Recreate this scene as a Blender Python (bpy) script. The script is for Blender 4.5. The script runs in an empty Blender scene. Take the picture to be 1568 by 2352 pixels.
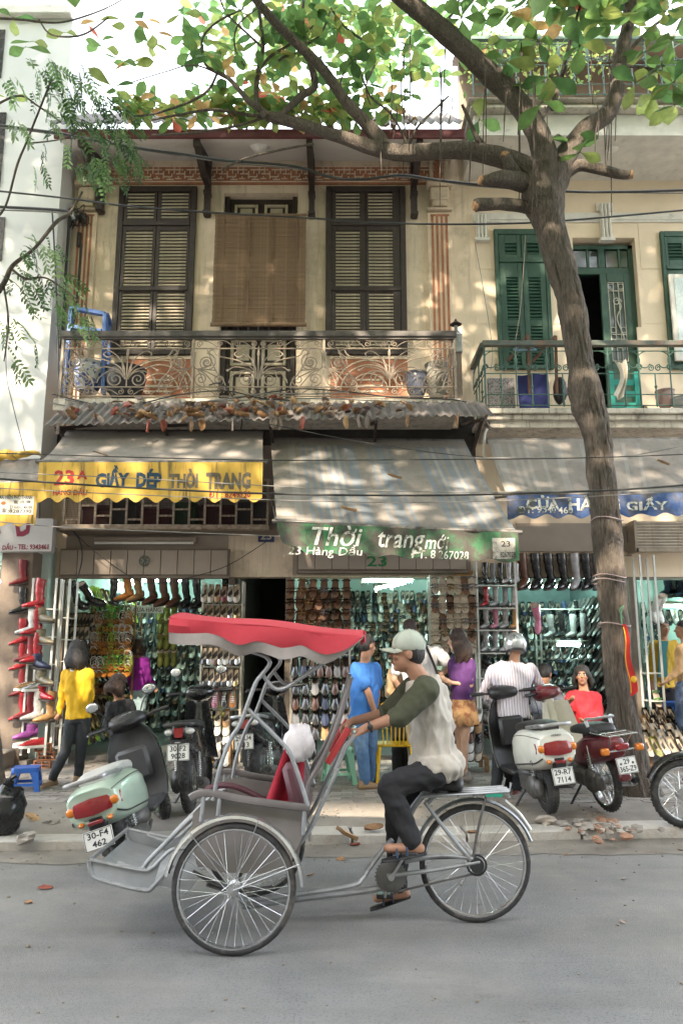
import bpy, bmesh, math, random
from math import sin, cos, tan, pi, radians, sqrt, atan2
from mathutils import Vector as V, Matrix, noise as NZ
random.seed(11)
R = random.Random(5)
sc = bpy.context.scene
# ------------------------------------------------------------------ camera
CAMZ, PITCH, FPX = 1.57, radians(10.5), 1754.0
cam = bpy.data.objects.new('camera', bpy.data.cameras.new('camera'))
sc.collection.objects.link(cam)
cam.data.sensor_fit = 'VERTICAL'; cam.data.sensor_height = 36.0
cam.data.lens = 36.0 * FPX / 2352.0
cam.data.clip_start = 0.05; cam.data.clip_end = 600
cam.location = (0, 0, CAMZ); cam.rotation_euler = (pi/2 + PITCH, 0, 0)
sc.camera = cam
# ------------------------------------------------------------------ world, sun, exposure
SUN_EL, SUN_AZ = radians(38), radians(198)      # azimuth clockwise from +Y (the street front faces -Y)
w = bpy.data.worlds.new('World'); sc.world = w; w.use_nodes = True
nt = w.node_tree; bg = nt.nodes['Background']
sky = nt.nodes.new('ShaderNodeTexSky'); sky.sky_type = 'NISHITA'; sky.sun_disc = False
sky.sun_elevation = SUN_EL; sky.sun_rotation = SUN_AZ
sky.air_density = 1.0; sky.dust_density = 3.0; sky.ozone_density = 1.0
hz = nt.nodes.new('ShaderNodeMix'); hz.data_type = 'RGBA'; hz.blend_type = 'ADD'; hz.inputs[0].default_value = 1.0
nt.links.new(sky.outputs[0], hz.inputs[6]); hz.inputs[7].default_value = (6.6, 6.7, 6.8, 1)      # thin bright white haze over the whole sky
nt.links.new(hz.outputs[2], bg.inputs[0]); bg.inputs[1].default_value = 0.11
sd = bpy.data.lights.new('sun', 'SUN'); sd.energy = 3.6; sd.angle = radians(1.4); sd.color = (1.0, 0.86, 0.68)
sun = bpy.data.objects.new('sun', sd); sc.collection.objects.link(sun)
_d = V((sin(SUN_AZ)*cos(SUN_EL), cos(SUN_AZ)*cos(SUN_EL), sin(SUN_EL)))
sun.rotation_euler = _d.to_track_quat('Z', 'Y').to_euler()
sc.view_settings.view_transform = 'Standard'; sc.view_settings.look = 'None'
sc.view_settings.exposure = 2.52; sc.view_settings.gamma = 1.0
sc.view_settings.use_curve_mapping = False
sc.cycles.max_bounces = 6; sc.cycles.diffuse_bounces = 4; sc.cycles.glossy_bounces = 3; sc.cycles.transmission_bounces = 4
sc.cycles.transparent_max_bounces = 6
sc.cycles.sample_clamp_indirect = 6.0
sc.cycles.use_denoising = True

# ------------------------------------------------------------------ picture -> place
def ray(x, y):
    u, v = (x-784.0)/FPX, (1176.0-y)/FPX
    return V((u, cos(PITCH)-v*sin(PITCH), sin(PITCH)+v*cos(PITCH)))
def P(x, y, Y):
    r = ray(x, y); k = Y/r.y
    return V((r.x*k, Y, CAMZ+r.z*k))
def G(x, y, z=0.0):
    r = ray(x, y); k = (z-CAMZ)/r.z
    return V((r.x*k, r.y*k, z))
def S(Y):                                        # metres per (1568-wide) pixel near eye level at depth Y
    return Y/FPX*0.983
def rect(x0, y0, x1, y1, Y):                     # picture rectangle -> X0, X1, Z0, Z1 on the plane at Y
    a = (P(x0, y0, Y).x+P(x0, y1, Y).x)/2; b = (P(x1, y0, Y).x+P(x1, y1, Y).x)/2
    xm = (x0+x1)/2
    return a, b, P(xm, y1, Y).z, P(xm, y0, Y).z

# ------------------------------------------------------------------ mesh builder
def frame(d):
    d = d.normalized(); u = V((0, 0, 1)) if abs(d.z) < 0.9 else V((1, 0, 0))
    a = d.cross(u).normalized(); return a, a.cross(d).normalized()
class MB:
    def __init__(s): s.v = []; s.f = []; s.mi = []; s.m = 0
    def add(s, vs, fs):
        o = len(s.v); s.v += [tuple(p) for p in vs]
        for f in fs: s.f.append([i+o for i in f]); s.mi.append(s.m)
        return s
    def box(s, c, d, rot=None, b=0):
        c = V(c); hx, hy, hz = d[0]/2, d[1]/2, d[2]/2
        if b <= 0:
            vs = [V((x, y, z)) for x in (-hx, hx) for y in (-hy, hy) for z in (-hz, hz)]
            fs = [(0,1,3,2),(4,6,7,5),(0,4,5,1),(2,3,7,6),(0,2,6,4),(1,5,7,3)]
        else:
            b = min(b, hx*.9, hy*.9, hz*.9); vs = []; idx = {}
            for sx in (-1, 1):
                for sy in (-1, 1):
                    for sz in (-1, 1):
                        for a in range(3):
                            q = [sx*(hx-b), sy*(hy-b), sz*(hz-b)]; q[a] += (sx, sy, sz)[a]*b
                            idx[(sx, sy, sz, a)] = len(vs); vs.append(V(q))
            fs = []
            I = lambda *k: idx[k]
            for a in range(3):
                o1, o2 = [(1,2),(2,0),(0,1)][a]
                for sg in (-1, 1):
                    ring = []
                    for (p, q) in ((-1,-1),(1,-1),(1,1),(-1,1)):
                        k = [0,0,0]; k[a] = sg; k[o1] = p; k[o2] = q; ring.append(idx[(k[0],k[1],k[2],a)])
                    fs.append(ring if sg > 0 else ring[::-1])
            for a in range(3):
                o1, o2 = [(1,2),(2,0),(0,1)][a]
                for p in (-1, 1):
                    for q in (-1, 1):
                        k0 = [0,0,0]; k0[o1] = p; k0[o2] = q; k1 = k0[:]; k0[a] = -1; k1[a] = 1
                        r = [idx[(*k0, o1)], idx[(*k1, o1)], idx[(*k1, o2)], idx[(*k0, o2)]]
                        fs.append(r if p*q < 0 else r[::-1])
            for sx in (-1, 1):
                for sy in (-1, 1):
                    for sz in (-1, 1):
                        r = [idx[(sx,sy,sz,0)], idx[(sx,sy,sz,1)], idx[(sx,sy,sz,2)]]
                        fs.append(r if sx*sy*sz > 0 else r[::-1])
        if rot is not None: vs = [rot @ q for q in vs]
        return s.add([q+c for q in vs], fs)
    def bb(s, x0, x1, y0, y1, z0, z1, b=0):
        return s.box(((x0+x1)/2, (y0+y1)/2, (z0+z1)/2), (abs(x1-x0), abs(y1-y0), abs(z1-z0)), b=b)
    def tube(s, pts, r, n=6, caps=True, closed=False, sq=1.0):
        pts = [V(p) for p in pts]; N = len(pts)
        if N < 2: return s
        rs = r if isinstance(r, (list, tuple)) else [r]*N
        def tg(i):
            if closed: return (pts[(i+1) % N]-pts[i-1])
            return pts[min(i+1, N-1)]-pts[max(i-1, 0)]
        a, b = frame(tg(0)); o = len(s.v); vs = []
        for i in range(N):
            t = tg(i).normalized()
            a = (a-t*a.dot(t))
            a = a.normalized() if a.length > 1e-6 else frame(t)[0]
            b = t.cross(a)
            for k in range(n):
                q = 2*pi*k/n; vs.append(pts[i]+a*(cos(q)*rs[i])+b*(sin(q)*rs[i]*sq))
        fs = []
        for i in range(N if closed else N-1):
            j = (i+1) % N
            for k in range(n):
                l = (k+1) % n; fs.append((i*n+k, i*n+l, j*n+l, j*n+k))
        if caps and not closed:
            fs.append(tuple(range(n))[::-1]); fs.append(tuple((N-1)*n+k for k in range(n)))
        return s.add(vs, fs)
    def bar(s, a, b, w, h=None, up=None):       # rectangular bar from a to b
        a, b = V(a), V(b); h = h or w; d = b-a
        if up is None: p, q = frame(d)
        else:
            q = (V(up)-d.normalized()*V(up).dot(d.normalized())).normalized(); p = d.normalized().cross(q)
        vs = []
        for e in (a, b):
            for (i, j) in ((-1,-1),(1,-1),(1,1),(-1,1)): vs.append(e+p*(i*w/2)+q*(j*h/2))
        return s.add(vs, [(3,2,1,0),(4,5,6,7),(0,1,5,4),(1,2,6,5),(2,3,7,6),(3,0,4,7)])
    def lathe(s, prof, n=16, M=None, ang=2*pi):
        M = M or Matrix.Identity(4); full = abs(ang-2*pi) < 1e-6
        vs = []; c = n if full else n+1
        for (r, z) in prof:
            for k in range(c):
                q = ang*k/n; vs.append(M @ V((r*cos(q), r*sin(q), z)))
        fs = []
        for i in range(len(prof)-1):
            for k in range(n):
                l = (k+1) % c; fs.append((i*c+k, i*c+l, (i+1)*c+l, (i+1)*c+k))
        return s.add(vs, fs)
    def ell(s, c, r, n=12, m=8, rot=None):
        c = V(c); vs = []
        for i in range(1, m):
            th = pi*i/m
            for k in range(n):
                q = 2*pi*k/n; vs.append(V((r[0]*sin(th)*cos(q), r[1]*sin(th)*sin(q), -r[2]*cos(th))))
        vs.append(V((0,0,-r[2]))); vs.append(V((0,0,r[2])))
        if rot is not None: vs = [rot @ q for q in vs]
        fs = []
        for i in range(m-2):
            for k in range(n):
                l = (k+1) % n; fs.append((i*n+k, i*n+l, (i+1)*n+l, (i+1)*n+k))
        t, u = len(vs)-2, len(vs)-1
        for k in range(n):
            l = (k+1) % n; fs.append((t, l, k)); fs.append((u, (m-2)*n+k, (m-2)*n+l))
        return s.add([q+c for q in vs], fs)
    def cap(s, a, b, r0, r1, n=12):              # capsule limb
        a, b = V(a), V(b); d = b-a; L = d.length
        if L < 1e-6: return s.ell(a, (r0, r0, r0))
        t = d.normalized(); pts = []; rs = []
        for q in (-.99, -.8, -.45, 0): pts.append(a+t*(r0*q)); rs.append(r0*sqrt(1-q*q))
        for q in (.25, .5, .75): pts.append(a+d*q); rs.append(r0+(r1-r0)*q)
        for q in (0, .45, .8, .99): pts.append(b+t*(r1*q)); rs.append(r1*sqrt(1-q*q))
        return s.tube(pts, rs, n)
    def ext(s, poly, vec):                       # extruded polygon
        poly = [V(p) for p in poly]; vec = V(vec); n = len(poly)
        return s.add(poly+[p+vec for p in poly], [tuple(range(n))[::-1], tuple(range(n, 2*n))]+[(k, (k+1) % n, n+(k+1) % n, n+k) for k in range(n)])
    def loft(s, rings, caps=True, closed=True):
        n = len(rings[0]); vs = [p for r in rings for p in r]; fs = []
        for i in range(len(rings)-1):
            for k in range(n if closed else n-1):
                l = (k+1) % n; fs.append((i*n+k, i*n+l, (i+1)*n+l, (i+1)*n+k))
        if caps and closed:
            fs.append(tuple(range(n))[::-1]); fs.append(tuple((len(rings)-1)*n+k for k in range(n)))
        return s.add(vs, fs)
    def sheet(s, fn, nu, nv, th=None):           # fn(u,v)->V ; th: offset vector for thickness
        vs = [V(fn(i/nu, j/nv)) for j in range(nv+1) for i in range(nu+1)]; w_ = nu+1
        q = [(j*w_+i, j*w_+i+1, (j+1)*w_+i+1, (j+1)*w_+i) for j in range(nv) for i in range(nu)]
        if th is None: return s.add(vs, q)
        th = V(th); n = len(vs); fs = q+[tuple(i+n for i in f[::-1]) for f in q]
        edge = [i for i in range(w_)]+[j*w_+nu for j in range(1, nv+1)]+[nv*w_+i for i in range(nu-1, -1, -1)]+[j*w_ for j in range(nv-1, 0, -1)]
        for k in range(len(edge)):
            a, b = edge[k], edge[(k+1) % len(edge)]; fs.append((b, a, a+n, b+n))
        return s.add(vs+[p+th for p in vs], fs)
    def mesh(s, name, mats, org=(0,0,0), smooth=40):
        me = bpy.data.meshes.new(name); o = V(org)
        me.from_pydata([(p[0]-o.x, p[1]-o.y, p[2]-o.z) for p in s.v], [], s.f)
        if not isinstance(mats, (list, tuple)): mats = [mats]
        for m in mats: me.materials.append(m)
        if len(mats) > 1: me.polygons.foreach_set('material_index', s.mi)
        if smooth:
            me.polygons.foreach_set('use_smooth', [True]*len(me.polygons)); me.set_sharp_from_angle(angle=radians(smooth))
        me.update(); return me
ORG = {}
def link(o, parent=None):
    sc.collection.objects.link(o)
    if parent is not None: o.parent = parent
    return o
def org(p):
    return V(ORG.get(p.name, (0,0,0))) if p is not None else V((0,0,0))
def obj(name, mb, mats, parent=None, smooth=40, local=False):
    og = V((0,0,0)) if local or parent is None else org(parent)
    o = bpy.data.objects.new(name, mb.mesh(name, mats, og, smooth)); link(o, parent)
    ORG[o.name] = tuple(og); return o
def tag(o, label, cat, group=None):
    o['label'] = label; o['category'] = cat
    if group: o['group'] = group
    return o
def struct(name, mb, mats, smooth=40, kind='structure'):
    o = obj(name, mb, mats, None, smooth); o['kind'] = kind; return o
def thing(name, label, cat, loc=(0,0,0), group=None, rz=0):
    o = bpy.data.objects.new(name, None); link(o); o.location = V(loc); o.rotation_euler = (0, 0, rz); o.empty_display_size = .1
    ORG[o.name] = tuple(loc); return tag(o, label, cat, group)
def one(name, label, cat, mb, mats, group=None, smooth=40, loc=None):   # a thing that is one mesh, origin at its base
    if loc is None and mb.v:
        xs, ys, zs = zip(*mb.v); loc = ((min(xs)+max(xs))/2, (min(ys)+max(ys))/2, min(zs))
    o = bpy.data.objects.new(name, mb.mesh(name, mats, loc, smooth)); link(o); o.location = loc; ORG[o.name] = tuple(loc)
    return tag(o, label, cat, group)
def inst(name, me, parent, loc=(0,0,0), rot=None, scale=None):           # a piece sharing mesh data
    o = bpy.data.objects.new(name, me); link(o, parent); o.location = V(loc)
    if rot is not None: o.rotation_euler = rot
    if scale is not None: o.scale = scale
    return o
def kids(o, _c={}): return [c for c in sc.collection.objects if c.parent == o]
def dup(root, tree, label, loc, rz=0, group=None):                       # tree: [(part, [subparts])]
    r = root.copy(); link(r); r.location = loc; r.rotation_euler = (0, 0, rz); r['label'] = label
    if group: r['group'] = group
    for p, subs in tree:
        c = p.copy(); link(c, r)
        for q in subs: d = q.copy(); link(d, c)
    return r
def bez(pts, n=8):                                # Catmull-Rom through points
    pts = [V(p) for p in pts]; out = []
    for i in range(len(pts)-1):
        p0 = pts[max(i-1, 0)]; p1 = pts[i]; p2 = pts[i+1]; p3 = pts[min(i+2, len(pts)-1)]
        for k in range(n):
            t = k/n; out.append(.5*((2*p1)+(p2-p0)*t+(2*p0-5*p1+4*p2-p3)*t*t+(3*p1-p0-3*p2+p3)*t**3))
    out.append(pts[-1]); return out
def lerp(a, b, t): return a+(b-a)*t
# ------------------------------------------------------------------ materials
def M(name, c, rough=.7, metal=0, var=.12, sc_=6, bump=0, bs=40, dirt=None, spec=None, coat=0, emit=None, es=0, alpha=1, trans=0, sub=0, c2=None, c2s=3, c2t=(.45,.6), streak=None, stretch=None, rnd=0):
    m = bpy.data.materials.new(name); m.use_nodes = True; t = m.node_tree; N = t.nodes; L = t.links
    b = N['Principled BSDF']; b.inputs['Roughness'].default_value = rough; b.inputs['Metallic'].default_value = metal
    if spec is not None: b.inputs['Specular IOR Level'].default_value = spec
    if coat: b.inputs['Coat Weight'].default_value = coat; b.inputs['Coat Roughness'].default_value = .08
    if trans: b.inputs['Transmission Weight'].default_value = trans
    if alpha < 1: b.inputs['Alpha'].default_value = alpha
    if emit: b.inputs['Emission Color'].default_value = (*emit, 1); b.inputs['Emission Strength'].default_value = es
    tc = N.new('ShaderNodeTexCoord'); vec = tc.outputs['Object']
    if stretch:
        mp = N.new('ShaderNodeMapping'); mp.inputs['Scale'].default_value = stretch; L.new(vec, mp.inputs[0]); vec2 = mp.outputs[0]
    else: vec2 = vec
    def noise(s_, det=4, v=None, ro=.6):
        n = N.new('ShaderNodeTexNoise'); n.inputs['Scale'].default_value = s_; n.inputs['Detail'].default_value = det; n.inputs['Roughness'].default_value = ro
        L.new(v or vec, n.inputs['Vector']); return n.outputs['Fac']
    def ramp(f, a, b_, ca=(0,0,0,1), cb=(1,1,1,1)):
        r = N.new('ShaderNodeValToRGB'); r.color_ramp.elements[0].position = a; r.color_ramp.elements[1].position = b_
        r.color_ramp.elements[0].color = ca; r.color_ramp.elements[1].color = cb; L.new(f, r.inputs[0]); return r.outputs[0]
    def mix(f, a, b_, mode='MIX'):
        x = N.new('ShaderNodeMix'); x.data_type = 'RGBA'; x.blend_type = mode
        for i, q in ((0, f), (6, a), (7, b_)):
            if isinstance(q, (int, float)): x.inputs[i].default_value = q
            elif isinstance(q, tuple): x.inputs[i].default_value = (*q[:3], 1)
            else: L.new(q, x.inputs[i])
        return x.outputs[2]
    col = tuple(c)
    if c2 is not None: col = mix(ramp(noise(c2s, 5, vec2), *c2t), col, tuple(c2))
    if var:
        lo = 1-var*1.6; f = ramp(noise(sc_, 5, vec2), .3, .72, (lo, lo, lo, 1), (1+var*.4,)*3+(1,))
        col = mix(1.0, col, f, 'MULTIPLY')
    if dirt:                                       # (colour, scale, from, to)
        col = mix(ramp(noise(dirt[1], 8, vec2, .7), dirt[2], dirt[3]), col, tuple(dirt[0]))
    if streak:                                     # rain streaks running down: (colour, from, to)
        mp = N.new('ShaderNodeMapping'); mp.inputs['Scale'].default_value = (9, 9, .55); L.new(vec, mp.inputs[0])
        col = mix(ramp(noise(1.6, 6, mp.outputs[0], .65), streak[1], streak[2]), col, tuple(streak[0]))
    if rnd:
        oi = N.new('ShaderNodeObjectInfo'); h = N.new('ShaderNodeHueSaturation')
        mr = N.new('ShaderNodeMapRange'); mr.inputs[3].default_value = 1-rnd; mr.inputs[4].default_value = 1+rnd
        L.new(oi.outputs['Random'], mr.inputs[0]); L.new(mr.outputs[0], h.inputs['Value'])
        if isinstance(col, tuple): h.inputs['Color'].default_value = (*col, 1)
        else: L.new(col, h.inputs['Color'])
        col = h.outputs[0]
    if isinstance(col, tuple): b.inputs['Base Color'].default_value = (*col, 1)
    else: L.new(col, b.inputs['Base Color'])
    if rough < .95 and not metal and trans == 0:
        mr = N.new('ShaderNodeMapRange'); mr.inputs[3].default_value = max(rough-.12, 0.02); mr.inputs[4].default_value = min(rough+.15, 1)
        L.new(noise(sc_*2.3, 4), mr.inputs[0]); L.new(mr.outputs[0], b.inputs['Roughness'])
    if bump:
        bn = N.new('ShaderNodeBump'); bn.inputs['Strength'].default_value = bump; bn.inputs['Distance'].default_value = .02
        L.new(noise(bs, 6, vec2, .65), bn.inputs['Height']); L.new(bn.outputs[0], b.inputs['Normal'])
    return m
# text -----------------------------------------------------------
def text_mesh(s, size=1.0, bold=0, shear=0, xs=1.0, ext=.002, sp=1.0):
    cu = bpy.data.curves.new('lettering', 'FONT'); cu.body = s; cu.size = size; cu.align_x = 'CENTER'; cu.align_y = 'CENTER'
    cu.extrude = ext; cu.offset = bold*size; cu.shear = shear; cu.space_character = sp; cu.resolution_u = 2
    o = bpy.data.objects.new('lettering', cu); sc.collection.objects.link(o)
    me = bpy.data.meshes.new_from_object(o)
    bpy.data.objects.remove(o); bpy.data.curves.remove(cu)
    if xs != 1.0:
        for q in me.vertices: q.co.x *= xs
    return me
def lettering(s, height, mat, parent, fn=None, loc=(0,0,0), rot=None, width=None, bold=0, shear=0, ext=.0015, sp=1.0, name='lettering'):
    """Text fitted to height (and width); fn(x, y, z) maps flat text space to the world, else it stands upright facing -Y at loc."""
    me = text_mesh(s, 1.0, bold, shear, 1.0, ext/height if height else ext, sp)
    xs = [q.co.x for q in me.vertices] or [0, 1]; ys = [q.co.y for q in me.vertices] or [0, 1]
    cx, cy = (min(xs)+max(xs))/2, (min(ys)+max(ys))/2
    ky = height/max(max(ys)-min(ys), 1e-6); kx = width/max(max(xs)-min(xs), 1e-6) if width else ky
    og = org(parent); loc = V(loc)
    for q in me.vertices:
        x, y, z = (q.co.x-cx)*kx, (q.co.y-cy)*ky, q.co.z*ky
        if fn: p = V(fn(x, y, z))-og
        else:
            p = V((x, -z, y))
            if rot is not None: p = rot @ p
            p = p+loc-og
        q.co = p
    me.materials.clear(); me.materials.append(mat)
    o = bpy.data.objects.new(name, me); link(o, parent); ORG[o.name] = tuple(og); return o
# ================================================================== materials of the setting
F = 10.8
m_cream = M('cream_plaster', (.77,.625,.465), .85, var=.14, sc_=1.3, bump=.2, bs=30, dirt=((.33,.26,.18), 2.2, .52, .82), streak=((.36,.28,.19), .54, .8))
m_cream2 = M('pale_yellow_plaster', (.76,.615,.45), .85, var=.1, sc_=1.1, bump=.12, bs=30, streak=((.44,.36,.26), .62, .9))
m_trimw = M('white_lime_trim', (.68,.64,.57), .8, var=.12, sc_=5, bump=.2, dirt=((.25,.22,.18), 4, .58, .8))
m_stain = M('stained_concrete', (.62,.56,.47), .85, var=.2, sc_=4, bump=.4, dirt=((.12,.09,.07), 5, .52, .75), streak=((.13,.09,.07), .55, .72))
m_white = M('white_wall_paint', (.66,.655,.63), .8, var=.05, sc_=1, bump=.08, streak=((.6,.57,.5), .66, .95))
m_rust = M('terracotta_paint', (.42,.17,.09), .8, var=.22, sc_=6, bump=.25, dirt=((.5,.34,.22), 9, .58, .8))
m_brown = M('dark_brown_paint', (.045,.030,.026), .5, var=.25, sc_=12, dirt=((.12,.09,.07), 9, .6, .85))
m_slat = M('weathered_slat', (.52,.44,.33), .6, var=.2, sc_=14, dirt=((.13,.1,.08), 11, .58, .8), rnd=.12)
m_green = M('green_shutter_paint', (.03,.078,.052), .45, var=.2, sc_=9, dirt=((.10,.14,.10), 8, .6, .85))
m_greenslat = M('green_slat_paint', (.05,.115,.08), .45, var=.2, sc_=9, rnd=.1)
m_black = M('black_void', (.012,.011,.011), .9, var=0)
m_soffit = M('soffit_plaster', (.72,.68,.63), .85, var=.1, sc_=1.2, bump=.1, dirt=((.42,.36,.3), 1.5, .55, .85))
m_maroon = M('maroon_fascia', (.13,.022,.03), .6, var=.25, sc_=7)
m_roof = M('fibre_cement_sheet', (.17,.15,.143), .9, var=.25, sc_=4, bump=.3, dirt=((.17,.13,.1), 3, .55, .8))
m_ground = M('plain_earth', (.22,.2,.18), .95)
m_asphalt = M('worn_asphalt', (.208,.204,.200), .95, var=.2, sc_=1.0, bump=.7, bs=150, dirt=((.255,.238,.21), .7, .42, .75), c2=(.145,.143,.142), c2s=70, c2t=(.5,.62))
_t = m_asphalt.node_tree; _b = _t.nodes['Principled BSDF']; _s = _b.inputs['Base Color'].links[0].from_socket; _c = _t.nodes.new('ShaderNodeTexCoord')
for _sc, _mp, _lo, _a, _z in ((1.1, (.16, 1.5, 1), .84, .45, .62), (.55, (1, 1.3, 1), .72, .60, .66), (1.9, (.7, 1, 1), 1.12, .58, .72)):   # tyre-worn bands, old oil stains, dusty patches
    _m = _t.nodes.new('ShaderNodeMapping'); _m.inputs['Scale'].default_value = _mp; _n = _t.nodes.new('ShaderNodeTexNoise'); _n.inputs['Scale'].default_value = _sc; _n.inputs['Detail'].default_value = 7; _n.inputs['Roughness'].default_value = .62
    _r = _t.nodes.new('ShaderNodeValToRGB'); _r.color_ramp.elements[0].position = _a; _r.color_ramp.elements[1].position = _z; _r.color_ramp.elements[0].color = (1, 1, 1, 1); _r.color_ramp.elements[1].color = (_lo, _lo, _lo*.99, 1)
    _x = _t.nodes.new('ShaderNodeMix'); _x.data_type = 'RGBA'; _x.blend_type = 'MULTIPLY'; _x.inputs[0].default_value = 1
    _t.links.new(_c.outputs['Object'], _m.inputs[0]); _t.links.new(_m.outputs[0], _n.inputs['Vector']); _t.links.new(_n.outputs['Fac'], _r.inputs[0]); _t.links.new(_s, _x.inputs[6]); _t.links.new(_r.outputs[0], _x.inputs[7]); _s = _x.outputs[2]
_t.links.new(_s, _b.inputs['Base Color'])
m_dirt = M('dusty_gutter', (.23,.205,.175), .95, var=.22, sc_=3, bump=.5, bs=120, dirt=((.15,.12,.095), 2.2, .5, .75))
m_kerb = M('kerb_concrete', (.44,.41,.37), .9, var=.18, sc_=5, bump=.4, bs=70, rnd=.12, dirt=((.2,.16,.12), 5, .56, .8))
m_apron = M('pavement_cement', (.27,.24,.21), .9, var=.2, sc_=2.4, bump=.4, bs=60, dirt=((.17,.14,.11), 1.8, .5, .8))
m_paver = M('cement_paver', (.29,.26,.235), .9, var=.15, sc_=9, bump=.35, rnd=.22, dirt=((.15,.125,.1), 3, .55, .8))
m_shopw = M('shop_cream_board', (.34,.28,.225), .7, var=.12, sc_=2, bump=.05, rnd=.05, dirt=((.28,.22,.17), 3, .55, .85))
m_pier = M('dirty_pier_plaster', (.23,.18,.14), .85, var=.22, sc_=2.5, bump=.3, dirt=((.14,.11,.09), 3, .5, .8))
m_int = M('shop_wall_tint', (.55,.66,.61), .7, var=.1, sc_=2)
m_intfl = M('shop_floor_tile', (.16,.15,.14), .4, var=.15, sc_=4)
m_metalg = M('grille_paint', (.36,.28,.20), .6, var=.3, sc_=14, dirt=((.12,.06,.035), 12, .5, .7))
m_mesh = M('dark_wire_mesh', (.03,.026,.024), .7, var=.2)
# ================================================================== ground, road, kerb, pavement
g = MB(); g.bb(-140, 140, -60, 200, -.3, -.012); struct('ground', g, m_ground)
KS = .08
def ky(x): return 6.78+KS*x
rd = MB()
rd.sheet(lambda u, v: V((lerp(-60, 60, u), lerp(-3.2, ky(lerp(-60, 60, u))+.02, v), 0)), 2, 40)
struct('road', rd, m_asphalt)
gt = MB()
def gut(u, v):
    x = lerp(-8, 8, u); n = NZ.noise(V((x*1.3, 2, 1)))*.12+NZ.noise(V((x*4, 7, 1)))*.05
    return V((x, ky(x)-.002-(1-v)*(.42+n+.2*max(0, (x-1.0)*.3)), .004))
gt.sheet(gut, 160, 2); struct('gutter_dirt', gt, m_dirt)
kb = thing('kerb', 'row of low grey concrete kerb stones along the road edge', 'kerb', (0, 6.8, 0)); kb['kind'] = 'structure'; del kb['category']
x = -8.0; kr = random.Random(3)
while x < 8:
    L = kr.uniform(.62, 1.15); b = MB(); dz = kr.uniform(-.012, .012); dy = kr.uniform(-.012, .012)
    b.box((0, 0, 0), (L-.018, .26, .2), b=.012)
    o = obj('kerb_stone', b, m_kerb, kb, local=True); xm = x+L/2
    o.location = (xm, ky(xm)+.13+dy-6.8, -.015+dz); o.rotation_euler = (kr.uniform(-.03, .03), kr.uniform(-.012, .012), math.atan(KS)+kr.uniform(-.012, .012)); x += L
ap = MB()
def apr(u, v):
    x = lerp(-8, 8, u); y0 = ky(x)+.25; y1 = 7.85
    y = lerp(y0, y1, v); z = lerp(.07, .148, min(1, v*1.15)**.8)
    z += NZ.noise(V((x*1.7, y*2.2, 0)))*.014+NZ.noise(V((x*6, y*6, 4)))*.006
    return V((x, y, min(z, .15)))
ap.sheet(apr, 200, 16); struct('pavement_apron', ap, m_apron)
pv = thing('pavement', 'grey pavement of interlocking zigzag cement pavers', 'pavement', (0, 8, .15)); pv['kind'] = 'structure'; del pv['category']
b = MB(); b.bb(-8, 8, 7.8, 14.6, .02, .135); obj('bedding', b, m_apron, pv)
pl, pw = .235, .118
zz = [(-pl/2, -pw/2), (-pl/4, -pw/2-.014), (0, -pw/2), (pl/4, -pw/2+.014), (pl/2, -pw/2), (pl/2, pw/2), (pl/4, pw/2+.014), (0, pw/2), (-pl/4, pw/2-.014), (-pl/2, pw/2)]
zq = [(x*.965, y*.93) for x, y in zz]
pm = MB(); pm.ext([(x, y, 0) for x, y in zq], (0, 0, .02)); pme = pm.mesh('paver', m_paver)
spots = []
for j in range(26):
    for i in range(-34, 35):
        x = i*pl+(j % 2)*pl/2; y = 7.86+j*pw
        if abs(x) < 7.6: spots.append((x, y, j))
vis = sorted(spots, key=lambda q: (0 if (-3.4 < q[0] < -2.2 or -.7 < q[0] < 3.7) else 1, q[1]))
rest = MB(); prn = random.Random(8)
for k, (x, y, j) in enumerate(vis):
    dz = prn.uniform(-.004, .003); rz = prn.uniform(-.02, .02)
    if k < 300: inst('paver', pme, pv, (x, y-8, -.018+dz), (prn.uniform(-.01, .01), prn.uniform(-.01, .01), rz))
    else: rest.ext([(x+a, y+c, .132+dz) for a, c in zq], (0, 0, .02))
o = obj('farther_pavers', rest, m_paver, pv); o['kind'] = 'stuff'
# ================================================================== house walls
def wallbox(mb, x0, y0, x1, y1, Yf, th=.25):
    a, b_, z0, z1 = rect(x0, y0, x1, y1, Yf); mb.bb(a, b_, Yf, Yf+th, z0, z1)
ZB = P(784, 1325, F).z                              # shop lintel
ZF = P(784, 930, F).z                               # balcony floor level
ZT = P(784, 372, F).z                               # wall top under the eave
def X(px, y=1100, Y=F): return P(px, y, Y).x
house = thing('old_shop_house', 'old cream two-storey shop house with brown louvred shutters and iron balcony', 'house', (X(600), F, .15))
xl, xr = X(128, 700), X(1083, 700)
dx0, dx1 = X(508, 650), X(682, 650); zd = P(600, 443, F).z
b = MB(); b.bb(xl, dx0, F, F+.25, ZB, ZT+.4); b.bb(dx1, xr, F, F+.25, ZB, ZT+.4); b.bb(dx0, dx1, F, F+.25, zd, ZT+.4); b.bb(dx0, dx1, F, F+.25, ZB, ZF)
b.bb(xl, xr, F+.3, F+.32, ZF-.05, ZT)
obj('wall', b, m_cream, house)
b = MB(); b.bb(xl+.02, xr-.02, F-.012, F-.001, P(600,1145,F).z, ZF-.18); obj('painted_shade_band', b, M('painted_shade_plaster', (.045,.038,.033), .95, var=.4, sc_=2, dirt=((.10,.08,.07), 3, .55, .8)), house)  # near-black colour paints in the shade of the recess under the awning roof
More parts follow.
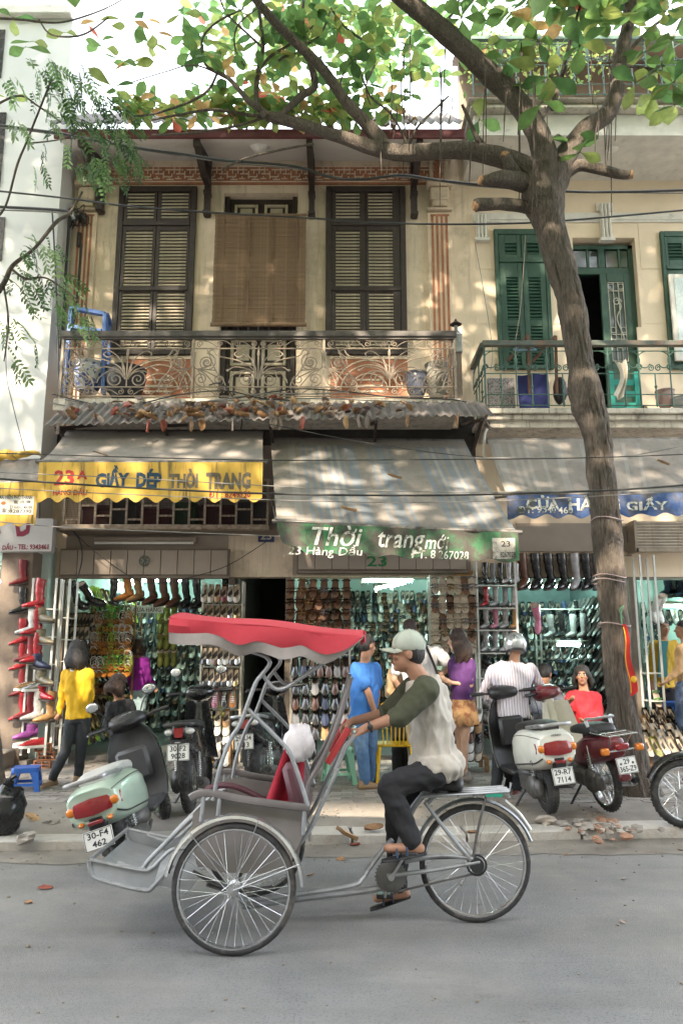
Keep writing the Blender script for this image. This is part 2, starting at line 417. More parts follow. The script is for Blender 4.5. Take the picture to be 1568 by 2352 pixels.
# ground floor piers of the middle house
for a, c in ((118, 150), (523, 536), (655, 672), (1080, 1100)):
    b = MB(); b.bb(X(a, 1400), X(c, 1400), F, F+.3, .15, ZB); obj('pier', b, m_pier, house)
b = MB()
for a, c in ((150, 523), (672, 1080)): b.bb(X(a, 1300), X(c, 1300), F-.012, F, ZB+.02, P(700, 1212, F).z)
obj('shopfront_band', b, m_shopw, house)
# board fascia over the two shops, each board apart
def boards(x0, x1, y0, y1, n, Y, par, mat, name='fascia_board'):
    a, c, z0, z1 = rect(x0, y0, x1, y1, Y); wd = (c-a)/n
    me = MB().box((0, 0, 0), (wd-.008, .03, z1-z0), b=.004).mesh(name, mat)
    for k in range(n): inst(name, me, par, V((a+wd*(k+.5), Y, (z0+z1)/2))-org(par))
    bk = MB(); bk.bb(a-.02, c+.02, Y+.016, Y+.1, z0-.02, z1+.025); bk.bb(a-.03, c+.03, Y-.03, Y+.1, z0-.05, z0-.022); obj('fascia_backing', bk, m_pier, par)
boards(140, 523, 1264, 1320, 10, F-.16, house, m_shopw)
boards(685, 1070, 1268, 1308, 10, F-.16, house, m_shopw)
# frieze with cream fret bars
a, c, z0, z1 = rect(255, 383, 985, 425, F)
b = MB(); b.bb(a, c, F-.02, F, z0, z1); fz = obj('frieze', b, m_rust, house)
b = MB(); b.bb(a, c, F-.032, F-.02, z1-.02, z1); b.bb(a, c, F-.032, F-.02, z0+.035, z0+.05); obj('frieze_border', b, m_cream, house)
un = (c-a)/15; h = z1-z0; t = .016
fm = MB()
def hb(u0, u1, v): fm.bb(u0*un, u1*un, -.012, 0, v*h-t/2, v*h+t/2)
def vb(u, v0, v1): fm.bb(u*un-t/2, u*un+t/2, -.0125, 0, v0*h, v1*h)
hb(.0, .42, .78); hb(.58, 1.0, .78); vb(.25, .56, .9); vb(.75, .56, .78); hb(.1, .5, .56); hb(.5, .9, .4); vb(.5, .3, .7); vb(.9, .4, .56); hb(.05, .35, .3); vb(.2, .3, .42); hb(.65, 1.0, .25); vb(.78, .25, .4); vb(.0, .56, .95)
fme = fm.mesh('fret_bar', m_cream)
for k in range(15): inst('fret_bar', fme, house, V((a+k*un, F-.02, z0))-org(house))
# soffit and eave, roof
YE = 9.72; ze = P(600, 318, YE).z; zt2 = P(600, 300, YE).z
exl, exr = P(130, 305, YE).x, P(1062, 312, YE).x
b = MB(); b.add([(exl, YE, ze+.02), (exr, YE, ze+.02), (exr, F, ZT+.02), (exl, F, ZT+.02), (exl, YE, ze+.06), (exr, YE, ze+.06), (exr, F, ZT+.06), (exl, F, ZT+.06)], [(0,1,2,3),(7,6,5,4),(0,4,5,1)]); obj('soffit', b, m_soffit, house)
b = MB(); b.bb(exl-.02, exr+.02, YE-.035, YE, ze-.01, zt2+.0); obj('fascia', b, m_maroon, house)
def corr(x0, x1, y0, z0, y1, z1, pitch=.13, amp=.022, seed=0, sag=.02):
    n = int((x1-x0)/pitch*6)
    def fn(u, v):
        xx = lerp(x0, x1, u); q = amp*sin(2*pi*xx/pitch); sg = NZ.noise(V((xx*.7, v*2, seed)))*sag
        return V((xx, lerp(y0, y1, v)-q*.5, lerp(z0, z1, v)+q*.85+sg))
    return fn, n
b = MB(); sh = (exr-exl)/5
for k in range(5):
    fn, n = corr(exl-.06+k*sh, exl+(k+1)*sh+.03, YE-.12+R.uniform(-.02, .02), zt2+.035+.012*(k % 2), YE+1.35, zt2+1.32, seed=k)
    q = MB(); q.sheet(fn, n, 4, (0, .004, .006)); obj('roof_sheet', q, m_roof, house, smooth=60)
# eave brackets
for px, yb, yt in ((233, 490, 345), (477, 497, 318), (716, 500, 320), (950, 500, 372)):
    xb = P(px, 450, F-.06).x; zb = P(px, yb, F-.06).z
    q = MB(); q.bb(xb-.045, xb+.045, F-.13, F-.002, zb, ZT-.02, b=.01)
    q.bb(xb-.055, xb+.055, F-.15, F, zb+.35, zb+.4); q.bb(xb-.055, xb+.055, F-.15, F, zb+.02, zb+.06)
    arc = [V((xb, F-.08-s_*(F-YE-.14), lerp(zb+.55, ze+.02, s_**1.0)-.16*sin(pi*s_)*.6+.0)) for s_ in [i/8 for i in range(9)]]
    for i in range(8): q.bar(arc[i], arc[i+1]+(arc[i+1]-arc[i])*.08, .085, .10, up=(0, 0, 1))
    q.bar((xb, F-.05, ZT-.09), (xb, YE+.03, ze-.05), .088, .09, up=(0, 0, 1))
    obj('eave_bracket', q, m_brown, house)
# louvred shutters
def shutter(par, px, Y, fr, slat, panels, leafx, pitch=.055, label=None, depth=.06, extra=None, nm='shutter'):
    a, c, z0, z1 = rect(*px, Y); q = MB()
    zz_ = lambda y: P((px[0]+px[2])/2, y, Y).z
    fx = (c-a)*.07
    q.bb(a, a+fx, Y-depth, Y, z0, z1, b=.006); q.bb(c-fx, c, Y-depth, Y, z0, z1, b=.006); q.bb(a+fx, c-fx, Y-depth, Y, z1-.09, z1, b=.006); q.bb(a+fx, c-fx, Y-depth, Y, z0, z0+.06, b=.006)
    q.bb(a+fx, c-fx, Y-.006, Y-.004, z0, z1)
    for y in (extra or ()): q.bb(a+fx, c-fx, Y-depth-.012, Y-.004, zz_(y)-.035, zz_(y)+.035, b=.006)
    o = obj(nm, q, fr, par)
    if label: o['label'] = label
    for (lx0, lx1) in leafx:
        x0, x1 = P(lx0, (px[1]+px[3])/2, Y).x, P(lx1, (px[1]+px[3])/2, Y).x
        lf = MB(); zs = sorted(set([z0+.062, z1-.092]+[zz_(y) for y in (extra or ())])); L0 = MB()
        ew = .0
        zc = [(zz_(y1), zz_(y0)) for (y0, y1) in panels]
        gx0, gx1 = lerp(a+fx, c-fx, leafx.index((lx0, lx1))/len(leafx))+.004, lerp(a+fx, c-fx, (leafx.index((lx0, lx1))+1)/len(leafx))-.004
        L0.bb(gx0, x0, Y-depth+.012, Y-.008, z0+.062, z1-.092, b=.004); L0.bb(x1, gx1, Y-depth+.012, Y-.008, z0+.062, z1-.092, b=.004)
        edges = [z0+.062]+[e for p_ in sorted(zc) for e in p_]+[z1-.092]
        for i in range(0, len(edges), 2):
            if edges[i+1]-edges[i] > .01: L0.bb(x0, x1, Y-depth+.014, Y-.008, edges[i], edges[i+1], b=.003)
        lf_o = obj('shutter_leaf', L0, fr, par)
        me = MB().box((0, 0, 0), (x1-x0, .012, pitch*1.02), rot=Matrix.Rotation(radians(-42), 3, 'X')).mesh('slat', slat)
        for (zb, zt) in zc:
            n = max(2, round((zt-zb)/pitch)); p_ = (zt-zb)/n
            for k in range(n): inst('slat', me, lf_o, V(((x0+x1)/2, Y-.03, zb+p_*(k+.5)))-org(par), (R.uniform(-.03, .03), 0, 0))
    return o
shutter(house, (266, 432, 447, 817), F, m_brown, m_slat, [(445,505),(533,660),(675,805)], [(287,349),(366,428)], extra=(518, 667), label='brown louvred shutter at the side by the tangled cables')
shutter(house, (748, 432, 932, 817), F, m_brown, m_slat, [(445,505),(533,660),(675,805)], [(771,826),(846,902)], extra=(518, 667), label='brown louvred shutter beside the fluted pilaster')
# brick red panels under the windows, with raised cream rings
for (x0, x1) in ((288, 446), (758, 936)):
    a, c, z0, z1 = rect(x0, 826, x1, 935, F); q = MB(); q.bb(a, c, F-.018, F, z0, z1); q.m = 1; cx = (a+c)/2; cz = z0+.33*(z1-z0)
    q.bb(a, c, F-.03, F, z1, z1+.04)
    for rr in (.50, .42, .28): q.tube([(cx+rr*cos(t_), F-.02, cz+rr*sin(t_)*.96) for t_ in [pi*.02+pi*.96*i/24 for i in range(25)]], .013, 5)
    for k in range(4): q.bb(cx-.24+.02*k, cx+.24-.02*k, F-.028, F-.018, cz-.1+.09*k-.012, cz-.1+.09*k+.012)
    obj('window_apron_panel', q, [m_rust, m_cream], house)
# balcony door
a, c, z0, z1 = rect(512, 447, 680, 935, F+.16); q = MB()
q.bb(a, a+.07, F+.1, F+.2, z0, z1, b=.008); q.bb(c-.07, c, F+.1, F+.2, z0, z1, b=.008); q.bb(a+.07, c-.07, F+.1, F+.2, z1-.07, z1); q.bb(a+.07, c-.07, F+.18, F+.24, z0, z1)
zc1 = P(600, 765, F+.1).z; zc0 = P(600, 742, F+.1).z
door = obj('balcony_door', q, m_brown, house)
xm = (a+c)/2
m_cpan = M('cream_door_moulding', (.55,.47,.34), .6, var=.2, sc_=8, dirt=((.2,.15,.1), 8, .55, .8))
for sx in (-1, 1):
    for (y0, y1) in ((466, 492), (775, 837), (850, 935)):
        za, zb = P(600, y1, F+.1).z, P(600, y0, F+.1).z
        x0 = xm+(.05 if sx > 0 else -.05-(c-a)*.33); x1 = x0+(c-a)*.33
        q = MB(); wdt = .045
        for (p0, p1, r0, r1) in ((x0, x0+wdt, za, zb), (x1-wdt, x1, za, zb), (x0+wdt, x1-wdt, za, za+wdt), (x0+wdt, x1-wdt, zb-wdt, zb)): q.bb(p0, p1, F+.14, F+.18, r0, r1, b=.008)
        q.bb(x0+.09, x1-.09, F+.165, F+.18, za+.09 if zb-za > .25 else za+.06, zb-.09 if zb-za > .25 else zb-.06)
        obj('door_panel', q, m_cpan, door)
for k in range(7):
    q = MB(); xx = lerp(a+.1, c-.1, k/6); q.tube([(xx, F+.12, P(600, 775, F+.1).z), (xx, F+.12, P(600, 700, F+.1).z)], .012, 6); obj('door_bar', q, m_brown, door)
# pilasters
def pilaster(px0, px1, par):
    a, c, z0, z1 = rect(px0, 480, px1, 985, F); q = MB(); w_ = c-a
    q.bb(a-.04, c+.04, F-.06, F, z0, z1-.1)
    q.bb(a-.05, c+.05, F-.09, F, P(1015, 480, F).z-.06, P(1015, 480, F).z-.02, b=.01); q.bb(a, c, F-.14, F, P(1015, 468, F).z, P(1015, 440, F).z, b=.02); q.bb(a-.06, c+.06, F-.17, F, P(1015, 438, F).z, P(1015, 428, F).z, b=.01); q.bb(a+.03, c-.03, F-.1, F, P(1015, 480, F).z, P(1015, 468, F).z)
    q.bb(a, c, F-.05, F, P(1015, 428, F).z, ZT-.01)
    q.m = 1; n = 5
    for k in range(4): q.bb(a+w_*(k+.12)/4, a+w_*(k+.62)/4, F-.068, F-.058, z0, z1-.16)
    q.bb(a, c, F-.068, F-.058, z1-.16, z1-.13)
    ct = (a+c)/2; zl, zh = P(1015, 425, F).z, P(1015, 368, F).z
    q.tube([(ct, F-.06, zl), (ct, F-.07, zh)], [.02, .008], 6)
    for k in range(6):
        zz_ = lerp(zl+.04, zh-.05, k/5)
        for s_ in (-1, 1): q.tube([(ct, F-.058, zz_), (ct+s_*.055, F-.075, zz_+.05), (ct+s_*.085, F-.06, zz_+.1)], [.012, .02, .004], 5)
    obj('pilaster', q, [m_cream, m_rust], par)
pilaster(992, 1036, house); pilaster(168, 206, house)
# balcony slab
YB = 9.92
bx0, bx1 = P(138, 900, YB).x, P(1046, 900, YB).x; zbf = P(600, 918, YB).z
b = MB(); b.bb(bx0-.06, bx1+.05, YB-.05, F, zbf-.16, zbf); obj('balcony_floor', b, m_stain, house)
# ceiling lamps under the eaves
m_lampg = M('frosted_glass', (.75,.72,.66), .3, var=.05)
def lamp(px, py, Y, par, dz=0, r=.15):
    p = P(px, py, Y); q = MB(); T = Matrix.Translation(p)
    q.lathe([(0, .07), (r*1.05, .07), (r*1.1, .02), (r*.98, 0)], 20, T); q.m = 1
    q.lathe([(r*.95, .0), (r*.8, -.05), (r*.45, -.085), (0, -.095)], 20, T); obj('ceiling_lamp', q, [m_brown, m_lampg], par)
lamp(596, 334, 10.1, house)
# ================================================================== right-hand house
rh = thing('green_shuttered_house', 'yellow balcony house with green shutters and a green iron railing', 'house', (X(1330), F, .15))
rx0, rx1 = X(1083, 700), 8.5
dr0, dr1 = X(1317, 650), X(1464, 650); zr = P(1390, 546, F).z; zR = P(1390, 938, F).z; ZTR = P(1390, 375, F).z
b = MB(); b.bb(rx0+.001, dr0, F, F+.3, ZB, ZTR+.3); b.bb(dr1, rx1, F, F+.3, ZB, ZTR+.3); b.bb(dr0, dr1, F, F+.3, zr, ZTR+.3); b.bb(dr0, dr1, F, F+.3, ZB, zR)
obj('wall', b, m_cream2, rh)
b = MB(); b.bb(dr0-.8, dr1+.8, F+2.6, F+2.65, zR, zr+.3); b.bb(dr0-.8, dr0-.75, F+.3, F+2.6, zR, zr+.3); b.bb(dr1+.75, dr1+.8, F+.3, F+2.6, zR, zr+.3); b.bb(dr0-.8, dr1+.8, F+.3, F+2.6, zr+.3, zr+.35); b.bb(dr0-.8, dr1+.8, F+.3, F+2.65, zR-.05, zR); obj('dark_room', b, M('room_paint', (.12,.12,.13), .9), rh)
for (y0, y1) in ((505, 618), (626, 744), (752, 930)):
    for (x0, x1) in ((1091, 1136), (1262, 1314), (1467, 1522)):
        a, c, z0, z1 = rect(x0, y0, x1, y1, F); q = MB(); q.bb(a, c, F-.006, F, z0, z1); obj('wall_course', q, m_cream2, rh)
b = MB(); z0, z1 = P(1390, 512, F).z, P(1390, 491, F).z
b.bb(X(1100, 500), rx1, F-.04, F-.0065, z0+.03, z1, b=.008); b.bb(X(1100, 500), rx1, F-.025, F-.0065, z0, z0+.03); b.bb(X(1097,500), X(1109,500), F-.04, F-.0065, P(1103,545,F).z, z1); obj('cornice_band', b, m_trimw, rh)
for px, y0, y1 in ((1104, 552, 510), (1388, 552, 485)):
    a, c, z0, z1 = rect(px-12, y0, px+12, y1, F); q = MB(); q.bb(a, c, F-.05, F-.0065, z0, z1, b=.01); q.bb(a-.05, c+.05, F-.045, F-.0065, z0-.02, z0+.12, b=.01)
    for k in range(3): q.tube([(lerp(a, c, (k+.5)/3), F-.06, z0+.08), (lerp(a, c, (k+.5)/3), F-.075, z1-.05)], .022, 8)
    q.bb(a-.03, c+.03, F-.1, F-.0065, z1-.05, z1); obj('plaster_corbel', q, m_trimw, rh)
shutter(rh, (1138, 530, 1262, 850), F-.002, m_green, m_greenslat, [(562,588),(640,738),(752,845)], [(1162,1189),(1213,1240)], extra=(602,), label='green louvred shutter half hidden by the street tree trunk')
shutter(rh, (1524, 535, 1640, 850), F-.002, m_green, m_greenslat, [(562,600),(640,738),(752,845)], [(1540,1572),(1592,1625)], extra=(618,), label='green shutter cut by the picture edge', nm='shutter')
# cream panel leaning on that shutter, door with glass and grille
b = MB(); a, c, z0, z1 = rect(1540, 632, 1600, 830, F-.08)
b.bb(a, c, F-.12, F-.08, z0, z1, b=.005); b.m = 1; b.bb(a+.07, c-.07, F-.126, F-.12, z0+.1, z1-.07); obj('frosted_window', b, [m_trimw, M('frosted_pane', (.6,.68,.64), .3, var=.2, sc_=60)], rh)
a, c, z0, z1 = dr0, dr1, zR, zr; q = MB()
ztm = P(1390, 617, F+.15).z; ztb = P(1390, 628, F+.15).z
q.bb(a, a+.05, F+.12, F+.2, z0, z1-.06); q.bb(c-.07, c, F+.12, F+.2, z0, z1-.06); q.bb(a, c, F+.12, F+.2, z1-.12, z1-.06); q.bb(a+.05, c-.07, F+.12, F+.2, ztb-.03, ztm, b=.008); q.bb((a+c)/2-.05, (a+c)/2+.05, F+.12, F+.2, ztm, z1-.12)
frm = obj('door_frame', q, m_green, rh)
m_glass = M('window_glass', (.5,.55,.55), .04, var=0, spec=.9)
m_glass.node_tree.nodes['Principled BSDF'].inputs['Base Color'].default_value = (.03,.04,.04,1)
for k in range(4):
    xa = a+.06+(k % 2)*.235+(k//2)*((c-a)/2+.0); q = MB(); q.bb(xa+.012, xa+.20, F+.15, F+.158, ztm+.02, z1-.14); obj('transom_pane', q, m_glass, rh)
    q = MB(); q.bb(xa+.205, xa+.235, F+.13, F+.17, ztm, z1-.12) if k % 2 == 0 else q.bb(xa+.20, xa+.21, F+.135, F+.165, ztm, z1-.12); obj('glazing_bar', q, m_green, rh)
lx0, lx1 = X(1386, 700), c-.075; q = MB()
q.bb(lx0, lx0+.11, F+.1, F+.15, z0, ztb-.035, b=.008); q.bb(lx1-.1, lx1, F+.1, F+.15, z0, ztb-.035, b=.008); q.bb(lx0+.11, lx1-.1, F+.1, F+.15, ztb-.16, ztb-.035); q.bb(lx0+.11, lx1-.1, F+.1, F+.15, z0, z0+.75)
leaf = obj('door_leaf', q, m_green, rh)
q = MB(); q.bb(lx0+.11, lx1-.1, F+.13, F+.135, z0+.75, ztb-.16); obj('door_pane', q, m_glass, leaf)
q = MB(); gx0, gx1, gz0, gz1 = lx0+.12, lx1-.11, z0+.78, ztb-.17
for k in range(4): xx = lerp(gx0, gx1, k/3); q.tube([(xx, F+.115, gz0), (xx, F+.115, gz1)], .008, 6)
for zz_ in (gz0, gz0+.35, gz1-.85, gz1-.14, gz1): q.tube([(gx0, F+.114, zz_), (gx1, F+.114, zz_)], .008, 6)
def spiral(cx, cz, Y, r0, r1, turns, a0, n=26, sgn=1):
    return [(cx+lerp(r0, r1, i/n)*cos(a0+sgn*2*pi*turns*i/n), Y, cz+lerp(r0, r1, i/n)*sin(a0+sgn*2*pi*turns*i/n)) for i in range(n+1)]
for (fx, fz) in ((.17, .07), (.83, .07), (.17, .78), (.83, .78)): q.tube(spiral(lerp(gx0, gx1, fx), gz1-fz, F+.112, .045, .045, 1, 0, 14), .007, 5)
q.tube(bez([(lerp(gx0, gx1, .5), F+.11, gz1-.25), (lerp(gx0, gx1, .75), F+.11, gz1-.4), (lerp(gx0, gx1, .45), F+.11, gz1-.6), (lerp(gx0, gx1, .8), F+.11, gz1-.9), (lerp(gx0, gx1, .6), F+.11, gz0+.2)]), .009, 5)
q.tube(spiral(lerp(gx0, gx1, .5), gz1-.32, F+.11, .07, .015, 1.4, 0), .008, 5); q.tube(spiral(lerp(gx0, gx1, .5), gz1-1.0, F+.11, .09, .015, 1.4, 2), .008, 5)
obj('door_grille', q, M('grille_cream', (.5,.48,.4), .5, var=.2), leaf)
# balcony slab of the right-hand house with its mouldings
YR = 9.9; rbx = P(1112, 940, YR).x; zs = P(1300, 940, YR).z
b = MB(); b.bb(rbx-.02, rx1, YR-.06, F, zs-.075, zs, b=.01); b.bb(rbx+.03, rx1, YR-.01, F, zs-.15, zs-.077, b=.01); b.bb(rbx+.08, rx1, YR+.05, F, zs-.24, zs-.152); obj('balcony_floor', b, m_stain, rh)
# upper terrace: soffit, deep white edge, railing, parapet behind
YU = 9.75; zu0, zu1 = P(1300, 312, YU).z, P(1300, 262, YU).z; ux = P(1088, 280, YU).x; zu2 = P(1300, 228, YU-.12).z
b = MB(); b.bb(ux, rx1, YU, F+.3, zu0, zu1, b=.01); obj('terrace_slab', b, m_trimw, rh)
b = MB(); b.add([(ux, YU+.01, zu0-.002), (rx1, YU+.01, zu0-.002), (rx1, F, ZTR), (ux, F, ZTR)], [(0,1,2,3)]); b.bb(ux, rx1, F-.1, F, ZTR-.05, ZTR-.005); obj('soffit', b, m_soffit, rh)
b = MB(); b.bb(ux-.06, rx1, YU-.12, F, zu1+.002, zu1+.06, b=.015); b.bb(ux-.02, rx1, YU-.06, F, zu1+.062, zu1+.12); b.bb(ux-.1, rx1, YU-.16, F, zu1+.122, zu2, b=.015); obj('terrace_cornice', b, m_stain, rh)
lamp(1405, 332, 10.05, rh, r=.17)
b = MB(); b.bb(ux+.2, rx1, F+1.2, F+1.4, zu2, zu2+2.85); b.add([(ux+.1, F+.2, zu2+2.25), (rx1, F+.2, zu2+2.25), (rx1, F+1.4, zu2+2.75), (ux+.1, F+1.4, zu2+2.75), (ux+.1, F+.2, zu2+2.32), (rx1, F+.2, zu2+2.32), (rx1, F+1.4, zu2+2.82), (ux+.1, F+1.4, zu2+2.82)], [(0,1,2,3),(7,6,5,4),(0,4,5,1)]); obj('terrace_back_wall', b, M('brownish_wall', (.22,.17,.13), .85, var=.3, sc_=2, dirt=((.18,.12,.09),2,.45,.7)), rh)
# ================================================================== left-hand white house
lh = thing('white_house', 'tall white plastered house with a shoe shop at street level', 'house', (X(40), 10.3, .15))
YL = 10.25; lx = P(120, 700, YL).x
b = MB(); b.bb(-9, lx, YL, YL+.3, P(60, 1270, YL).z, 13.5); b.bb(lx-.25, lx, YL+.3, F+.9, P(60, 1270, YL).z, 13.5); obj('wall', b, m_white, lh); b = MB(); b.bb(lx-.42, lx, YL, F+.9, .15, P(60, 1270, YL).z-.002); obj('corner_pier', b, m_pier, lh)
b = MB(); b.bb(-9, lx+.0, YL-.12, YL, P(60, 45, YL).z, P(60, 36, YL).z, b=.02); b.bb(-9, lx, YL-.08, YL, P(60, 34, YL).z, P(60, 22, YL).z); obj('cornice_band', b, m_trimw, lh)
q = MB()
for (y0, y1) in ((70, 180), (260, 430), (500, 600)):
    a, c, z0, z1 = rect(-60, y0, 9, y1, YL); q.bb(a, c, YL-.02, YL-.002, z0, z1)
obj('window', q, M('dark_window', (.06,.05,.06), .25, var=.3), lh)
# ================================================================== balcony railing of the old house
m_iron = M('cream_wrought_iron', (.37,.295,.225), .55, var=.3, sc_=15, dirt=((.2,.12,.07), 16, .55, .75))
m_rail = M('dark_rail_wood', (.075,.065,.058), .55, var=.25, sc_=9)
zr0, zr1 = P(600, 912, YB).z, P(600, 777, YB).z
b = MB(); b.bb(bx0-.04, bx1+.03, YB-.05, YB+.06, zr1+.005, P(600, 762, YB).z, b=.012); b.bb(bx0-.01, bx1, YB-.025, YB+.03, zr1-.02, zr1+.004)
tr = obj('balcony_railing', b, m_rail, house)
pwid = (bx1-bx0)/3; H = zr1-zr0-.02
def scroll_panel():
    q = MB(); r = .0085; W2 = pwid/2
    zb1, zb2 = H*.16, H*.83
    for z in (0, zb1, zb2, H): q.tube([(-W2, 0, z), (W2, 0, z)], r*1.25, 5)
    def sp(cx, cz, r0, t, a, s, k=r, n=24): q.tube(spiral(cx, cz, 0, r0, .008, t, a, n, s), k, 4)
    def cv(*pts, k=r): q.tube(bez([(x, -.004, z) for x, z in pts], 5), k, 4)
    cx0 = 0; base = H*.30
    for s in (-1, 1):
        # centre volutes
        sp(s*.155, base-.005, .135, 2.1, pi if s > 0 else 0, -s)
        sp(s*.155, base-.005, .10, 1.6, (0 if s > 0 else pi), -s)
        # fan of stems rising from the middle
        cv((s*.015, base), (s*.05, base+.2), (s*.14, base+.33), (s*.25, base+.40), (s*.33, base+.36), (s*.27, base+.31), (s*.2, base+.34))
        cv((s*.02, base), (s*.09, base+.16), (s*.3, base+.27), (s*.55, base+.33), (s*.62, base+.42), (s*.68, base+.39), (s*.64, base+.34))
        cv((s*.02, base), (s*.12, base+.13), (s*.32, base+.17), (s*.42, base+.11))
        cv((s*.02, base), (s*.10, base+.09), (s*.24, base+.11), (s*.36, base+.03), (s*.4, base-.06))
        cv((s*.02, base+.02), (s*.06, base+.18), (s*.08, base+.33))
        # diagonal to the corner
        cv((s*.46, base-.2), (s*.45, base-.06), (s*.58, base+.12), (s*.7, zb2-.02))
        sp(s*(W2-.19), zb2-.2, .135, 2.2, pi/2, s); sp(s*(W2-.19), zb2-.2, .06, 1.2, -pi/2, s)
        sp(s*(W2-.12), zb1+.115, .10, 1.8, -pi/2, s); sp(s*.54, zb1+.10, .085, 1.7, -pi/2, -s)
        ox, oz = W2-.06, H*.47
        for (dx, dz) in ((.26, -.02), (.3, -.13), (.26, -.24), (.12, -.27), (.2, .06)):
            cv((s*ox, oz), (s*(ox-dx*.45), oz+dz*.3), (s*(ox-dx), oz+dz))
        cv((s*ox, oz), (s*(W2-.02), zb2-.25), (s*(W2-.03), zb2-.05))
        # borders
        for (za, zb) in ((zb2, H), (0, zb1)):
            m_ = (za+zb)/2; hh = (zb-za)*.34
            for cx in (.07, .30, .53, .80):
                sp(s*cx, m_, hh, 1.4, pi/2*(1 if cx < .5 else -1), s, r*.85, 16)
            cv((s*.1, m_-hh), (s*.2, m_+hh*.4), (s*.32, m_+hh), k=r*.85); cv((s*.34, m_-hh), (s*.45, m_+hh*.7), (s*.55, m_+hh), k=r*.85); cv((s*.57, m_-hh), (s*.68, m_+hh*.5), (s*.8, m_+hh), k=r*.85)
    q.tube([(0, 0, zb1), (0, 0, base+.36)], r*1.2, 5); q.lathe([(0, base+.3), (.022, base+.36), (.012, base+.42), (0, base+.5)], 6)
    for px_ in (.42, -.42): q.ell((px_, -.01, base+.12), (.02, .012, .02), 6, 4)
    return q.mesh('scrollwork_panel', m_iron)
spm = scroll_panel()
for k in range(3): inst('scrollwork_panel', spm, tr, V((bx0+pwid*(k+.5), YB, zr0+.01))-org(tr))
pm_ = MB(); pm_.bb(-.016, .016, -.016, .016, -.05, zr1-zr0); pm_.box((0, 0, (zr1-zr0)*.55), (.045, .045, .1), b=.01); pme_ = pm_.mesh('railing_post', m_iron)
for k in range(4): inst('railing_post', pme_, tr, V((bx0+pwid*k, YB-.0, zr0))-org(tr))
for xx in (bx0, bx1):
    q = MB()
    for z in (zr0+.02, zr0+.35, zr1-.02): q.tube([(xx, YB, z), (xx, F-.01, z)], .01, 5)
    for k in range(5): q.tube([(xx, YB+.15*(k+1), zr0+.02), (xx, YB+.15*(k+1), zr1)], .008, 5)
    obj('side_railing', q, m_iron, tr)
# ================================================================== green railing of the right-hand house
m_gr = M('green_iron_paint', (.05,.115,.085), .5, var=.25, sc_=12, dirt=((.17,.09,.05), 9, .6, .8))
m_grtop = M('rusting_green_rail', (.11,.13,.11), .6, var=.25, sc_=8, dirt=((.22,.10,.055), 4, .5, .7))
gz0, gz1 = P(1300, 934, YR).z, P(1300, 797, YR).z; gx0 = P(1114, 860, YR).x; H2 = gz1-gz0
b = MB(); b.bb(gx0-.03, rx1, YR-.035, YR+.045, gz1+.01, P(1300, 783, YR).z, b=.01); b.bb(gx0-.05, gx0+.03, YR+.045, F-.01, gz1+.01, P(1300, 783, YR).z, b=.01); gr = obj('balcony_railing', b, m_grtop, rh)
def green_panel():
    q = MB(); w_ = .42; r = .009
    zt, zm, zb = H2*.93, H2*.55, H2*.2
    for z in (zt, zm, zb, H2*.02): q.tube([(0, 0, z), (w_, 0, z)], r*.9, 5)
    for k in (0, 1): q.tube([(w_*.5*k, 0, 0), (w_*.5*k, 0, H2)] if k == 0 else [(w_*.5, 0, 0), (w_*.5, 0, zm)], r*1.1, 6)
    q.lathe([(r, zm*.55), (.02, zm*.58), (.02, zm*.62), (r, zm*.65)], 6, Matrix.Translation((w_*.5, 0, 0))); q.lathe([(r, 0), (.018, .02), (.016, .06), (r, .1)], 6, Matrix.Translation((w_*.5, 0, 0)))
    for s in (-1, 1):
        c = w_*.5+s*w_*.25
        q.tube(spiral(c-s*.0, (zt+zm)/2+.0, 0, (zt-zm)*.5, .02, .8 if s > 0 else .8, pi/2, 16, -s)[:14]+spiral(w_*.5+s*.05, zm+.08, 0, .045, .012, 1.3, pi/2, 14, s), r*.9, 5)
        q.tube(spiral(w_*.5+s*.2, zm+.1, 0, .05, .012, 1.3, -pi/2, 14, s), r*.9, 5)
    return q.mesh('railing_panel', m_gr), w_
gme, gw = green_panel(); n = int((rx1-gx0)/gw)
for k in range(min(n, 9)): inst('railing_panel', gme, gr, V((gx0+gw*k, YR, gz0))-org(gr))
for k in range(2): inst('railing_panel', gme, gr, V((gx0-.01, YR+gw*k, gz0))-org(gr), (0, 0, pi/2))
# terrace railing above
tz0, tz1 = P(1300, 222, YU).z, P(1300, 95, YU).z; b = MB(); b.bb(ux, rx1, YU-.05, YU+.02, tz1, tz1+.05); tg_ = obj('terrace_railing', b, m_gr, rh)
kz = (tz1-tz0)/H2
for k in range(13): inst('railing_panel', gme, tg_, V((ux+gw*k, YU-.02, tz0))-org(tg_), None, (1, 1, kz))
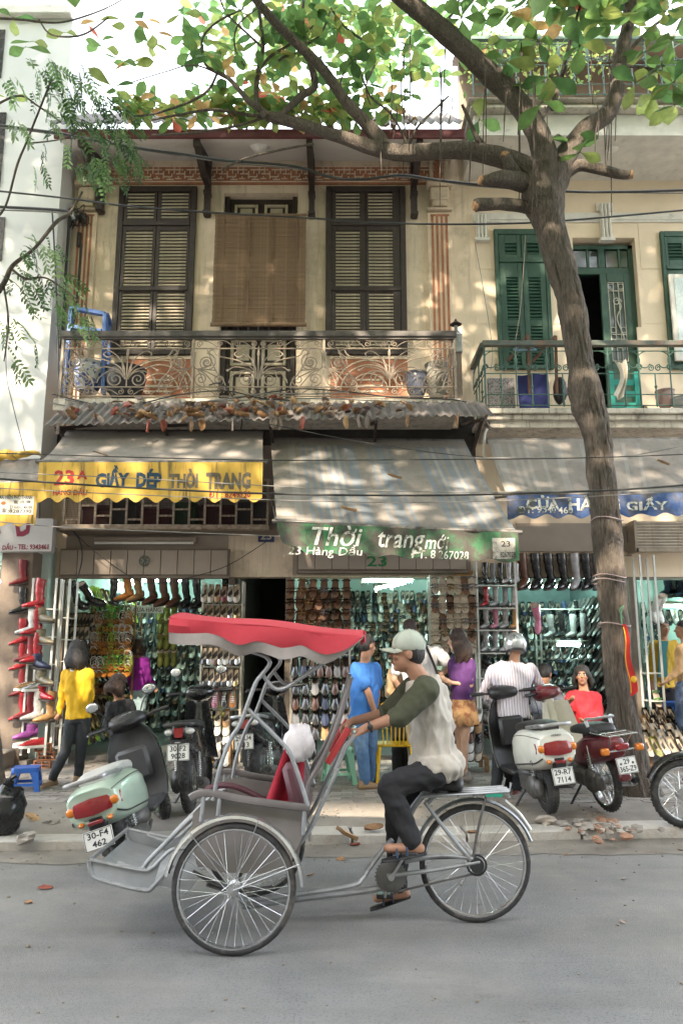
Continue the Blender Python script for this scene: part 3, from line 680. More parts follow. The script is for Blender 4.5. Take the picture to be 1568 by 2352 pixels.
# ================================================================== corrugated awning roof below the balcony
YA0, YA1 = 9.12, 9.88
ax0, ax1 = P(108, 970, YA0).x, P(1128, 955, YA0).x
za0l, za0r = P(108, 976, YA0).z, P(1120, 955, YA0).z; za1 = P(600, 925, YA1).z
tin = thing('corrugated_awning_roof', 'narrow corrugated sheet roof strewn with dead leaves below the scrollwork balcony', 'awning roof', ((ax0+ax1)/2, YA1, za0l))
n = 6; wv = (ax1-ax0)/n
def tin_z(x, v): return lerp(lerp(za0l, za0r, (x-ax0)/(ax1-ax0)), za1, v)
for k in range(n):
    q = MB(); xa, xb = ax0+wv*k-.04, ax0+wv*(k+1)+.03; dz = .01*(k % 2); st = R.uniform(-.04, .04)
    q.sheet(lambda u, v: V((lerp(xa, xb, u), lerp(YA0+st*(1-v), YA1, v), tin_z(lerp(xa, xb, u), v)+.016*sin(2*pi*lerp(xa, xb, u)/.105)+dz+NZ.noise(V((lerp(xa, xb, u)*1.5, v, k)))*.02)), int((xb-xa)/.105*6), 3, (0, .003, .005))
    obj('corrugated_sheet', q, m_roof, tin, smooth=60)
for xx in [lerp(ax0+.1, ax1-.1, k/4) for k in range(5)]:
    q = MB(); q.bar((xx, YA0+.05, tin_z(xx, 0)-.03), (xx, F, tin_z(xx, 1)-.03), .04); q.bar((xx, YA0+.1, tin_z(xx, .1)-.06), (xx, F, tin_z(xx, 0)-.5), .035); obj('roof_strut', q, m_brown, tin)
# ================================================================== awnings
def fabric(nm, c, d=(.2,.17,.14), **k): return M(nm, c, .92, var=.12, sc_=2.2, bump=.12, bs=25, dirt=(d, 3.0, .58, .85), **k)
m_aw = fabric('faded_grey_canvas', (.235,.208,.182), streak=((.15,.128,.108), .5, .8))
m_aw2 = fabric('faded_blue_canvas', (.175,.19,.205)); m_aw3 = fabric('pale_stripe_canvas', (.265,.245,.222))
m_pipe = M('grimy_steel_pipe', (.2,.19,.18), .5, .5, var=.3, sc_=9, dirt=((.06,.05,.045), 7, .5, .65))
m_yel = fabric('yellow_valance_canvas', (.70,.44,.085), (.36,.22,.07), streak=((.14,.10,.05), .54, .68))
m_grn = M('grimy_green_canvas', (.03,.19,.075), .85, var=.25, sc_=4, bump=.2, dirt=((.055,.05,.042), 2.2, .40, .56), c2=(.07,.25,.11), c2s=6, streak=((.07,.06,.05), .52, .64))
m_blu = M('grimy_blue_canvas', (.045,.10,.27), .85, var=.25, sc_=5, bump=.2, dirt=((.10,.095,.10), 4, .46, .62), c2=(.12,.17,.33), c2s=7)
def paint(nm, c): return M(nm, c, .8, var=.25, sc_=14)
t_red = paint('red_lettering', (.42,.03,.03)); t_blu = paint('dark_blue_lettering', (.03,.075,.13)); t_gry = paint('faded_grey_lettering', (.17,.14,.10)); t_wht = M('worn_white_lettering', (.72,.72,.66), .8, var=.3, sc_=25, dirt=((.09,.11,.075), 8, .50, .58)); t_mar = paint('maroon_lettering', (.22,.02,.045)); t_blk = paint('black_lettering', (.03,.03,.035)); t_grnl = paint('green_lettering', (.03,.2,.06))
def awning(label, tl, tr_, bl, br, vh, vmat, mats, stripes=None, sag=.06, scal=.03, nsc=11, ripple=.012, lip=True, seed=0, vbl=None, curl=0):
    """tl.. are (px, py, Y) picture corners of the fabric; vh = valance height in metres"""
    A, B, C, D = P(*tl), P(*tr_), P(*bl), P(*br)
    t = thing('shop_awning', label, 'awning', ((C+D)/2).to_tuple())
    q = MB(); rr = random.Random(seed); nu = 60
    def fn(u, v):
        p = lerp(lerp(A, B, u), lerp(C, D, u), v); s_ = sin(pi*v)
        return p+V((0, 0, -sag*s_*(.75+.35*NZ.noise(V((u*3, seed, 1))))+NZ.noise(V((u*9, v*3, seed)))*.014))
    q.sheet(fn, nu, 14, (0, .004, -.008))
    if stripes:
        q.mi = []; cols = [rr.choice(stripes) for _ in range(nu)]
        for j in range(14):
            for i in range(nu): q.mi.append(cols[i] if (j > 0) else 0)
        q.mi += [0]*(len(q.f)-len(q.mi))
    obj('canvas', q, mats, t)
    q = MB(); d = (D-C).normalized(); pts = [lerp(C, D, k/12)+V((0, 0, -.012*sin(pi*k/12)))-d*.05*(k == 0)+d*.05*(k == 12) for k in range(13)]
    q.tube(pts, .024, 10); obj('front_rail', q, m_pipe, t)
    q = MB()
    for (a_, c_) in ((A, C), (B, D)): q.tube([c_+V((0, .02, -.02)), a_+V((0, .12, -.75))], .014, 6)
    q.tube([A+V((0, .04, 0)), B+V((0, .04, 0))], .03, 8); obj('awning_arm', q, m_pipe, t)
    yv = lambda x, z: C.y-.026+ripple*(sin(x*9+seed)+.7*sin(x*21+2*seed)+.6*NZ.noise(V((x*2, z*4, seed))))*min(1, max(0, (max(C.z, D.z)-z)/.2))
    q = MB()
    def vf(u, v):
        x = lerp(C.x, D.x, u); top = lerp(C.z, D.z, u)-.015
        hh = vh+scal*sin(2*pi*u*nsc+1)*v
        if curl: hh -= .10*max(0, 1-u*9)*v
        z = top-hh*v; return V((x+(curl*.06*max(0, 1-u*8)*v), yv(x, z), z))
    q.sheet(vf, 120, 8, (0, .004, 0)); va = obj('valance', q, vmat, t)
    def put(s, x0, y0, x1, y1, mat, bold=.012, shear=0, tilt=0, sp=1.0):
        Yv = C.y-.026; p0, p1 = P(x0, y1, Yv), P(x1, y0, Yv); cx, cz = (p0.x+p1.x)/2, (p0.z+p1.z)/2
        def m(x, y, z): X_ = cx+x; Z_ = cz+y+x*tilt; return (X_, yv(X_, Z_)-.003-z, Z_)
        return lettering(s, abs(p1.z-p0.z), mat, va, m, width=p1.x-p0.x, bold=bold, shear=shear, sp=sp)
    return t, put, va, yv
Z = P
t, put, va, yv = awning('grey canvas awning with a yellow valance lettered in red and dark blue', (152, 992, 9.5), (603, 993, 9.5), (93, 1060, 8.6), (604, 1060, 8.6), .445, m_yel, [m_aw], seed=1, nsc=11.5)
put('23', 123, 1080, 173, 1115, t_red, .03); put('A', 177, 1081, 202, 1101, t_red, .03)
put('GIẦY', 219, 1069, 299, 1119, t_blu, .05); put('DÉP', 313, 1077, 372, 1121, t_blu, .05)
put('THỜI', 387, 1077, 457, 1122, t_gry, .05); put('TRANG', 472, 1085, 577, 1124, t_gry, .05)
put('HÀNG DẦU', 121, 1118, 202, 1138, t_red, .01); put('ĐT : 8249330', 480, 1128, 576, 1143, t_red, .01)
t, put, va, yv = awning('long sloping blue-grey striped awning with a grimy green valance', (622, 1008, 9.7), (1066, 1012, 9.7), (636, 1197, 7.85), (1187, 1222, 7.85), .30, m_grn, [m_aw, m_aw2, m_aw3], stripes=[0,0,0,1,1,2], seed=2, nsc=7.5, scal=.016, ripple=.02, sag=.09, curl=1)
put('Thời', 716, 1207, 832, 1254, t_wht, .01, .25, -.02); put('trang', 868, 1222, 975, 1272, t_wht, .01, .25, -.02); put('mới', 975, 1228, 1030, 1262, t_wht, .006, .25, -.02)
put('23 Hàng Dầu', 661, 1251, 832, 1281, t_wht, .004, .12, -.015); put('ĐT. 8 267028', 944, 1264, 1076, 1284, t_wht, .004, .12, -.03)
q = MB(); x0, x1 = P(1130, 1265, 7.82).x, P(1182, 1265, 7.82).x
q.sheet(lambda u, v: V((lerp(x0, x1, u), yv(lerp(x0, x1, u), lerp(P(1150, 1284, 7.82).z, P(1150, 1236, 7.82).z, v))-.003, lerp(P(1150, 1284, 7.82).z, P(1150, 1236, 7.82).z, v))), 8, 6, (0, .002, 0)); obj('valance_patch', q, M('grimy_white_canvas', (.5,.47,.42), .9, var=.3, sc_=9, dirt=((.08,.07,.06), 7, .47, .62)), va)
put('23', 1150, 1243, 1170, 1256, t_blk, .01); put('8267028', 1148, 1268, 1182, 1280, t_blk, .01)
t, put, va, yv = awning('grey awning with a torn blue valance behind the street tree', (1119, 1010, 9.55), (1640, 1008, 9.55), (1163, 1136, 8.6), (1650, 1128, 8.6), .255, m_blu, [m_aw, m_aw3], stripes=[0,0,0,0,1], seed=3, nsc=9, scal=.022, ripple=.025)
put('CỬA', 1208, 1138, 1283, 1170, t_wht, .03); put('HÀNG', 1306, 1138, 1420, 1172, t_wht, .03); put('GIẦY', 1438, 1140, 1530, 1172, t_wht, .03); put('ĐT: 9340 460', 1190, 1163, 1315, 1179, t_wht, .01)
t, put, va, yv = awning('small awning with a stained yellow valance at the white house', (-60, 1062, 9.7), (92, 1056, 9.7), (-70, 1108, 9.1), (90, 1106, 9.1), .52, m_yel, [m_aw], seed=4, nsc=4, scal=.02)
q = MB(); x0, x1, z0, z1 = rect(-60, 1140, 78, 1182, 9.07); q.sheet(lambda u, v: V((lerp(x0, x1, u), yv(lerp(x0, x1, u), lerp(z0, z1, v))-.003, lerp(z0, z1, v))), 16, 6, (0, .002, 0)); obj('valance_patch', q, M('white_print_patch', (.68,.66,.6), .9, var=.12), va)
put('MÁI HIÊN PHÚ THÀNH', 0, 1135, 75, 1147, t_blk, .01); put('富 成 牌', 32, 1149, 71, 1157, t_blk, .005); put('23 HÀNG MÀNH', 24, 1159, 74, 1169, t_blk, .008); put(':8287390', 20, 1170, 73, 1178, t_blk, .015); put('☎', 4, 1167, 18, 1178, t_blk, .0)
q = MB(); p0 = P(8, 1156, 9.06); q.ell((p0.x+.005, yv(p0.x, p0.z)-.004, p0.z), (.03, .004, .022), 10, 6); obj('emblem', q, paint('orange_print', (.5,.18,.04)), va)
# bunched yellow cloth above it
q = MB(); x0, x1 = P(-60, 1050, 9.6).x, P(94, 1050, 9.6).x; zt_, zb_ = P(40, 1032, 9.6).z, P(40, 1070, 9.6).z
q.sheet(lambda u, v: V((lerp(x0, x1, u), 9.62-.06*sin(v*pi)-.02*sin(u*30+v*6), lerp(zb_+.16*u, zt_-.02*u, v)+.012*sin(u*17))), 40, 10, (0, .01, 0)); one('rolled_banner', 'bunched dirty yellow cloth tied above the small awning of the white house', 'cloth', q, m_yel)
# ================================================================== dark gap behind the awnings, grille over the left shop
q = MB(); a, c, z0, z1 = rect(146, 1100, 618, 1206, F-.55); gl = thing('window_grille', 'rusty cream bar grille with wire mesh over the left shopfront', 'grille', ((a+c)/2, F-.55, z0))
q.bb(a, c, F-.62, F-.5, z0-.07, z0, b=.01); q.bb(a, c, F-.56, F-.53, z1-.03, z1); obj('grille_frame', q, m_metalg, gl)
me = MB().bb(-.014, .014, -.014, .014, 0, z1-z0).mesh('grille_bar', m_metalg)
for k in range(14): inst('grille_bar', me, gl, V((lerp(a+.02, c-.02, k/13), F-.55, z0))-org(gl))
hm = MB().bb(0, (c-a)/13-.03, -.01, .01, -.012, .012).mesh('grille_crossbar', m_metalg)
for k in range(13): inst('grille_crossbar', hm, gl, V((lerp(a+.02, c-.02, k/13)+.015, F-.55, z0+(z1-z0)*(.12, .42, .2, .34)[k % 4]))-org(gl))
q = MB()
for k in range(150): xx = lerp(a, c, k/150); q.bb(xx, xx+.004, F-.52, F-.516, z0, z1)
for k in range(26): zz_ = lerp(z0, z1, k/26); q.bb(a, c, F-.517, F-.513, zz_, zz_+.004)
o = obj('wire_mesh', q, m_mesh, gl); o['kind'] = 'stuff'
q = MB(); q.bb(a-.1, c+.1, F-.48, F, z0-.06, z0-.0); q.bb(a-.1, c+.1, F-.1, F-.08, z0, z1+.6); obj('ledge', q, m_pier, gl)
# boxes stored behind the grille
for k, (u, w_, h_, cc) in enumerate(((.08, .4, .3, (.12,.02,.02)), (.22, .35, .36, (.05,.04,.04)), (.36, .42, .25, (.16,.03,.03)), (.53, .3, .34, (.03,.09,.03)), (.66, .45, .3, (.1,.02,.02)), (.84, .4, .34, (.06,.05,.05)))):
    q = MB(); xx = lerp(a, c, u); q.bb(xx, xx+w_, F-.42, F-.15, z0+.001, z0+h_, b=.01); q.bb(xx-.01, xx+w_+.01, F-.43, F-.14, z0+h_-.07, z0+h_+.004, b=.008)
    one('shoe_carton', ['maroon carton', 'black carton', 'wide dark red carton', 'dark green carton', 'long crimson carton', 'grey-brown carton'][k]+' stored behind the bar grille', 'carton', q, M('carton_%d' % k, cc, .7))
# house number plates
def plate(s, x0, y0, x1, y1, Y, label, col=(.03,.04,.12), tcol=None):
    a, c, z0, z1 = rect(x0, y0, x1, y1, Y); t = thing('number_plate', label, 'sign', ((a+c)/2, Y, z0)); q = MB(); q.bb(a, c, Y-.015, Y, z0, z1, b=.004); obj('plate', q, M('enamel_blue', col, .35, var=.2), t)
    lettering(s, (z1-z0)*.62, tcol or M('plate_numeral', (.55,.5,.4), .5), t, loc=((a+c)/2, Y-.017, (z0+z1)/2), width=(c-a)*.68, bold=.015)
plate('23', 593, 1217, 630, 1245, F-.02, 'blue enamel house number plate 23 beside the green valance')
plate('2', 1438, 1220, 1458, 1247, F-.02, 'dark blue enamel number plate behind the tree trunk')
lettering('23', .2*.75, t_grnl, house, loc=V((P(865, 1287, F-.18).x, F-.178, P(865, 1289, F-.18).z)), width=.28, bold=.02)
# unlit tube lamp over the left shop
a, c, z0, z1 = rect(215, 1236, 450, 1246, F-.1); q = MB(); q.bb(a, c, F-.1, F-.013, z0-.01, z1+.02, b=.01); tl = thing('tube_lamp', 'unlit fluorescent tube lamp over the left shopfront', 'lamp', (a, F-.1, z0)); obj('lamp_housing', q, m_shopw, tl)
q = MB(); q.tube([(a+.03, F-.13, z0-.01), (c-.03, F-.13, z0-.01)], .019, 10); obj('lamp_tube', q, m_lampg, tl)
# round vent ornament
p = P(331, 1288, F-.2); q = MB(); q.tube([(p.x+.07*cos(t_), F-.19, p.z+.07*sin(t_)) for t_ in [2*pi*i/20 for i in range(20)]], .008, 6, closed=True)
for i in range(6): q.bar((p.x, F-.19, p.z), (p.x+.07*cos(i*pi/3), F-.19, p.z+.07*sin(i*pi/3)), .01)
q.ell((p.x, F-.19, p.z), (.022, .012, .022), 8, 6); one('round_ornament', 'small round metal ornament hung on the white board fascia', 'ornament', q, M('old_bronze', (.12,.15,.13), .5, .4))
# sign of the white house's shop
a, c, z0, z1 = rect(-80, 1190, 122, 1267, YL-.12); sg = thing('shop_signboard', 'pale shop signboard with maroon letter and telephone number at the white house', 'sign', ((a+c)/2, YL-.12, z0)); q = MB(); q.bb(a, c, YL-.12, YL-.001, z0, z1, b=.008); obj('board', q, M('signboard_grey', (.42,.40,.38), .6, var=.06), sg)
def sgput(s, x0, y0, x1, y1, mat, bold=.01, shear=0, par=sg, Y=YL-.1225):
    p0, p1 = P(x0, y1, Y), P(x1, y0, Y); return lettering(s, p1.z-p0.z, mat, par, loc=((p0.x+p1.x)/2, Y, (p0.z+p1.z)/2), width=p1.x-p0.x, bold=bold, shear=shear)
sgput('D', 28, 1180, 72, 1232, t_mar, .04, -.3); sgput('DẦU', 6, 1247, 31, 1263, t_mar, .02); sgput('- TEL: 9343461', 34, 1250, 112, 1262, t_mar, .02); sgput('A', -20, 1190, 5, 1225, t_mar, .04)
# ================================================================== cables
m_cab = M('black_cable', (.03,.03,.03), .5, var=.2); m_cabg = M('grey_cable', (.22,.21,.2), .6, var=.2)
def cable(pts, Y, r, label, mat=None, n=8, name='cable', wob=0):
    w3 = []
    for k, p in enumerate(pts):
        w3.append(P(p[0], p[1], p[2] if len(p) > 2 else Y))
    q = MB(); q.tube(bez(w3, n), r, 6); return one(name, label, 'cable', q, mat or m_cab)
cable([(-30,284),(130,305),(220,322),(330,342),(440,357),(520,369),(620,376),(690,385),(760,407),(830,412),(920,402),(1000,413),(1100,424),(1240,436),(1340,441),(1450,440),(1600,436)], 9.05, .016, 'thick black power cable drooping across under the old eave')
cable([(-30,290),(130,309),(330,345),(520,373),(690,389),(800,412),(920,406),(1100,428),(1300,440),(1600,444)], 9.08, .008, 'thin wire twisted along the thick power cable', m_cabg)
cable([(-30,436),(150,455),(300,474),(500,489),(700,500),(840,511),(1050,515),(1230,511),(1400,498),(1600,480)], 9.0, .012, 'power cable crossing the tops of the brown shutters')
cable([(-30,474),(60,478),(150,484),(165,492)], 9.95, .02, 'cable bundle entering the tangled junction from the white wall')
cable([(-30,482),(60,484),(150,490),(170,500)], 9.95, .012, 'cable just below the bundle on the white wall', m_cabg)
cable([(-30,1040),(300,1050),(600,1057),(900,1056),(1200,1054),(1400,1050),(1600,1042)], 7.7, .006, 'thin wire running along the front rail of the lettered yellow valance')
cable([(-30,1098),(300,1120),(620,1134),(900,1138),(1100,1136),(1400,1126),(1600,1112)], 7.6, .011, 'black cable crossing low over the yellow lettering')
cable([(-30,1084),(300,1098),(620,1116),(900,1128),(1200,1130),(1600,1118)], 7.65, .005, 'hair-thin wire crossing the yellow lettering', m_cabg)
cable([(-30,1120),(300,1136),(620,1148),(900,1154),(1200,1148),(1600,1126)], 7.6, .005, 'thin wire skimming the scalloped edge of the yellow valance', m_cabg)
cable([(-30,1196),(160,1212),(400,1222),(650,1232)], 8.3, .006, 'pale wire slung before the bar grille', m_cabg)
cable([(1080,1052),(1300,1052),(1450,1046),(1620,1012)], 8.3, .006, 'thin wire rising over the grey awning behind the tree', m_cabg)
cable([(560,962,9.1),(800,1010,8.9),(1000,1040,8.4),(1110,1050,8.3)], 9, .005, 'thin wire falling across the blue-grey striped awning')
cable([(170,1222),(220,1268),(300,1325),(350,1340),(420,1330),(520,1300),(610,1245)], 10.45, .006, 'sagging brown wire looped below the unlit tube lamp')
cable([(165,1215),(185,1245),(188,1290),(170,1345),(150,1340)], 10.4, .008, 'looped cable end beside the left shopfront pier')
cable([(18,700),(15,850),(30,930),(50,1010),(60,1045)], 10.2, .006, 'thin cord hanging down the white wall', m_cab)
cable([(120,480),(127,600),(133,760),(136,900),(130,960)], 10.2, .012, 'vertical black cable down the corner of the white wall')
cable([(160,500),(156,560),(150,650),(147,730),(140,800)], 10.5, .022, 'thick vertical cable pair beside the side pilaster')
cable([(187,560),(183,620),(176,700),(165,765)], 10.55, .018, 'vertical service cable near the side pilaster')
cable([(1091,560),(1112,680),(1130,800),(1126,850)], 10.7, .005, 'thin brown wire hanging on the pale yellow wall', m_cabg)
cable([(1206,540),(1195,700),(1180,800)], 10.6, .006, 'cream cord hanging before the green shutter', m_iron)
for k, pts in enumerate((((120,905),(250,935),(330,925),(420,905),(520,898),(600,915),(680,920)), ((118,925),(200,938),(330,930),(470,922),(600,905),(720,905),(800,900)), ((540,915),(640,898),(700,893),(800,900),(900,912),(1040,918),(1110,935)), ((150,918),(300,942),(450,925),(700,915),(900,922),(1120,930)), ((480,885),(500,880),(520,890),(545,930),(556,962),(550,1000)), ((1090,930),(1110,960),(1125,980),(1140,985)))):
    cable(pts, 9.84+.01*k, .009, ['sagging black cable under the left part of the scrollwork', 'cable dipping along the foot of the scrollwork', 'arched black cable in front of the balcony door', 'long slack cable lying over the dead leaves', 'looped cable end dangling over the tin edge', 'short cable bent round the balcony corner'][k], m_cab if k % 2 == 0 else m_cabg)
# junction tangle on the side pilaster
jt = thing('cable_junction', 'tangled junction of coiled cables on the side pilaster', 'cable tangle', P(170, 500, F-.15).to_tuple()); q = MB(); jr = random.Random(4)
for k in range(16):
    c0 = P(jr.uniform(160, 195), jr.uniform(482, 515), F-.2); a1, a2 = jr.uniform(.06, .14), jr.uniform(.05, .1); ph = jr.uniform(0, 6)
    q.tube([c0+V((a1*cos(t_+ph), -.06*sin(t_*1.5+ph), a2*sin(t_)+.03*sin(3*t_))) for t_ in [5.2*i/18 for i in range(19)]], .007, 5)
obj('cable_coil', q, m_cab, jt)
q = MB(); p = P(192, 502, F-.14); q.box(p, (.1, .09, .16), b=.015); p2 = P(182, 552, F-.12); q.tube([p2+V((0, 0, .12)), p2-V((0, 0, .1))], .035, 10); obj('insulator', q, m_brown, jt)
q = MB(); q.tube([P(164, 486, F-.24), P(172, 505, F-.24)], [.04, .03], 10); obj('tape_wrap', q, M('silver_tape', (.5,.5,.5), .4, .3), jt)
# pipe at the balcony corner
cable([(1118,985),(1112,1000),(1110,1050)], 9.6, .02, 'grey drain pipe bent below the balcony corner', m_trimw)
# ================================================================== houses across the street, behind the viewer
m_opp = M('opposite_house_plaster', (.60,.54,.44), .85, var=.1, sc_=1)
for k, (xa, xb, hh, lab) in enumerate(((-22, -7.3, 11.6, 'plain plastered house across the street, at the near end'), (-7.2, 1.2, 9.0, 'plain plastered house directly across the street, its added roof wall pierced for a sun patch'), (1.3, 12, 11.9, 'taller plastered house across the street'), (12.1, 26, 11.5, 'wide plastered house across the street, at the far end'))):
    t = thing('facing_house', lab, 'house', ((xa+xb)/2, -5, 0), 'houses across the street'); q = MB(); q.bb(xa, xb, -9, -4.6, -.01, hh)
    if k == 1:                                     # added unseen roof wall, its opening shaped to throw the pavement sun patch
        q.bb(xa, -4.5, -4.9, -4.6, hh, 12); q.bb(-3.3, xb, -4.9, -4.6, hh, 12); q.bb(-4.5, -3.3, -4.9, -4.6, hh, 9.75); q.bb(-4.5, -3.3, -4.9, -4.6, 10.4, 12)
    obj('wall', q, m_opp, t)
    wm = MB().bb(-.6, .6, -.03, .06, -1.0, 1.0, b=.02).mesh('window', m_green)
    for i in range(int((xb-xa)/2.6)):
        for zz_ in (1.4, 5.0, 8.0): inst('window', wm, t, V((xa+1.4+2.6*i, -4.6, zz_))-org(t))
# ================================================================== street tree
m_bark = M('tree_bark', (.185,.15,.122), .92, var=.35, sc_=7, bump=1.0, bs=9, stretch=(9,9,1.3), dirt=((.07,.056,.046), 5, .48, .68))
m_bark.node_tree.nodes['Bump'].inputs['Distance'].default_value = .05
m_cut = M('cut_wood', (.42,.24,.12), .8, var=.25, sc_=20)
def leafmat(nm, c, tr=.5):
    m = M(nm, c, .45, var=.25, sc_=9, rnd=.25); t = m.node_tree; N = t.nodes; L = t.links; b = N['Principled BSDF']
    ts = N.new('ShaderNodeBsdfTranslucent'); mx = N.new('ShaderNodeMixShader'); mx.inputs[0].default_value = tr
    src = b.inputs['Base Color'].links[0].from_socket; hs = N.new('ShaderNodeHueSaturation'); hs.inputs['Value'].default_value = 2.9; hs.inputs['Saturation'].default_value = .88; L.new(src, hs.inputs['Color']); L.new(hs.outputs[0], ts.inputs[0])
    L.new(b.outputs[0], mx.inputs[1]); L.new(ts.outputs[0], mx.inputs[2]); L.new(mx.outputs[0], N['Material Output'].inputs[0]); return m
m_lf = [leafmat('leaf_green', (.075,.14,.03)), leafmat('leaf_dark_green', (.045,.10,.025)), leafmat('leaf_yellow_green', (.14,.17,.035)), leafmat('leaf_orange', (.30,.17,.05)), leafmat('leaf_red', (.33,.05,.02))]
TY = 8.25
tree = thing('street_tree', 'big almond-leaved street tree with dark ridged trunk leaning before the shops', 'tree', G(1455, 1825, .14).to_tuple())
def limb(pts, nm, n=12, par=tree, rough=.03, mat=m_bark, sd=0):
    """pts: (px, py, width_px, Y)"""
    c = []; 
    for (x, y, w_, *r_) in pts:
        Y = r_[0] if r_ else TY; p = P(x, y, Y); k = (P(x+1, y, Y)-P(x, y, Y)).length; c.append((p, w_*k/2))
    sb = 14 if n > 20 else 8; ps = bez([p for p, _ in c], sb); rs = []
    for i in range(len(ps)):
        t = i/sb; j = min(int(t), len(c)-2); f = t-j; rs.append(lerp(c[j][1], c[j+1][1], f))
    q = MB(); N_ = len(ps); vs = []; rings = []
    a, b_ = frame(ps[1]-ps[0])
    for i, p in enumerate(ps):
        t = (ps[min(i+1, N_-1)]-ps[max(i-1, 0)]).normalized(); a = (a-t*a.dot(t)).normalized(); b_ = t.cross(a)
        ring = []
        for k in range(n):
            th = 2*pi*k/n; d = a*cos(th)+b_*sin(th)
            rr = rs[i]*(1+rough*4*NZ.noise((p+d*rs[i])*3.1)+rough*2*NZ.noise((p+d*rs[i])*9)); s_ = p+d*rs[i]; rr -= (.016 if n > 20 else .005)*max(0, abs(NZ.noise(V((th*7, th*2.2, s_.z*3.2+s_.x*2))))-.10)*2.5 if n >= 12 else 0
            ring.append(p+d*rr)
        rings.append(ring)
    q.loft(rings); return obj(nm, q, mat, par, smooth=80)
limb([(1468,1850,129),(1462,1815,103),(1450,1760,84),(1432,1650,68),(1420,1550,65),(1410,1400,63),(1398,1280,68),(1390,1180,63),(1376,1060,61),(1364,980,65),(1350,930,75),(1342,890,75),(1335,850,60),(1322,760,61),(1306,680,60),(1285,600,63),(1262,520,73),(1248,460,97),(1248,400,106)], 'trunk', 64, rough=.035)
# limbs (px, py, width, depth)
limb([(1245,430,80),(1250,370,62),(1240,320,52),(1205,255,50),(1155,200,48),(1090,140,46,8.1),(1010,65,44,7.9),(930,0,40,7.7),(840,-70,36,7.4),(700,-180,30,7)], 'limb', 24)
limb([(1262,450,66),(1283,400,56),(1305,345,48),(1345,297,44),(1390,265,42),(1412,215,36),(1422,140,32),(1440,60,30),(1448,-20,27,8.1),(1440,-140,22,7.8)], 'limb', 22)
limb([(1250,450,70),(1225,408,62),(1185,375,50),(1110,352,42),(1020,345,40),(940,352,40),(865,342,34),(790,318,32),(710,292,28),(640,272,26),(612,268,20)], 'limb', 22)
limb([(880,340,38),(868,315,34),(830,272,30),(795,235,27),(745,165,25,8.15),(690,108,24,8.0),(630,50,22,7.8),(570,-20,19,7.6),(480,-120,15,7.3)], 'limb', 12)
limb([(1295,400,30),(1330,380,28),(1380,390,24,8.15),(1425,401,22,8.1),(1448,401,20,8.1)], 'broken_limb', 10)
limb([(1232,482,40),(1200,474,32),(1150,469,28,8.1),(1105,470,30,8.1),(1090,473,28,8.1)], 'sawn_limb', 12)
limb([(1215,425,48),(1180,415,42,8.1),(1150,410,36,8.0),(1120,414,26,8.0),(1104,414,24,8.0)], 'sawn_limb', 12)
limb([(1190,420,36),(1172,385,30,8.1),(1160,358,22,8.05)], 'sawn_limb', 10)
for (x, y, Y, d) in ((1103, 414, 7.99, (-1,-.3,.1)), (1160, 353, 8.04, (.2,-.4,1)), (1089, 473, 8.08, (-1,-.2,0)), (1449, 401, 8.09, (1,-.3,0))):
    q = MB(); p = P(x, y, Y); d = V(d).normalized(); q.tube([p-d*.03, p+d*.015], .05, 12); obj('cut_face', q, m_cut, tree)
TW = [  # twigs (px, py, w, Y)
 [(612,268,16),(590,235,13),(592,170,12),(604,110,10),(598,50,9),(592,-20,8)],[(618,265,18),(575,235,14),(530,185,11),(500,165,8)],[(615,268,12),(560,262,9),(490,252,7),(420,262,6),(350,275,5)],
 [(640,270,14),(690,222,20),(722,200,16),(722,165,9),(700,130,7)],[(722,200,10),(705,120,8),(695,40,7),(700,-20,6)],[(640,140,7),(660,128,6),(700,122,5),(740,140,4)],
 [(500,165,8),(470,145,6),(465,90,5),(500,50,5),(560,20,4)],[(500,165,6),(480,205,7),(440,232,6),(360,260,5),(300,268,4)],[(590,170,7),(620,130,7),(660,105,6),(720,60,5)],
 [(604,110,7),(560,70,6),(520,30,5),(500,-20,4)],[(530,185,6),(450,150,4),(380,165,3),(300,190,3)],[(612,268,8),(540,290,7),(440,305,6),(350,310,5)],
 [(1268,250,14),(1290,170,12),(1310,90,9),(1330,20,7),(1350,-30,6)],[(1240,280,9),(1275,215,8),(1300,150,7)],[(1422,140,12),(1450,110,9),(1500,60,8),(1560,20,7),(1600,0,6)],[(1440,60,10),(1470,40,7),(1530,-10,6)],
 [(1415,150,10),(1470,155,6),(1530,165,5)],[(1105,352,14),(1095,320,12),(1070,260,9),(1060,240,6)],[(1160,365,8),(1120,340,10),(1085,300,8)],[(940,330,8),(960,290,6),(1010,240,6),(1030,220,4)],
 [(935,330,6),(900,265,6),(850,220,5),(830,170,4)],[(790,235,6),(780,200,5),(800,150,4),(850,110,3)],[(720,330,5),(640,345,6),(560,365,5),(510,390,4)],[(1000,65,10),(1040,30,6),(1060,-20,5)],
 [(830,90,6),(790,60,5),(760,20,4)],[(1300,330,5),(1282,310,5),(1270,320,4)],[(860,150,5),(840,200,4),(850,240,3)],[(690,108,8),(735,80,5),(760,20,4)],[(560,150,5),(540,110,4),(545,60,4),(590,20,3)]]
for t_ in TW: limb([(p[0], p[1], p[2]*.95, *(p[3:] or (8.2+R.uniform(-.1, .2),))) for p in t_], 'branch', 7, rough=.02)
# hanging aerial roots and strings
for k in range(34):
    x = R.uniform(860, 1270) if k < 26 else R.uniform(1350, 1430); y0 = R.uniform(60, 330); L = R.uniform(140, 330) if y0 < 200 else R.uniform(60, 120)
    Y = R.uniform(7.95, 8.4); limb([(x, y0, 3, Y), (x+R.uniform(-6, 6), y0+L*.4, 3.2, Y), (x+R.uniform(-9, 9), y0+L, 2.2, Y)], 'hanging_twig', 5, rough=0)
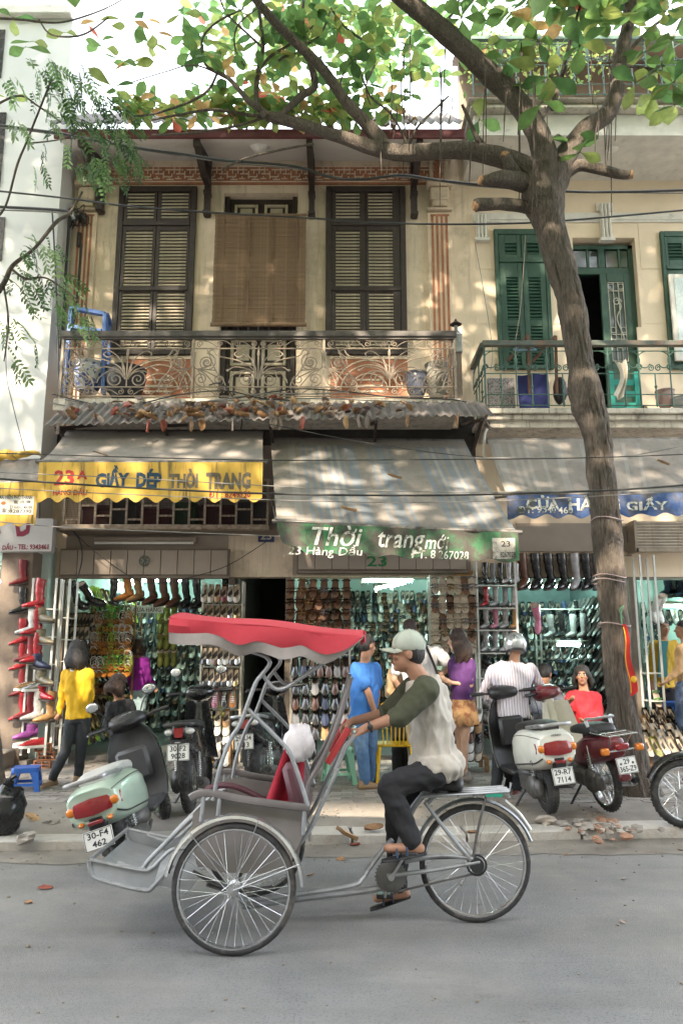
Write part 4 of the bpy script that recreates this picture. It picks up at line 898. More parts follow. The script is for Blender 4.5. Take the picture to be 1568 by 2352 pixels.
# leaves: obovate blades with a raised midrib fold
def blade(L, Wd, curl, fold):
    q = MB(); n = 6
    prof = [0.06, .34, .66, .92, 1.0, .74, .05]
    rows = []
    for i in range(n+1):
        t = i/n; z = -curl*L*t*t; x = L*t
        rows.append([V((x, -Wd/2*prof[i], z+fold*Wd*prof[i]*.5)), V((x, 0, z)), V((x, Wd/2*prof[i], z+fold*Wd*prof[i]*.5))])
    for i in range(n):
        q.add([*rows[i], *rows[i+1]], [(0,1,4,3),(1,2,5,4)])
    q.tube([(-.04, 0, .004), (0, 0, 0)], .004, 4, caps=False)
    return q
bl = [blade(.26, .15, .12, .25), blade(.24, .155, .3, .1), blade(.28, .15, -.1, .35), blade(.22, .14, .2, -.15)]
bm = [[q.mesh('leaf', m, smooth=80) for m in m_lf] for q in bl]
bmd = [(V((0,0,0)), q) for q in bl]
lr = random.Random(21)
def leaf_rot(droop=.5, d=None):
    th = lr.uniform(0, 2*pi); e = lr.gauss(-droop, .45)
    x = V((cos(th)*cos(e), sin(th)*cos(e), sin(e))) if d is None else V(d).normalized()
    u = V((lr.uniform(-.6, .6), lr.uniform(-.6, .6), 1)); y = u.cross(x).normalized(); z = x.cross(y)
    return Matrix((x, y, z)).transposed()
def pick(wts): 
    r = lr.random()*sum(wts)
    for i, w_ in enumerate(wts):
        r -= w_
        if r <= 0: return i
    return 0
GREEN = (5, 2.4, 2.6, .18, .03); MIXED = (3.4, 1.2, 3, 1.3, .15)
crown_rest = MB()
nleaf = 0
def put_leaf(p, droop, wts, k=1.0, stuff=False, d=None):
    global nleaf
    i = lr.randrange(4); m = pick(wts); rot = leaf_rot(droop, d)
    if stuff or nleaf >= 300:
        crown_rest.m = m; crown_rest.add([p+rot @ (V(v)*k) for v in bl[i].v], bl[i].f)
    else:
        inst('leaf', bm[i][m], tree, p-org(tree), rot.to_euler(), (k, k, k)); nleaf += 1
def rosette(px, py, Y, n, wts, k=1.0, spread=16, stuff=False):
    """a whorl of leaves at a twig end"""
    c = P(px, py, Y)
    for i in range(n):
        th = 2*pi*i/n+lr.uniform(-.4, .4); e = lr.uniform(-.55, .5)
        d = V((cos(th)*cos(e), sin(th)*cos(e), sin(e))); put_leaf(c+d*.03, 0, wts, k*lr.uniform(.75, 1.1), stuff, d)
# visible whorls, large ones first: right foreground (dark green), centre, left (yellow, orange)
for (x, y, n) in ((1170,30,6),(1235,95,7),(1330,60,5),(1290,20,6),(1330,105,5),(1120,110,5),(1200,15,5),(1470,60,5),(1480,120,7),(1520,150,7),(1545,190,7),(1500,215,6),(1550,240,6),(1460,190,4),(1262,175,4),(1205,210,3),(1160,140,4),(1245,235,3),(1330,350,3),(1300,335,3),(1100,275,3),(1070,90,5),(1060,40,5),(1390,45,4),(1180,110,4),(1540,90,5),(1420,30,4)):
    rosette(x, y, lr.uniform(7.7, 8.5), n, GREEN, 1.2)
for (x, y, n) in ((330,45,3),(345,100,3),(300,145,2),(260,200,3),(305,150,2),(280,140,2),(440,120,4),(445,130,3),(430,80,4),(420,30,4),(470,95,3),(350,75,3),(230,95,3),(240,110,2),(225,50,2),(150,75,2),(75,95,2),(60,108,2),(30,40,3),(20,225,2),(250,60,1)):
    rosette(x, y, lr.uniform(8.0, 8.6), n, MIXED, .95)
for k in range(235):      # centre crown with sky showing between
    x = lr.triangular(380, 1060, 700); y = lr.triangular(-30, 250, 70)
    if x < 520 and lr.random() < .45: continue
    if NZ.noise(V((x/90, y/90, 3))) < -.12 and lr.random() < .85: continue
    rosette(x, y, lr.uniform(8.0, 10.5), lr.choice((4,5,6)), MIXED if x < 700 and lr.random() < .35 else GREEN, .85)
for k in range(80):       # fringe over the eave edge
    x = lr.uniform(290, 900); rosette(x, lr.gauss(246, 14)+(0 if x < 600 else 6), lr.uniform(8.4, 9.4), 5, MIXED, .85)
for k in range(34):
    x = lr.uniform(1050, 1600); y = lr.uniform(-60, 50); rosette(x, y, lr.uniform(7.6, 8.8), 5, GREEN, 1.0)
# the crown above the picture, over pavement and road: unseen, gaps shaped for dapples
SUNV = _d
def crown_gap(p): return NZ.noise(p*.55)+.5*NZ.noise(p*1.4)
cnt = 0
for k in range(46000):
    p = V((lr.uniform(-9.5, 8.5), lr.uniform(2.2, 8.6), lr.uniform(4.8, 17)))
    el = (p.z-CAMZ)/p.y
    if el < 1.04 or p.z > 17.5: continue
    # keep to rays that pass over the fronts
    t = (10.6-p.y)/(-SUNV.y); z_hit = p.z-SUNV.z/(-SUNV.y)*(10.6-p.y)
    if not -.8 < z_hit < (13 if p.x < -4.2 else 9.6): continue
    if crown_gap(p) < (-.13 if 4.9 < z_hit < 7.5 else -.95): continue
    put_leaf(p, .2, GREEN, lr.uniform(1.0, 1.35), True); cnt += 1
o = obj('crown', crown_rest, m_lf, tree, smooth=80); o['kind'] = 'stuff'
# strings and wire tied round the trunk
q = MB()
for (px, py) in ((1398,1325),(1396,1335),(1393,1195),(1408,1435)):
    c = P(px, py, TY); r_ = .172
    q.tube([c+V((r_*cos(t_), r_*sin(t_), .02*sin(t_*2))) for t_ in [2*pi*i/22 for i in range(22)]], .006, 5, closed=True)
one('binding_wire', 'pinkish wires tied round the street tree trunk', 'wire', q, M('pink_wire', (.4,.3,.3), .6))
# red banner on the trunk
bn = thing('red_banner', 'narrow red banner with yellow emblem tied to the tree trunk', 'banner', P(1445, 1590, 8.02).to_tuple())
A, B, C, D = P(1427, 1432, 8.02), P(1436, 1434, 7.98), P(1462, 1592, 8.0), P(1446, 1600, 7.9)
q = MB(); q.sheet(lambda u, v: lerp(lerp(P(1428,1434,8.05), P(1437,1434,7.98), u), lerp(P(1446,1600,8.05), P(1463,1588,7.9), u), v)+V((.012*sin(v*9), -.02*sin(u*pi)*v, 0)), 6, 20, (0, .003, 0)); obj('cloth', q, M('red_banner_cloth', (.55,.02,.015), .7, var=.15), bn)
q = MB(); q.sheet(lambda u, v: lerp(P(1429,1440,7.97), P(1431,1440,7.965), u)+(P(1446,1598,7.9)-P(1429,1440,7.97))*v*.96+V((.012*sin(v*9), -.006, 0)), 2, 20, (0, .002, 0)); q.ell(P(1452,1560,7.90)+V((.0,-.03,0)), (.03, .008, .035), 10, 6); obj('yellow_print', q, M('banner_yellow', (.7,.38,.02), .7), bn)
q = MB(); q.tube(bez([P(1428,1434,8.03), P(1425,1410,8.04), P(1431,1392,8.05), P(1422,1402,8.05), P(1430,1420,8.04)]), .006, 5); obj('tie_cord', q, M('green_cord', (.15,.35,.2), .6), bn)
# ================================================================== feathery-leaved tree at the side of the picture
ft = thing('feathery_tree', 'slender feathery-leaved tree reaching in from beside the white wall', 'tree', G(-18, 1850, .12).to_tuple())
limb([(-14,1870,70,7.3),(-12,1830,60,7.3),(-16,1760,48,7.3),(-30,1600,44,7.3),(-45,1200,40,7.3),(-50,800,36,7.4),(-40,500,30,7.6)], 'trunk', 14, ft)
FB = [[(-40,720,18,7.8),(10,650,12,7.9),(30,610,10,7.9),(80,570,7,7.9),(130,510,9,7.9),(160,490,7,7.9),(190,440,4,7.9)],[(-40,520,12,7.9),(10,480,5,8),(40,380,6,8),(60,330,5,8),(100,230,5,8),(120,180,4,8)],[(-40,260,6,8),(40,220,5,8),(90,245,4,8),(140,280,4,8)],[(60,330,4,8),(140,320,3,8),(200,300,3,8),(260,330,3,8)],[(30,620,7,7.9),(60,640,6,7.9),(110,640,4,7.9),(180,690,3,7.9)],[(-40,40,6,8),(50,45,5,8),(90,50,5,8),(150,50,4,8),(230,25,3,8),(280,0,3,8)],[(90,45,4,8),(120,80,4,8),(190,80,4,8),(250,40,3,8)],[(10,660,5,7.9),(20,740,4,7.9),(10,830,3,7.9)]]
for t_ in FB: limb(t_, 'branch', 6, ft, rough=.01)
q = MB()
lf0 = MB(); rows = [(0,.0),(.3,.8),(.65,1.0),(1,.02)]
for i in range(3):
    (a, b_), (c, d) = rows[i], rows[i+1]; lf0.add([(a, -b_*.17, -.02*a), (a, 0, .03*b_-.04*a*a), (a, b_*.17, -.02*a), (c, -d*.17, -.02*c), (c, 0, .03*d-.04*c*c), (c, d*.17, -.02*c)], [(0,1,4,3),(1,2,5,4)])
m_fl = [leafmat('leaflet_green', (.05,.11,.03)), leafmat('leaflet_pale', (.11,.19,.06)), leafmat('leaflet_dark', (.03,.07,.025))]
fme = []
for v_ in range(3):
    for mi in range(3):
        q = MB(); n = 6; L = .26
        stem = [V((L*i/n, 0, -.10*(i/n)**2)) for i in range(n+1)]; q.tube(stem, .0028, 4)
        for i in range(1, n+1):
            for s in (-1, 1):
                d = V((.55, s*.83, -.35+lr.uniform(-.2, .2))).normalized(); y = V((0, 0, 1)).cross(d).normalized(); z = d.cross(y); rot = Matrix((d, y, z)).transposed()
                k = .085*lr.uniform(.8, 1.1); q.add([stem[i]+rot @ (V(p)*k) for p in lf0.v], lf0.f)
        q.add([stem[n]+V(p)*.085 for p in lf0.v], lf0.f)
        fme.append(q.mesh('leaf_frond', m_fl[mi], smooth=80))
def fronds(x0, x1, y0, y1, n, Y=8.0, k=1.0):
    for i in range(n):
        p = P(lr.uniform(x0, x1), lr.uniform(y0, y1), Y+lr.uniform(-.25, .25)); th = lr.uniform(-.9, 1.4); e = lr.uniform(-1.3, -.1)
        d = V((cos(th)*cos(e), sin(th)*cos(e)*.6, sin(e))); rot = leaf_rot(0, d)
        inst('leaf_frond', fme[lr.randrange(9)], ft, p-org(ft), rot.to_euler(), (k*lr.uniform(.7, 1.15),)*3)
fronds(70, 130, 130, 210, 16); fronds(100, 200, 140, 230, 20); fronds(130, 290, 200, 300, 46); fronds(170, 300, 290, 380, 26); fronds(100, 160, 250, 330, 8); fronds(190, 330, 350, 410, 16); fronds(20, 60, 270, 280, 3); fronds(0, 40, 175, 200, 4); fronds(60, 100, 330, 400, 4); fronds(30, 130, 535, 580, 14); fronds(60, 150, 610, 680, 16); fronds(120, 200, 680, 740, 14); fronds(0, 60, 590, 700, 10); fronds(0, 50, 720, 830, 9); fronds(60, 90, 780, 800, 2)
# ================================================================== shop rooms
ZC = 2.95
m_tube = M('lit_fluorescent', (.9,1,1), .5, var=0, emit=(.62,1,.90), es=30)
m_ceilm = M('shop_ceiling', (.6,.66,.62), .8, var=.05)
def room(px0, px1, par, dep, wall=m_int, floor=m_intfl, zc=ZC, Yf=F+.25, x0=None, x1=None):
    x0 = X(px0, 1500) if x0 is None else x0; x1 = X(px1, 1500) if x1 is None else x1
    q = MB(); q.bb(x0-.1, x1+.1, Yf+dep, Yf+dep+.1, .15, zc); q.bb(x0-.1, x0, Yf+.05, Yf+dep, .15, zc); q.bb(x1, x1+.1, Yf+.05, Yf+dep, .15, zc); obj('shop_room_wall', q, wall, par)
    q = MB(); q.bb(x0-.1, x1+.1, Yf-.24, Yf+dep, .1, .21); obj('shop_floor', q, floor, par)
    q = MB(); q.bb(x0-.1, x1+.1, Yf+.05, Yf+dep, zc, zc+.1); obj('shop_ceiling', q, m_ceilm, par); return x0, x1, Yf, Yf+dep
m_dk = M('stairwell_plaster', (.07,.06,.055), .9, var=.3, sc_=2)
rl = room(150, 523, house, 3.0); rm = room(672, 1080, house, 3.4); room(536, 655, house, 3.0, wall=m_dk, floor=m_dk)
rr_ = room(1100, 1455, rh, 2.6, wall=M('dark_shop_wall', (.22,.30,.29), .7, var=.15)); rf_ = room(1472, 1700, rh, 2.6)
rw_ = room(0, 0, lh, 3.6, Yf=YL+.25, x0=-8.0, x1=P(62, 1500, YL).x)
q = MB(); q.bb(X(1455, 1500), X(1472, 1500), F, F+.3, .15, ZB-.021); obj('pier', q, m_pier, rh)
q = MB(); q.bb(X(1100,1300), rx1, F+.001, F+.3, ZB-.02, ZB); obj('lintel', q, m_pier, rh)
q = MB(); q.bb(rw_[1], lx-.42, YL+.02, YL+.35, .15, P(60, 1267, YL).z); obj('pier', q, m_pier, lh)
a, c, z0, z1 = rect(1186, 1202, 1450, 1262, F-.02); q = MB(); q.bb(a, c, F-.03, F-.001, z0, z1); q.bb(a, c, F-.05, F-.001, z0-.03, z0); obj('shopfront_band', q, m_shopw, rh)
# rolled shutter box of the far shop
a, c, z0, z1 = rect(1460, 1196, 1640, 1268, F-.25); q = MB()
for k in range(9):
    z = lerp(z0+.06, z1, k/9); q.tube([(a, F-.25+.0, z), (c, F-.25, z)], .034, 8)
q.bb(a-.03, c, F-.3, F-.2, z0, z0+.05); q.bb(a-.04, a, F-.3, F, z0-.0, z1); obj('roller_shutter', q, M('roller_shutter_steel', (.33,.27,.2), .5, .3, var=.2, streak=((.15,.1,.07), .55, .8)), rh)
# step in front of the white house
q = MB(); q.bb(-8, lx-.05, YL-.55, YL+.3, .1, .36, b=.02); q.bb(-8, lx-.02, YL-.95, YL-.56, .1, .22, b=.02); obj('entrance_step', q, m_apron, lh)
def tube_light(p0, p1, label, par=None, r=.02):
    q = MB(); a_, c_ = V(p0), V(p1); d = (c_-a_).normalized(); t = thing('fluorescent_lamp', label, 'lamp', ((a_+c_)/2).to_tuple())
    q.tube([a_, c_], r, 8); obj('lit_tube', q, m_tube, t)
    q = MB(); q.bar(a_-d*.03+V((0, 0, .05)), c_+d*.03+V((0, 0, .05)), .06, .05); q.bar(a_-d*.025-V((0,0,.02)), a_-d*.0-V((0,0,.02))+V((0,0,.0))+d*.002, .04, .09); obj('lamp_housing', q, m_shopw, t)
tube_light(P(832,1334,11.4), P(946,1334,11.4), 'long lit fluorescent tube at the mouth of the middle shop')
tube_light(P(863,1352,13.2), P(896,1345,12.6), 'short lit fluorescent tube hanging deep in the middle shop')
tube_light(P(900,1346,13.0), P(930,1338,12.4), 'second short lit tube deep in the middle shop')
tube_light((P(300,1340,12).x, 11.8, 2.68), (P(430,1340,12).x, 11.8, 2.68), 'lit tube behind the hanging boots of the left shop')
tube_light((P(230,1340,13).x, 13.2, 2.75), (P(320,1340,13).x, 13.2, 2.75), 'lit tube at the back of the left shop')
tube_light((P(1210,1352,11.8).x, 11.9, 2.6), (P(1330,1352,11.8).x, 11.9, 2.6), 'lit tube behind the hanging boots of the right-hand shop')
tube_light(P(1278,1481,12.6), P(1345,1481,12.6), 'lit shelf tube above the flat shoes by the tree')
tube_light(P(1360,1482,12.6), P(1432,1482,12.6), 'lit shelf tube half behind the tree trunk')
tube_light(P(1500,1392,12.4), P(1600,1392,12.4), 'lit tube in the shop beyond the tree')
tube_light(P(36,1354,11.5), P(60,1354,11.5), 'short lit tube in the white house shop')
tube_light((P(-60,1330,12).x, 12.2, 2.7), (P(10,1330,12).x, 12.2, 2.7), 'lit tube deep in the white house shop')
# ================================================================== shoes
cols = dict(black=(.022,.021,.022), brown=(.12,.045,.02), tan=(.36,.20,.08), orange=(.45,.17,.03), red=(.42,.02,.03), dred=(.2,.015,.02), silver=(.5,.5,.5), cream=(.58,.50,.40), white=(.72,.71,.68), pink=(.62,.22,.32), grey=(.2,.2,.2), khaki=(.20,.17,.11), navy=(.03,.04,.09), purple=(.3,.07,.3), gold=(.45,.33,.15), green=(.12,.5,.1), lime=(.42,.6,.08), olive=(.25,.26,.05), wrap=(.42,.40,.40))
CM = {}
def cmat(c):
    if c not in CM: CM[c] = M('shoe_'+c, cols[c], .18 if c in ('black','silver','wrap','red','gold') else .38, .6 if c in ('silver','gold') else 0, var=.22, sc_=20, coat=.4 if c in ('black','red','brown','wrap') else 0)
    return CM[c]
m_sole = M('shoe_sole', (.05,.04,.035), .7); m_lin = M('shoe_lining', (.50,.40,.30), .8, var=.2, sc_=25); m_tanlin = M('brown_insole', (.17,.085,.045), .7, var=.2); m_dklin = M('dark_insole', (.07,.05,.04), .7); m_wsole = M('white_sole', (.7,.7,.68), .6)
def shoe_mesh(kind, c):
    q = MB(); L, W = .25, .088
    prof = lambda t: W/2*(.62+.5*sin(pi*(.12+.42*t)) if t < .75 else (1.1*sqrt(max(0, 1-((t-.75)/.262)**2))))*.92
    if kind in ('pump', 'loafer', 'sneaker'):
        vt = dict(pump=.68, loafer=.48, sneaker=.42)[kind]; hh = dict(pump=.042, loafer=.055, sneaker=.075)[kind]; sz = .012 if kind != 'sneaker' else .028; heel = .03 if kind == 'pump' else .0
        n = 9; rings = []
        for i in range(n+1):
            t = i/n; x = L*t; w_ = max(prof(t), .004); z0 = sz+heel*max(0, 1-t*2.2); h_ = hh*(1-.38*t) if t < vt else hh*(1-.38*vt)*max(.25, 1-.9*((t-vt)/(1-vt))**1.6)
            cl = 0 if t < vt else min(1, (t-vt)/.12+.4); ring = []
            for k in range(9):
                s = -1+2*k/8; a = abs(s)
                if a > .99: p = (x, (1 if s > 0 else -1)*w_*.86*(1-cl), z0+h_*(1+.05*cl))
                elif a > .7: p = (x, (1 if s > 0 else -1)*w_*(.97-.25*cl), z0+h_*.72)
                elif a > .45: p = (x, (1 if s > 0 else -1)*w_, z0+h_*.25)
                elif a > .2: p = (x, (1 if s > 0 else -1)*w_*.85, z0)
                else: p = (x, 0, z0)
                ring.append(V(p))
            rings.append(ring)
        q.m = 0; q.loft(rings, caps=False, closed=False); q.add([rings[0][k] for k in range(9)], [tuple(range(9))])
        q.m = 1; m_ = int(vt*n)+1; q.loft([[V((r[0].x, r[2].y*.95, r[3].z+.004)), V((r[0].x, r[6].y*.95, r[3].z+.004))] for r in rings[:m_+1]], caps=False, closed=False)
        q.m = 2; out = [(L*i/n, max(prof(i/n), .004)*1.04) for i in range(n+1)]; poly = [(x, -y, heel*max(0, 1-x/L*2.2)) for x, y in out]+[(x, y, heel*max(0, 1-x/L*2.2)) for x, y in out[::-1]]
        q.loft([[V(p) for p in poly], [V(p)+V((0, 0, sz)) for p in poly]])
        if heel: q.bb(.004, .05, -.028, .028, 0, .034, b=.006)
        if kind == 'sneaker':
            q.m = 1
            for k in range(4): q.bb(.12+.022*k, .128+.022*k, -.025, .025, .09-.007*k, .096-.007*k)
        mats = [cmat(c), (m_lin if kind == 'pump' or c in ('cream','white','tan') else m_dklin) if kind != 'sneaker' else m_wsole, m_sole if kind != 'sneaker' else m_wsole]
    elif kind == 'sandal':
        n = 8; out = [(L*i/n, max(prof(i/n), .01)) for i in range(n+1)]; poly = [(x, -y, 0) for x, y in out]+[(x, y, 0) for x, y in out[::-1]]
        q.m = 1; q.loft([[V(p) for p in poly], [V(p)+V((0, 0, .014)) for p in poly]]); q.m = 0
        for x, hh in ((.17, .045), (.13, .05), (.03, .055)):
            w_ = prof(x/L); q.tube([(x+.01*sin(a), -w_*cos(a)*1.02, .012+hh*sin(a)) for a in [pi*i/8 for i in range(9)]], .02, 6, sq=.3)
        q.tube([(.2, -.01, .014), (.15, 0, .06)], .007, 5)
        mats = [cmat(c), m_lin if c not in ('brown','tan','black','grey') else m_tanlin]
    elif kind in ('boot', 'ankle'):
        Hh = .36 if kind == 'boot' else .17; rings = []
        for i in range(9):
            t = i/8; z = lerp(.07, Hh, t); wob = .004*sin(i*2.3); rx = lerp(.045, .062, t)+wob; ry = lerp(.037, .054, t)+wob; cx = .05+.012*sin(t*3)
            rings.append([V((cx+rx*cos(a), ry*sin(a), z+.012*cos(a)*(t > .95))) for a in [2*pi*k/10 for k in range(10)]])
        q.m = 0; q.loft(rings, caps=False); q.m = 1; q.add([p-V((0,0,.012)) for p in rings[-1]], [tuple(range(10))]); q.m = 0
        fr = []
        for i in range(9):
            t = i/8; x = L*t; w_ = max(prof(t), .006); h_ = (.10 if t < .35 else lerp(.10, .035, (t-.35)/.65))
            fr.append([V((x, w_*cos(a), .035*max(0,1-t*2.4)+.012+h_/2+h_/2*sin(a))) for a in [2*pi*k/10 for k in range(10)]])
        q.loft(fr); q.m = 2
        out = [(L*i/8, max(prof(i/8), .006)*1.03) for i in range(9)]; hz = lambda x: .035*max(0, 1-x/L*2.4)
        poly = [(x, -y, hz(x)) for x, y in out]+[(x, y, hz(x)) for x, y in out[::-1]]; q.loft([[V(p) for p in poly], [V(p)+V((0,0,.016)) for p in poly]]); q.bb(.0, .06, -.03, .03, 0, .04, b=.006)
        q.m = 1
        mats = [cmat(c), m_lin, m_sole]
    elif kind == 'strappy':
        n = 8; out = [(L*i/n, max(prof(i/n), .01)) for i in range(n+1)]; poly = [(x, -y, 0) for x, y in out]+[(x, y, 0) for x, y in out[::-1]]
        q.m = 1; q.loft([[V(p) for p in poly], [V(p)+V((0, 0, .02)) for p in poly]]); q.m = 0
        for j in range(4):
            x = .05+.04*j; w_ = prof(x/L); q.tube([(x, -w_*cos(a), .02+(.05+.025*(3-j))*sin(a)) for a in [pi*i/8 for i in range(9)]], .006, 4)
        q.tube(bez([(.05,.03,.02),(.03,.05,.16),(.06,-.02,.22),(.1,-.05,.12),(.14,.02,.05)], 4), .006, 4); q.tube(bez([(.05,-.03,.02),(.02,-.05,.12),(.05,.03,.19),(.1,.06,.1)], 4), .006, 4)
        mats = [cmat(c), cmat('orange')]
    return q, mats
SM = {}
def smesh(kind, c):
    if (kind, c) not in SM: q, mats = shoe_mesh(kind, c); SM[(kind, c)] = (q.mesh(kind, mats, smooth=50), q, mats)
    return SM[(kind, c)]
KN = dict(pump='pump', loafer='leather shoe', sneaker='sneaker', sandal='sandal', boot='boot', ankle='ankle boot', strappy='laced sandal')
CN = dict(black='black', brown='brown', tan='tan', orange='bright tan', red='red', dred='dark red', silver='silver', cream='cream', white='white', pink='pink', grey='grey', khaki='khaki', navy='navy', purple='purple', gold='gold', green='bright green', lime='lime', olive='yellow-green', wrap='plastic-wrapped')
ORD = ['first','second','third','fourth','fifth','sixth','seventh','eighth','ninth','tenth','eleventh','twelfth']
def shoe(kind, c, p, pitch=0, yaw=0, k=1.0, label='', grp='shoes on display', roll=0):
    assert len(label.split()) <= 16, label
    """toe direction: yaw 0 = towards the viewer; pitch>0 = toe down"""
    me = smesh(kind, c)[0]; o = bpy.data.objects.new(KN[kind].replace(' ', '_'), me); link(o)
    rot = Matrix.Rotation(-pi/2+yaw, 3, 'Z') @ Matrix.Rotation(pitch, 3, 'Y') @ Matrix.Rotation(roll, 3, 'X')
    off = rot @ V((-.125*k, 0, 0)) if pitch else rot @ V((-.125*k, 0, 0))
    o.location = V(p)+off; o.rotation_euler = rot.to_euler(); o.scale = (k, k, k); return tag(o, label, KN[kind], grp)
def row(kind, cs, x0, x1, yc, Y, where, pitch=radians(58), yaw=0, k=1.0, grp=None, jit=.06):
    """row of shoes, picture x0..x1 with their middle at picture height yc"""
    cs = cs.split(); n = len(cs); cnt_ = {}
    tot = {c: cs.count(c) for c in cs}
    for i, c in enumerate(cs):
        p = P(lerp(x0, x1, (i+.5)/n), yc, Y); cnt_[c] = cnt_.get(c, 0)+1
        kn = kind
        if ':' in c: c, kn = c.split(':')
        nm = f'{CN[c]} {KN[kn]}'
        lab = (f'{ORD[cnt_[cs[i]]-1]} {nm} {where}' if tot[cs[i]] > 1 else f'{nm} {where}')
        shoe(kn, c, p, pitch+R.uniform(-jit, jit), yaw+R.uniform(-jit*1.5, jit*1.5), k*R.uniform(.96, 1.05), lab, grp or 'shoes on display')
m_rack = M('rack_enamel', (.55,.5,.42), .5, var=.2, sc_=9, dirt=((.25,.17,.1), 8, .58, .8)); m_whiter = M('white_rack_paint', (.68,.67,.62), .5, var=.15); m_wood = M('rack_wood', (.36,.21,.10), .7, var=.3, sc_=8)
def rack(label, x0, x1, ys, Y, ytop, ybot, mat=m_rack, dep=.22, post=.025, nm='shoe_rack', sh=.014):
    a, c = P(x0, 1550, Y).x, P(x1, 1550, Y).x; zb, zt = P(x0, ybot, Y).z, P(x0, ytop, Y).z; t = thing(nm, label, 'shoe rack', ((a+c)/2, Y, zb))
    pm_ = MB().bb(-post/2, post/2, -post/2, post/2, 0, zt-zb).mesh('rack_post', mat)
    for xx in (a, c):
        for yy in (Y, Y+dep): inst('rack_post', pm_, t, V((xx, yy, zb))-org(t))
    sm_ = MB().bb(-(c-a)/2, (c-a)/2, -dep/2, dep/2, 0, sh).mesh('rack_shelf', mat)
    for y in ys: inst('rack_shelf', sm_, t, V(((a+c)/2, Y+dep/2, P(x0, y, Y).z))-org(t))
    return t
# --- rack on the right of the left shop
YRK = 10.45
rack('narrow cream rack of ladies shoes beside the dark stairway', 461, 553, (1390, 1430, 1533, 1582, 1632), YRK, 1335, 1752)
G1 = 'shoes on the rack by the stairway'
row('pump', 'cream cream tan dred white cream', 463, 552, 1368, YRK, 'on the top shelf of the rack by the stairway', grp=G1)
row('pump', 'brown tan brown tan silver gold', 463, 552, 1410, YRK, 'on the second shelf of the rack by the stairway', grp=G1)
row('pump', 'black silver brown silver white black silver', 463, 553, 1510, YRK, 'on the shelf just under the red canopy', grp=G1)
row('pump', 'black silver black black silver gold', 465, 550, 1560, YRK, 'on the fourth shelf of the rack by the stairway', grp=G1)
row('sneaker', 'black pink black orange', 466, 545, 1608, YRK, 'on the sneaker shelf of the rack by the stairway', grp=G1)
rack('sloping wooden crate display of flat shoes between the parked motorbikes', 452, 532, (1752,), 10.05, 1700, 1775, m_wood)
for j, (cs, yc) in enumerate((('black black cream tan', 1655), ('black cream white cream', 1676), ('grey white black white', 1697), ('white cream cream black', 1712), ('brown brown grey white', 1730), ('brown tan black white', 1746))):
    row('loafer' if j else 'pump', cs, 452, 530, yc, 10.35-.05*j, f'in the {ORD[j]} row of the sloping crate display', pitch=radians(38), grp='flat shoes on the sloping crates')
# --- hanging boots across the left shop mouth
b_ = 'hanging over the left shop doorway'
for (c, x, y, ya, pit, rol, lab) in (('black',192,1372,.9,.0,.5,'long black boot slung aslant at the end'),('black',226,1362,1.2,0,.9,'black boot tipped over beside the slanted one'),('black',262,1365,.6,0,0,'black buckled boot'),('orange',285,1355,-.9,0,0,'bright tan boot with wide toe'),('tan',312,1357,-.7,0,.1,'glossy pale tan boot'),('brown',345,1362,-.5,.1,0,'brown boot with strap'),('brown',372,1366,-.6,.1,0,'dark brown boot next to the tan ones'),('brown',398,1368,-.5,.1,0,'crinkled brown boot'),('black',425,1370,-.3,.15,0,'black boot before the end'),('black',450,1372,-.4,.1,0,'last black boot')):
    p = P(x, y+22, 10.75); shoe('boot', c, p+V((0,0,-.02)), pit+.12, ya, 1.12, f'{lab} {b_}', 'boots hanging over the left shop', rol)
q = MB(); q.tube([P(165,1328,10.75), P(470,1330,10.75)], .012, 6); one('hanging_rail', 'thin rail carrying the boots over the left shop doorway', 'rail', q, m_metalg)
# --- black boots and shoes down the left side, bright strappy sandals
rack('white metal ladder rack at the left of the left shop', 128, 148, (1420,1470,1520,1570,1620,1670,1720), 10.1, 1330, 1775, m_whiter, .3)
row('pump', 'black grey black gold black brown black', 158, 215, 1432, 11.0, 'in the fan of dark shoes behind the yellow top', pitch=1.1, yaw=.4, grp='dark shoes at the left of the left shop')
row('pump', 'black black brown black', 160, 205, 1462, 10.9, 'below the fan of dark shoes', pitch=1.1, yaw=.4, grp='dark shoes at the left of the left shop')
rack('wooden tiered stand of bright laced sandals in the left shop', 208, 305, (1392, 1450, 1505, 1552, 1600), 11.3, 1380, 1690, m_wood, .35)
for j, yc in enumerate((1420, 1438, 1470, 1490, 1528, 1543)):
    cs = ' '.join(R.choice(('lime','green','orange','black','green','white','white','black')) for _ in range(7)); row('strappy', cs, 212, 302, yc, 11.2-.03*j, f'in the {ORD[j]} row of the bright sandal stand', pitch=.7, grp='bright sandals on the tiered stand')
row('loafer', 'tan brown tan cream', 212, 265, 1588, 11.2, 'on the low shelf beside the crouching figure', pitch=.4, grp='bright sandals on the tiered stand')
for j, yc in enumerate((1415, 1445, 1480, 1520)): row('ankle', 'olive olive olive', 362, 408, yc, 11.6, f'in the {ORD[j]} hanging tier deep in the left shop', pitch=.9, grp='yellow-green shoes deep in the left shop')
q = MB(); a, c, z0, z1 = rect(303, 1391, 374, 1408, 11.3); st = thing('hanging_sign', 'white hanging sign behind the boots of the left shop', 'sign', ((a+c)/2, 11.3, z0)); q.bb(a, c, 11.3, 11.32, z0, z1); obj('board', q, M('white_sign', (.75,.78,.76), .5), st)
lettering('CỬA HÀNG', (z1-z0)*.8, t_blk, st, loc=((a+c)/2, 11.298, (z0+z1)/2+.005), width=(c-a)*.88)
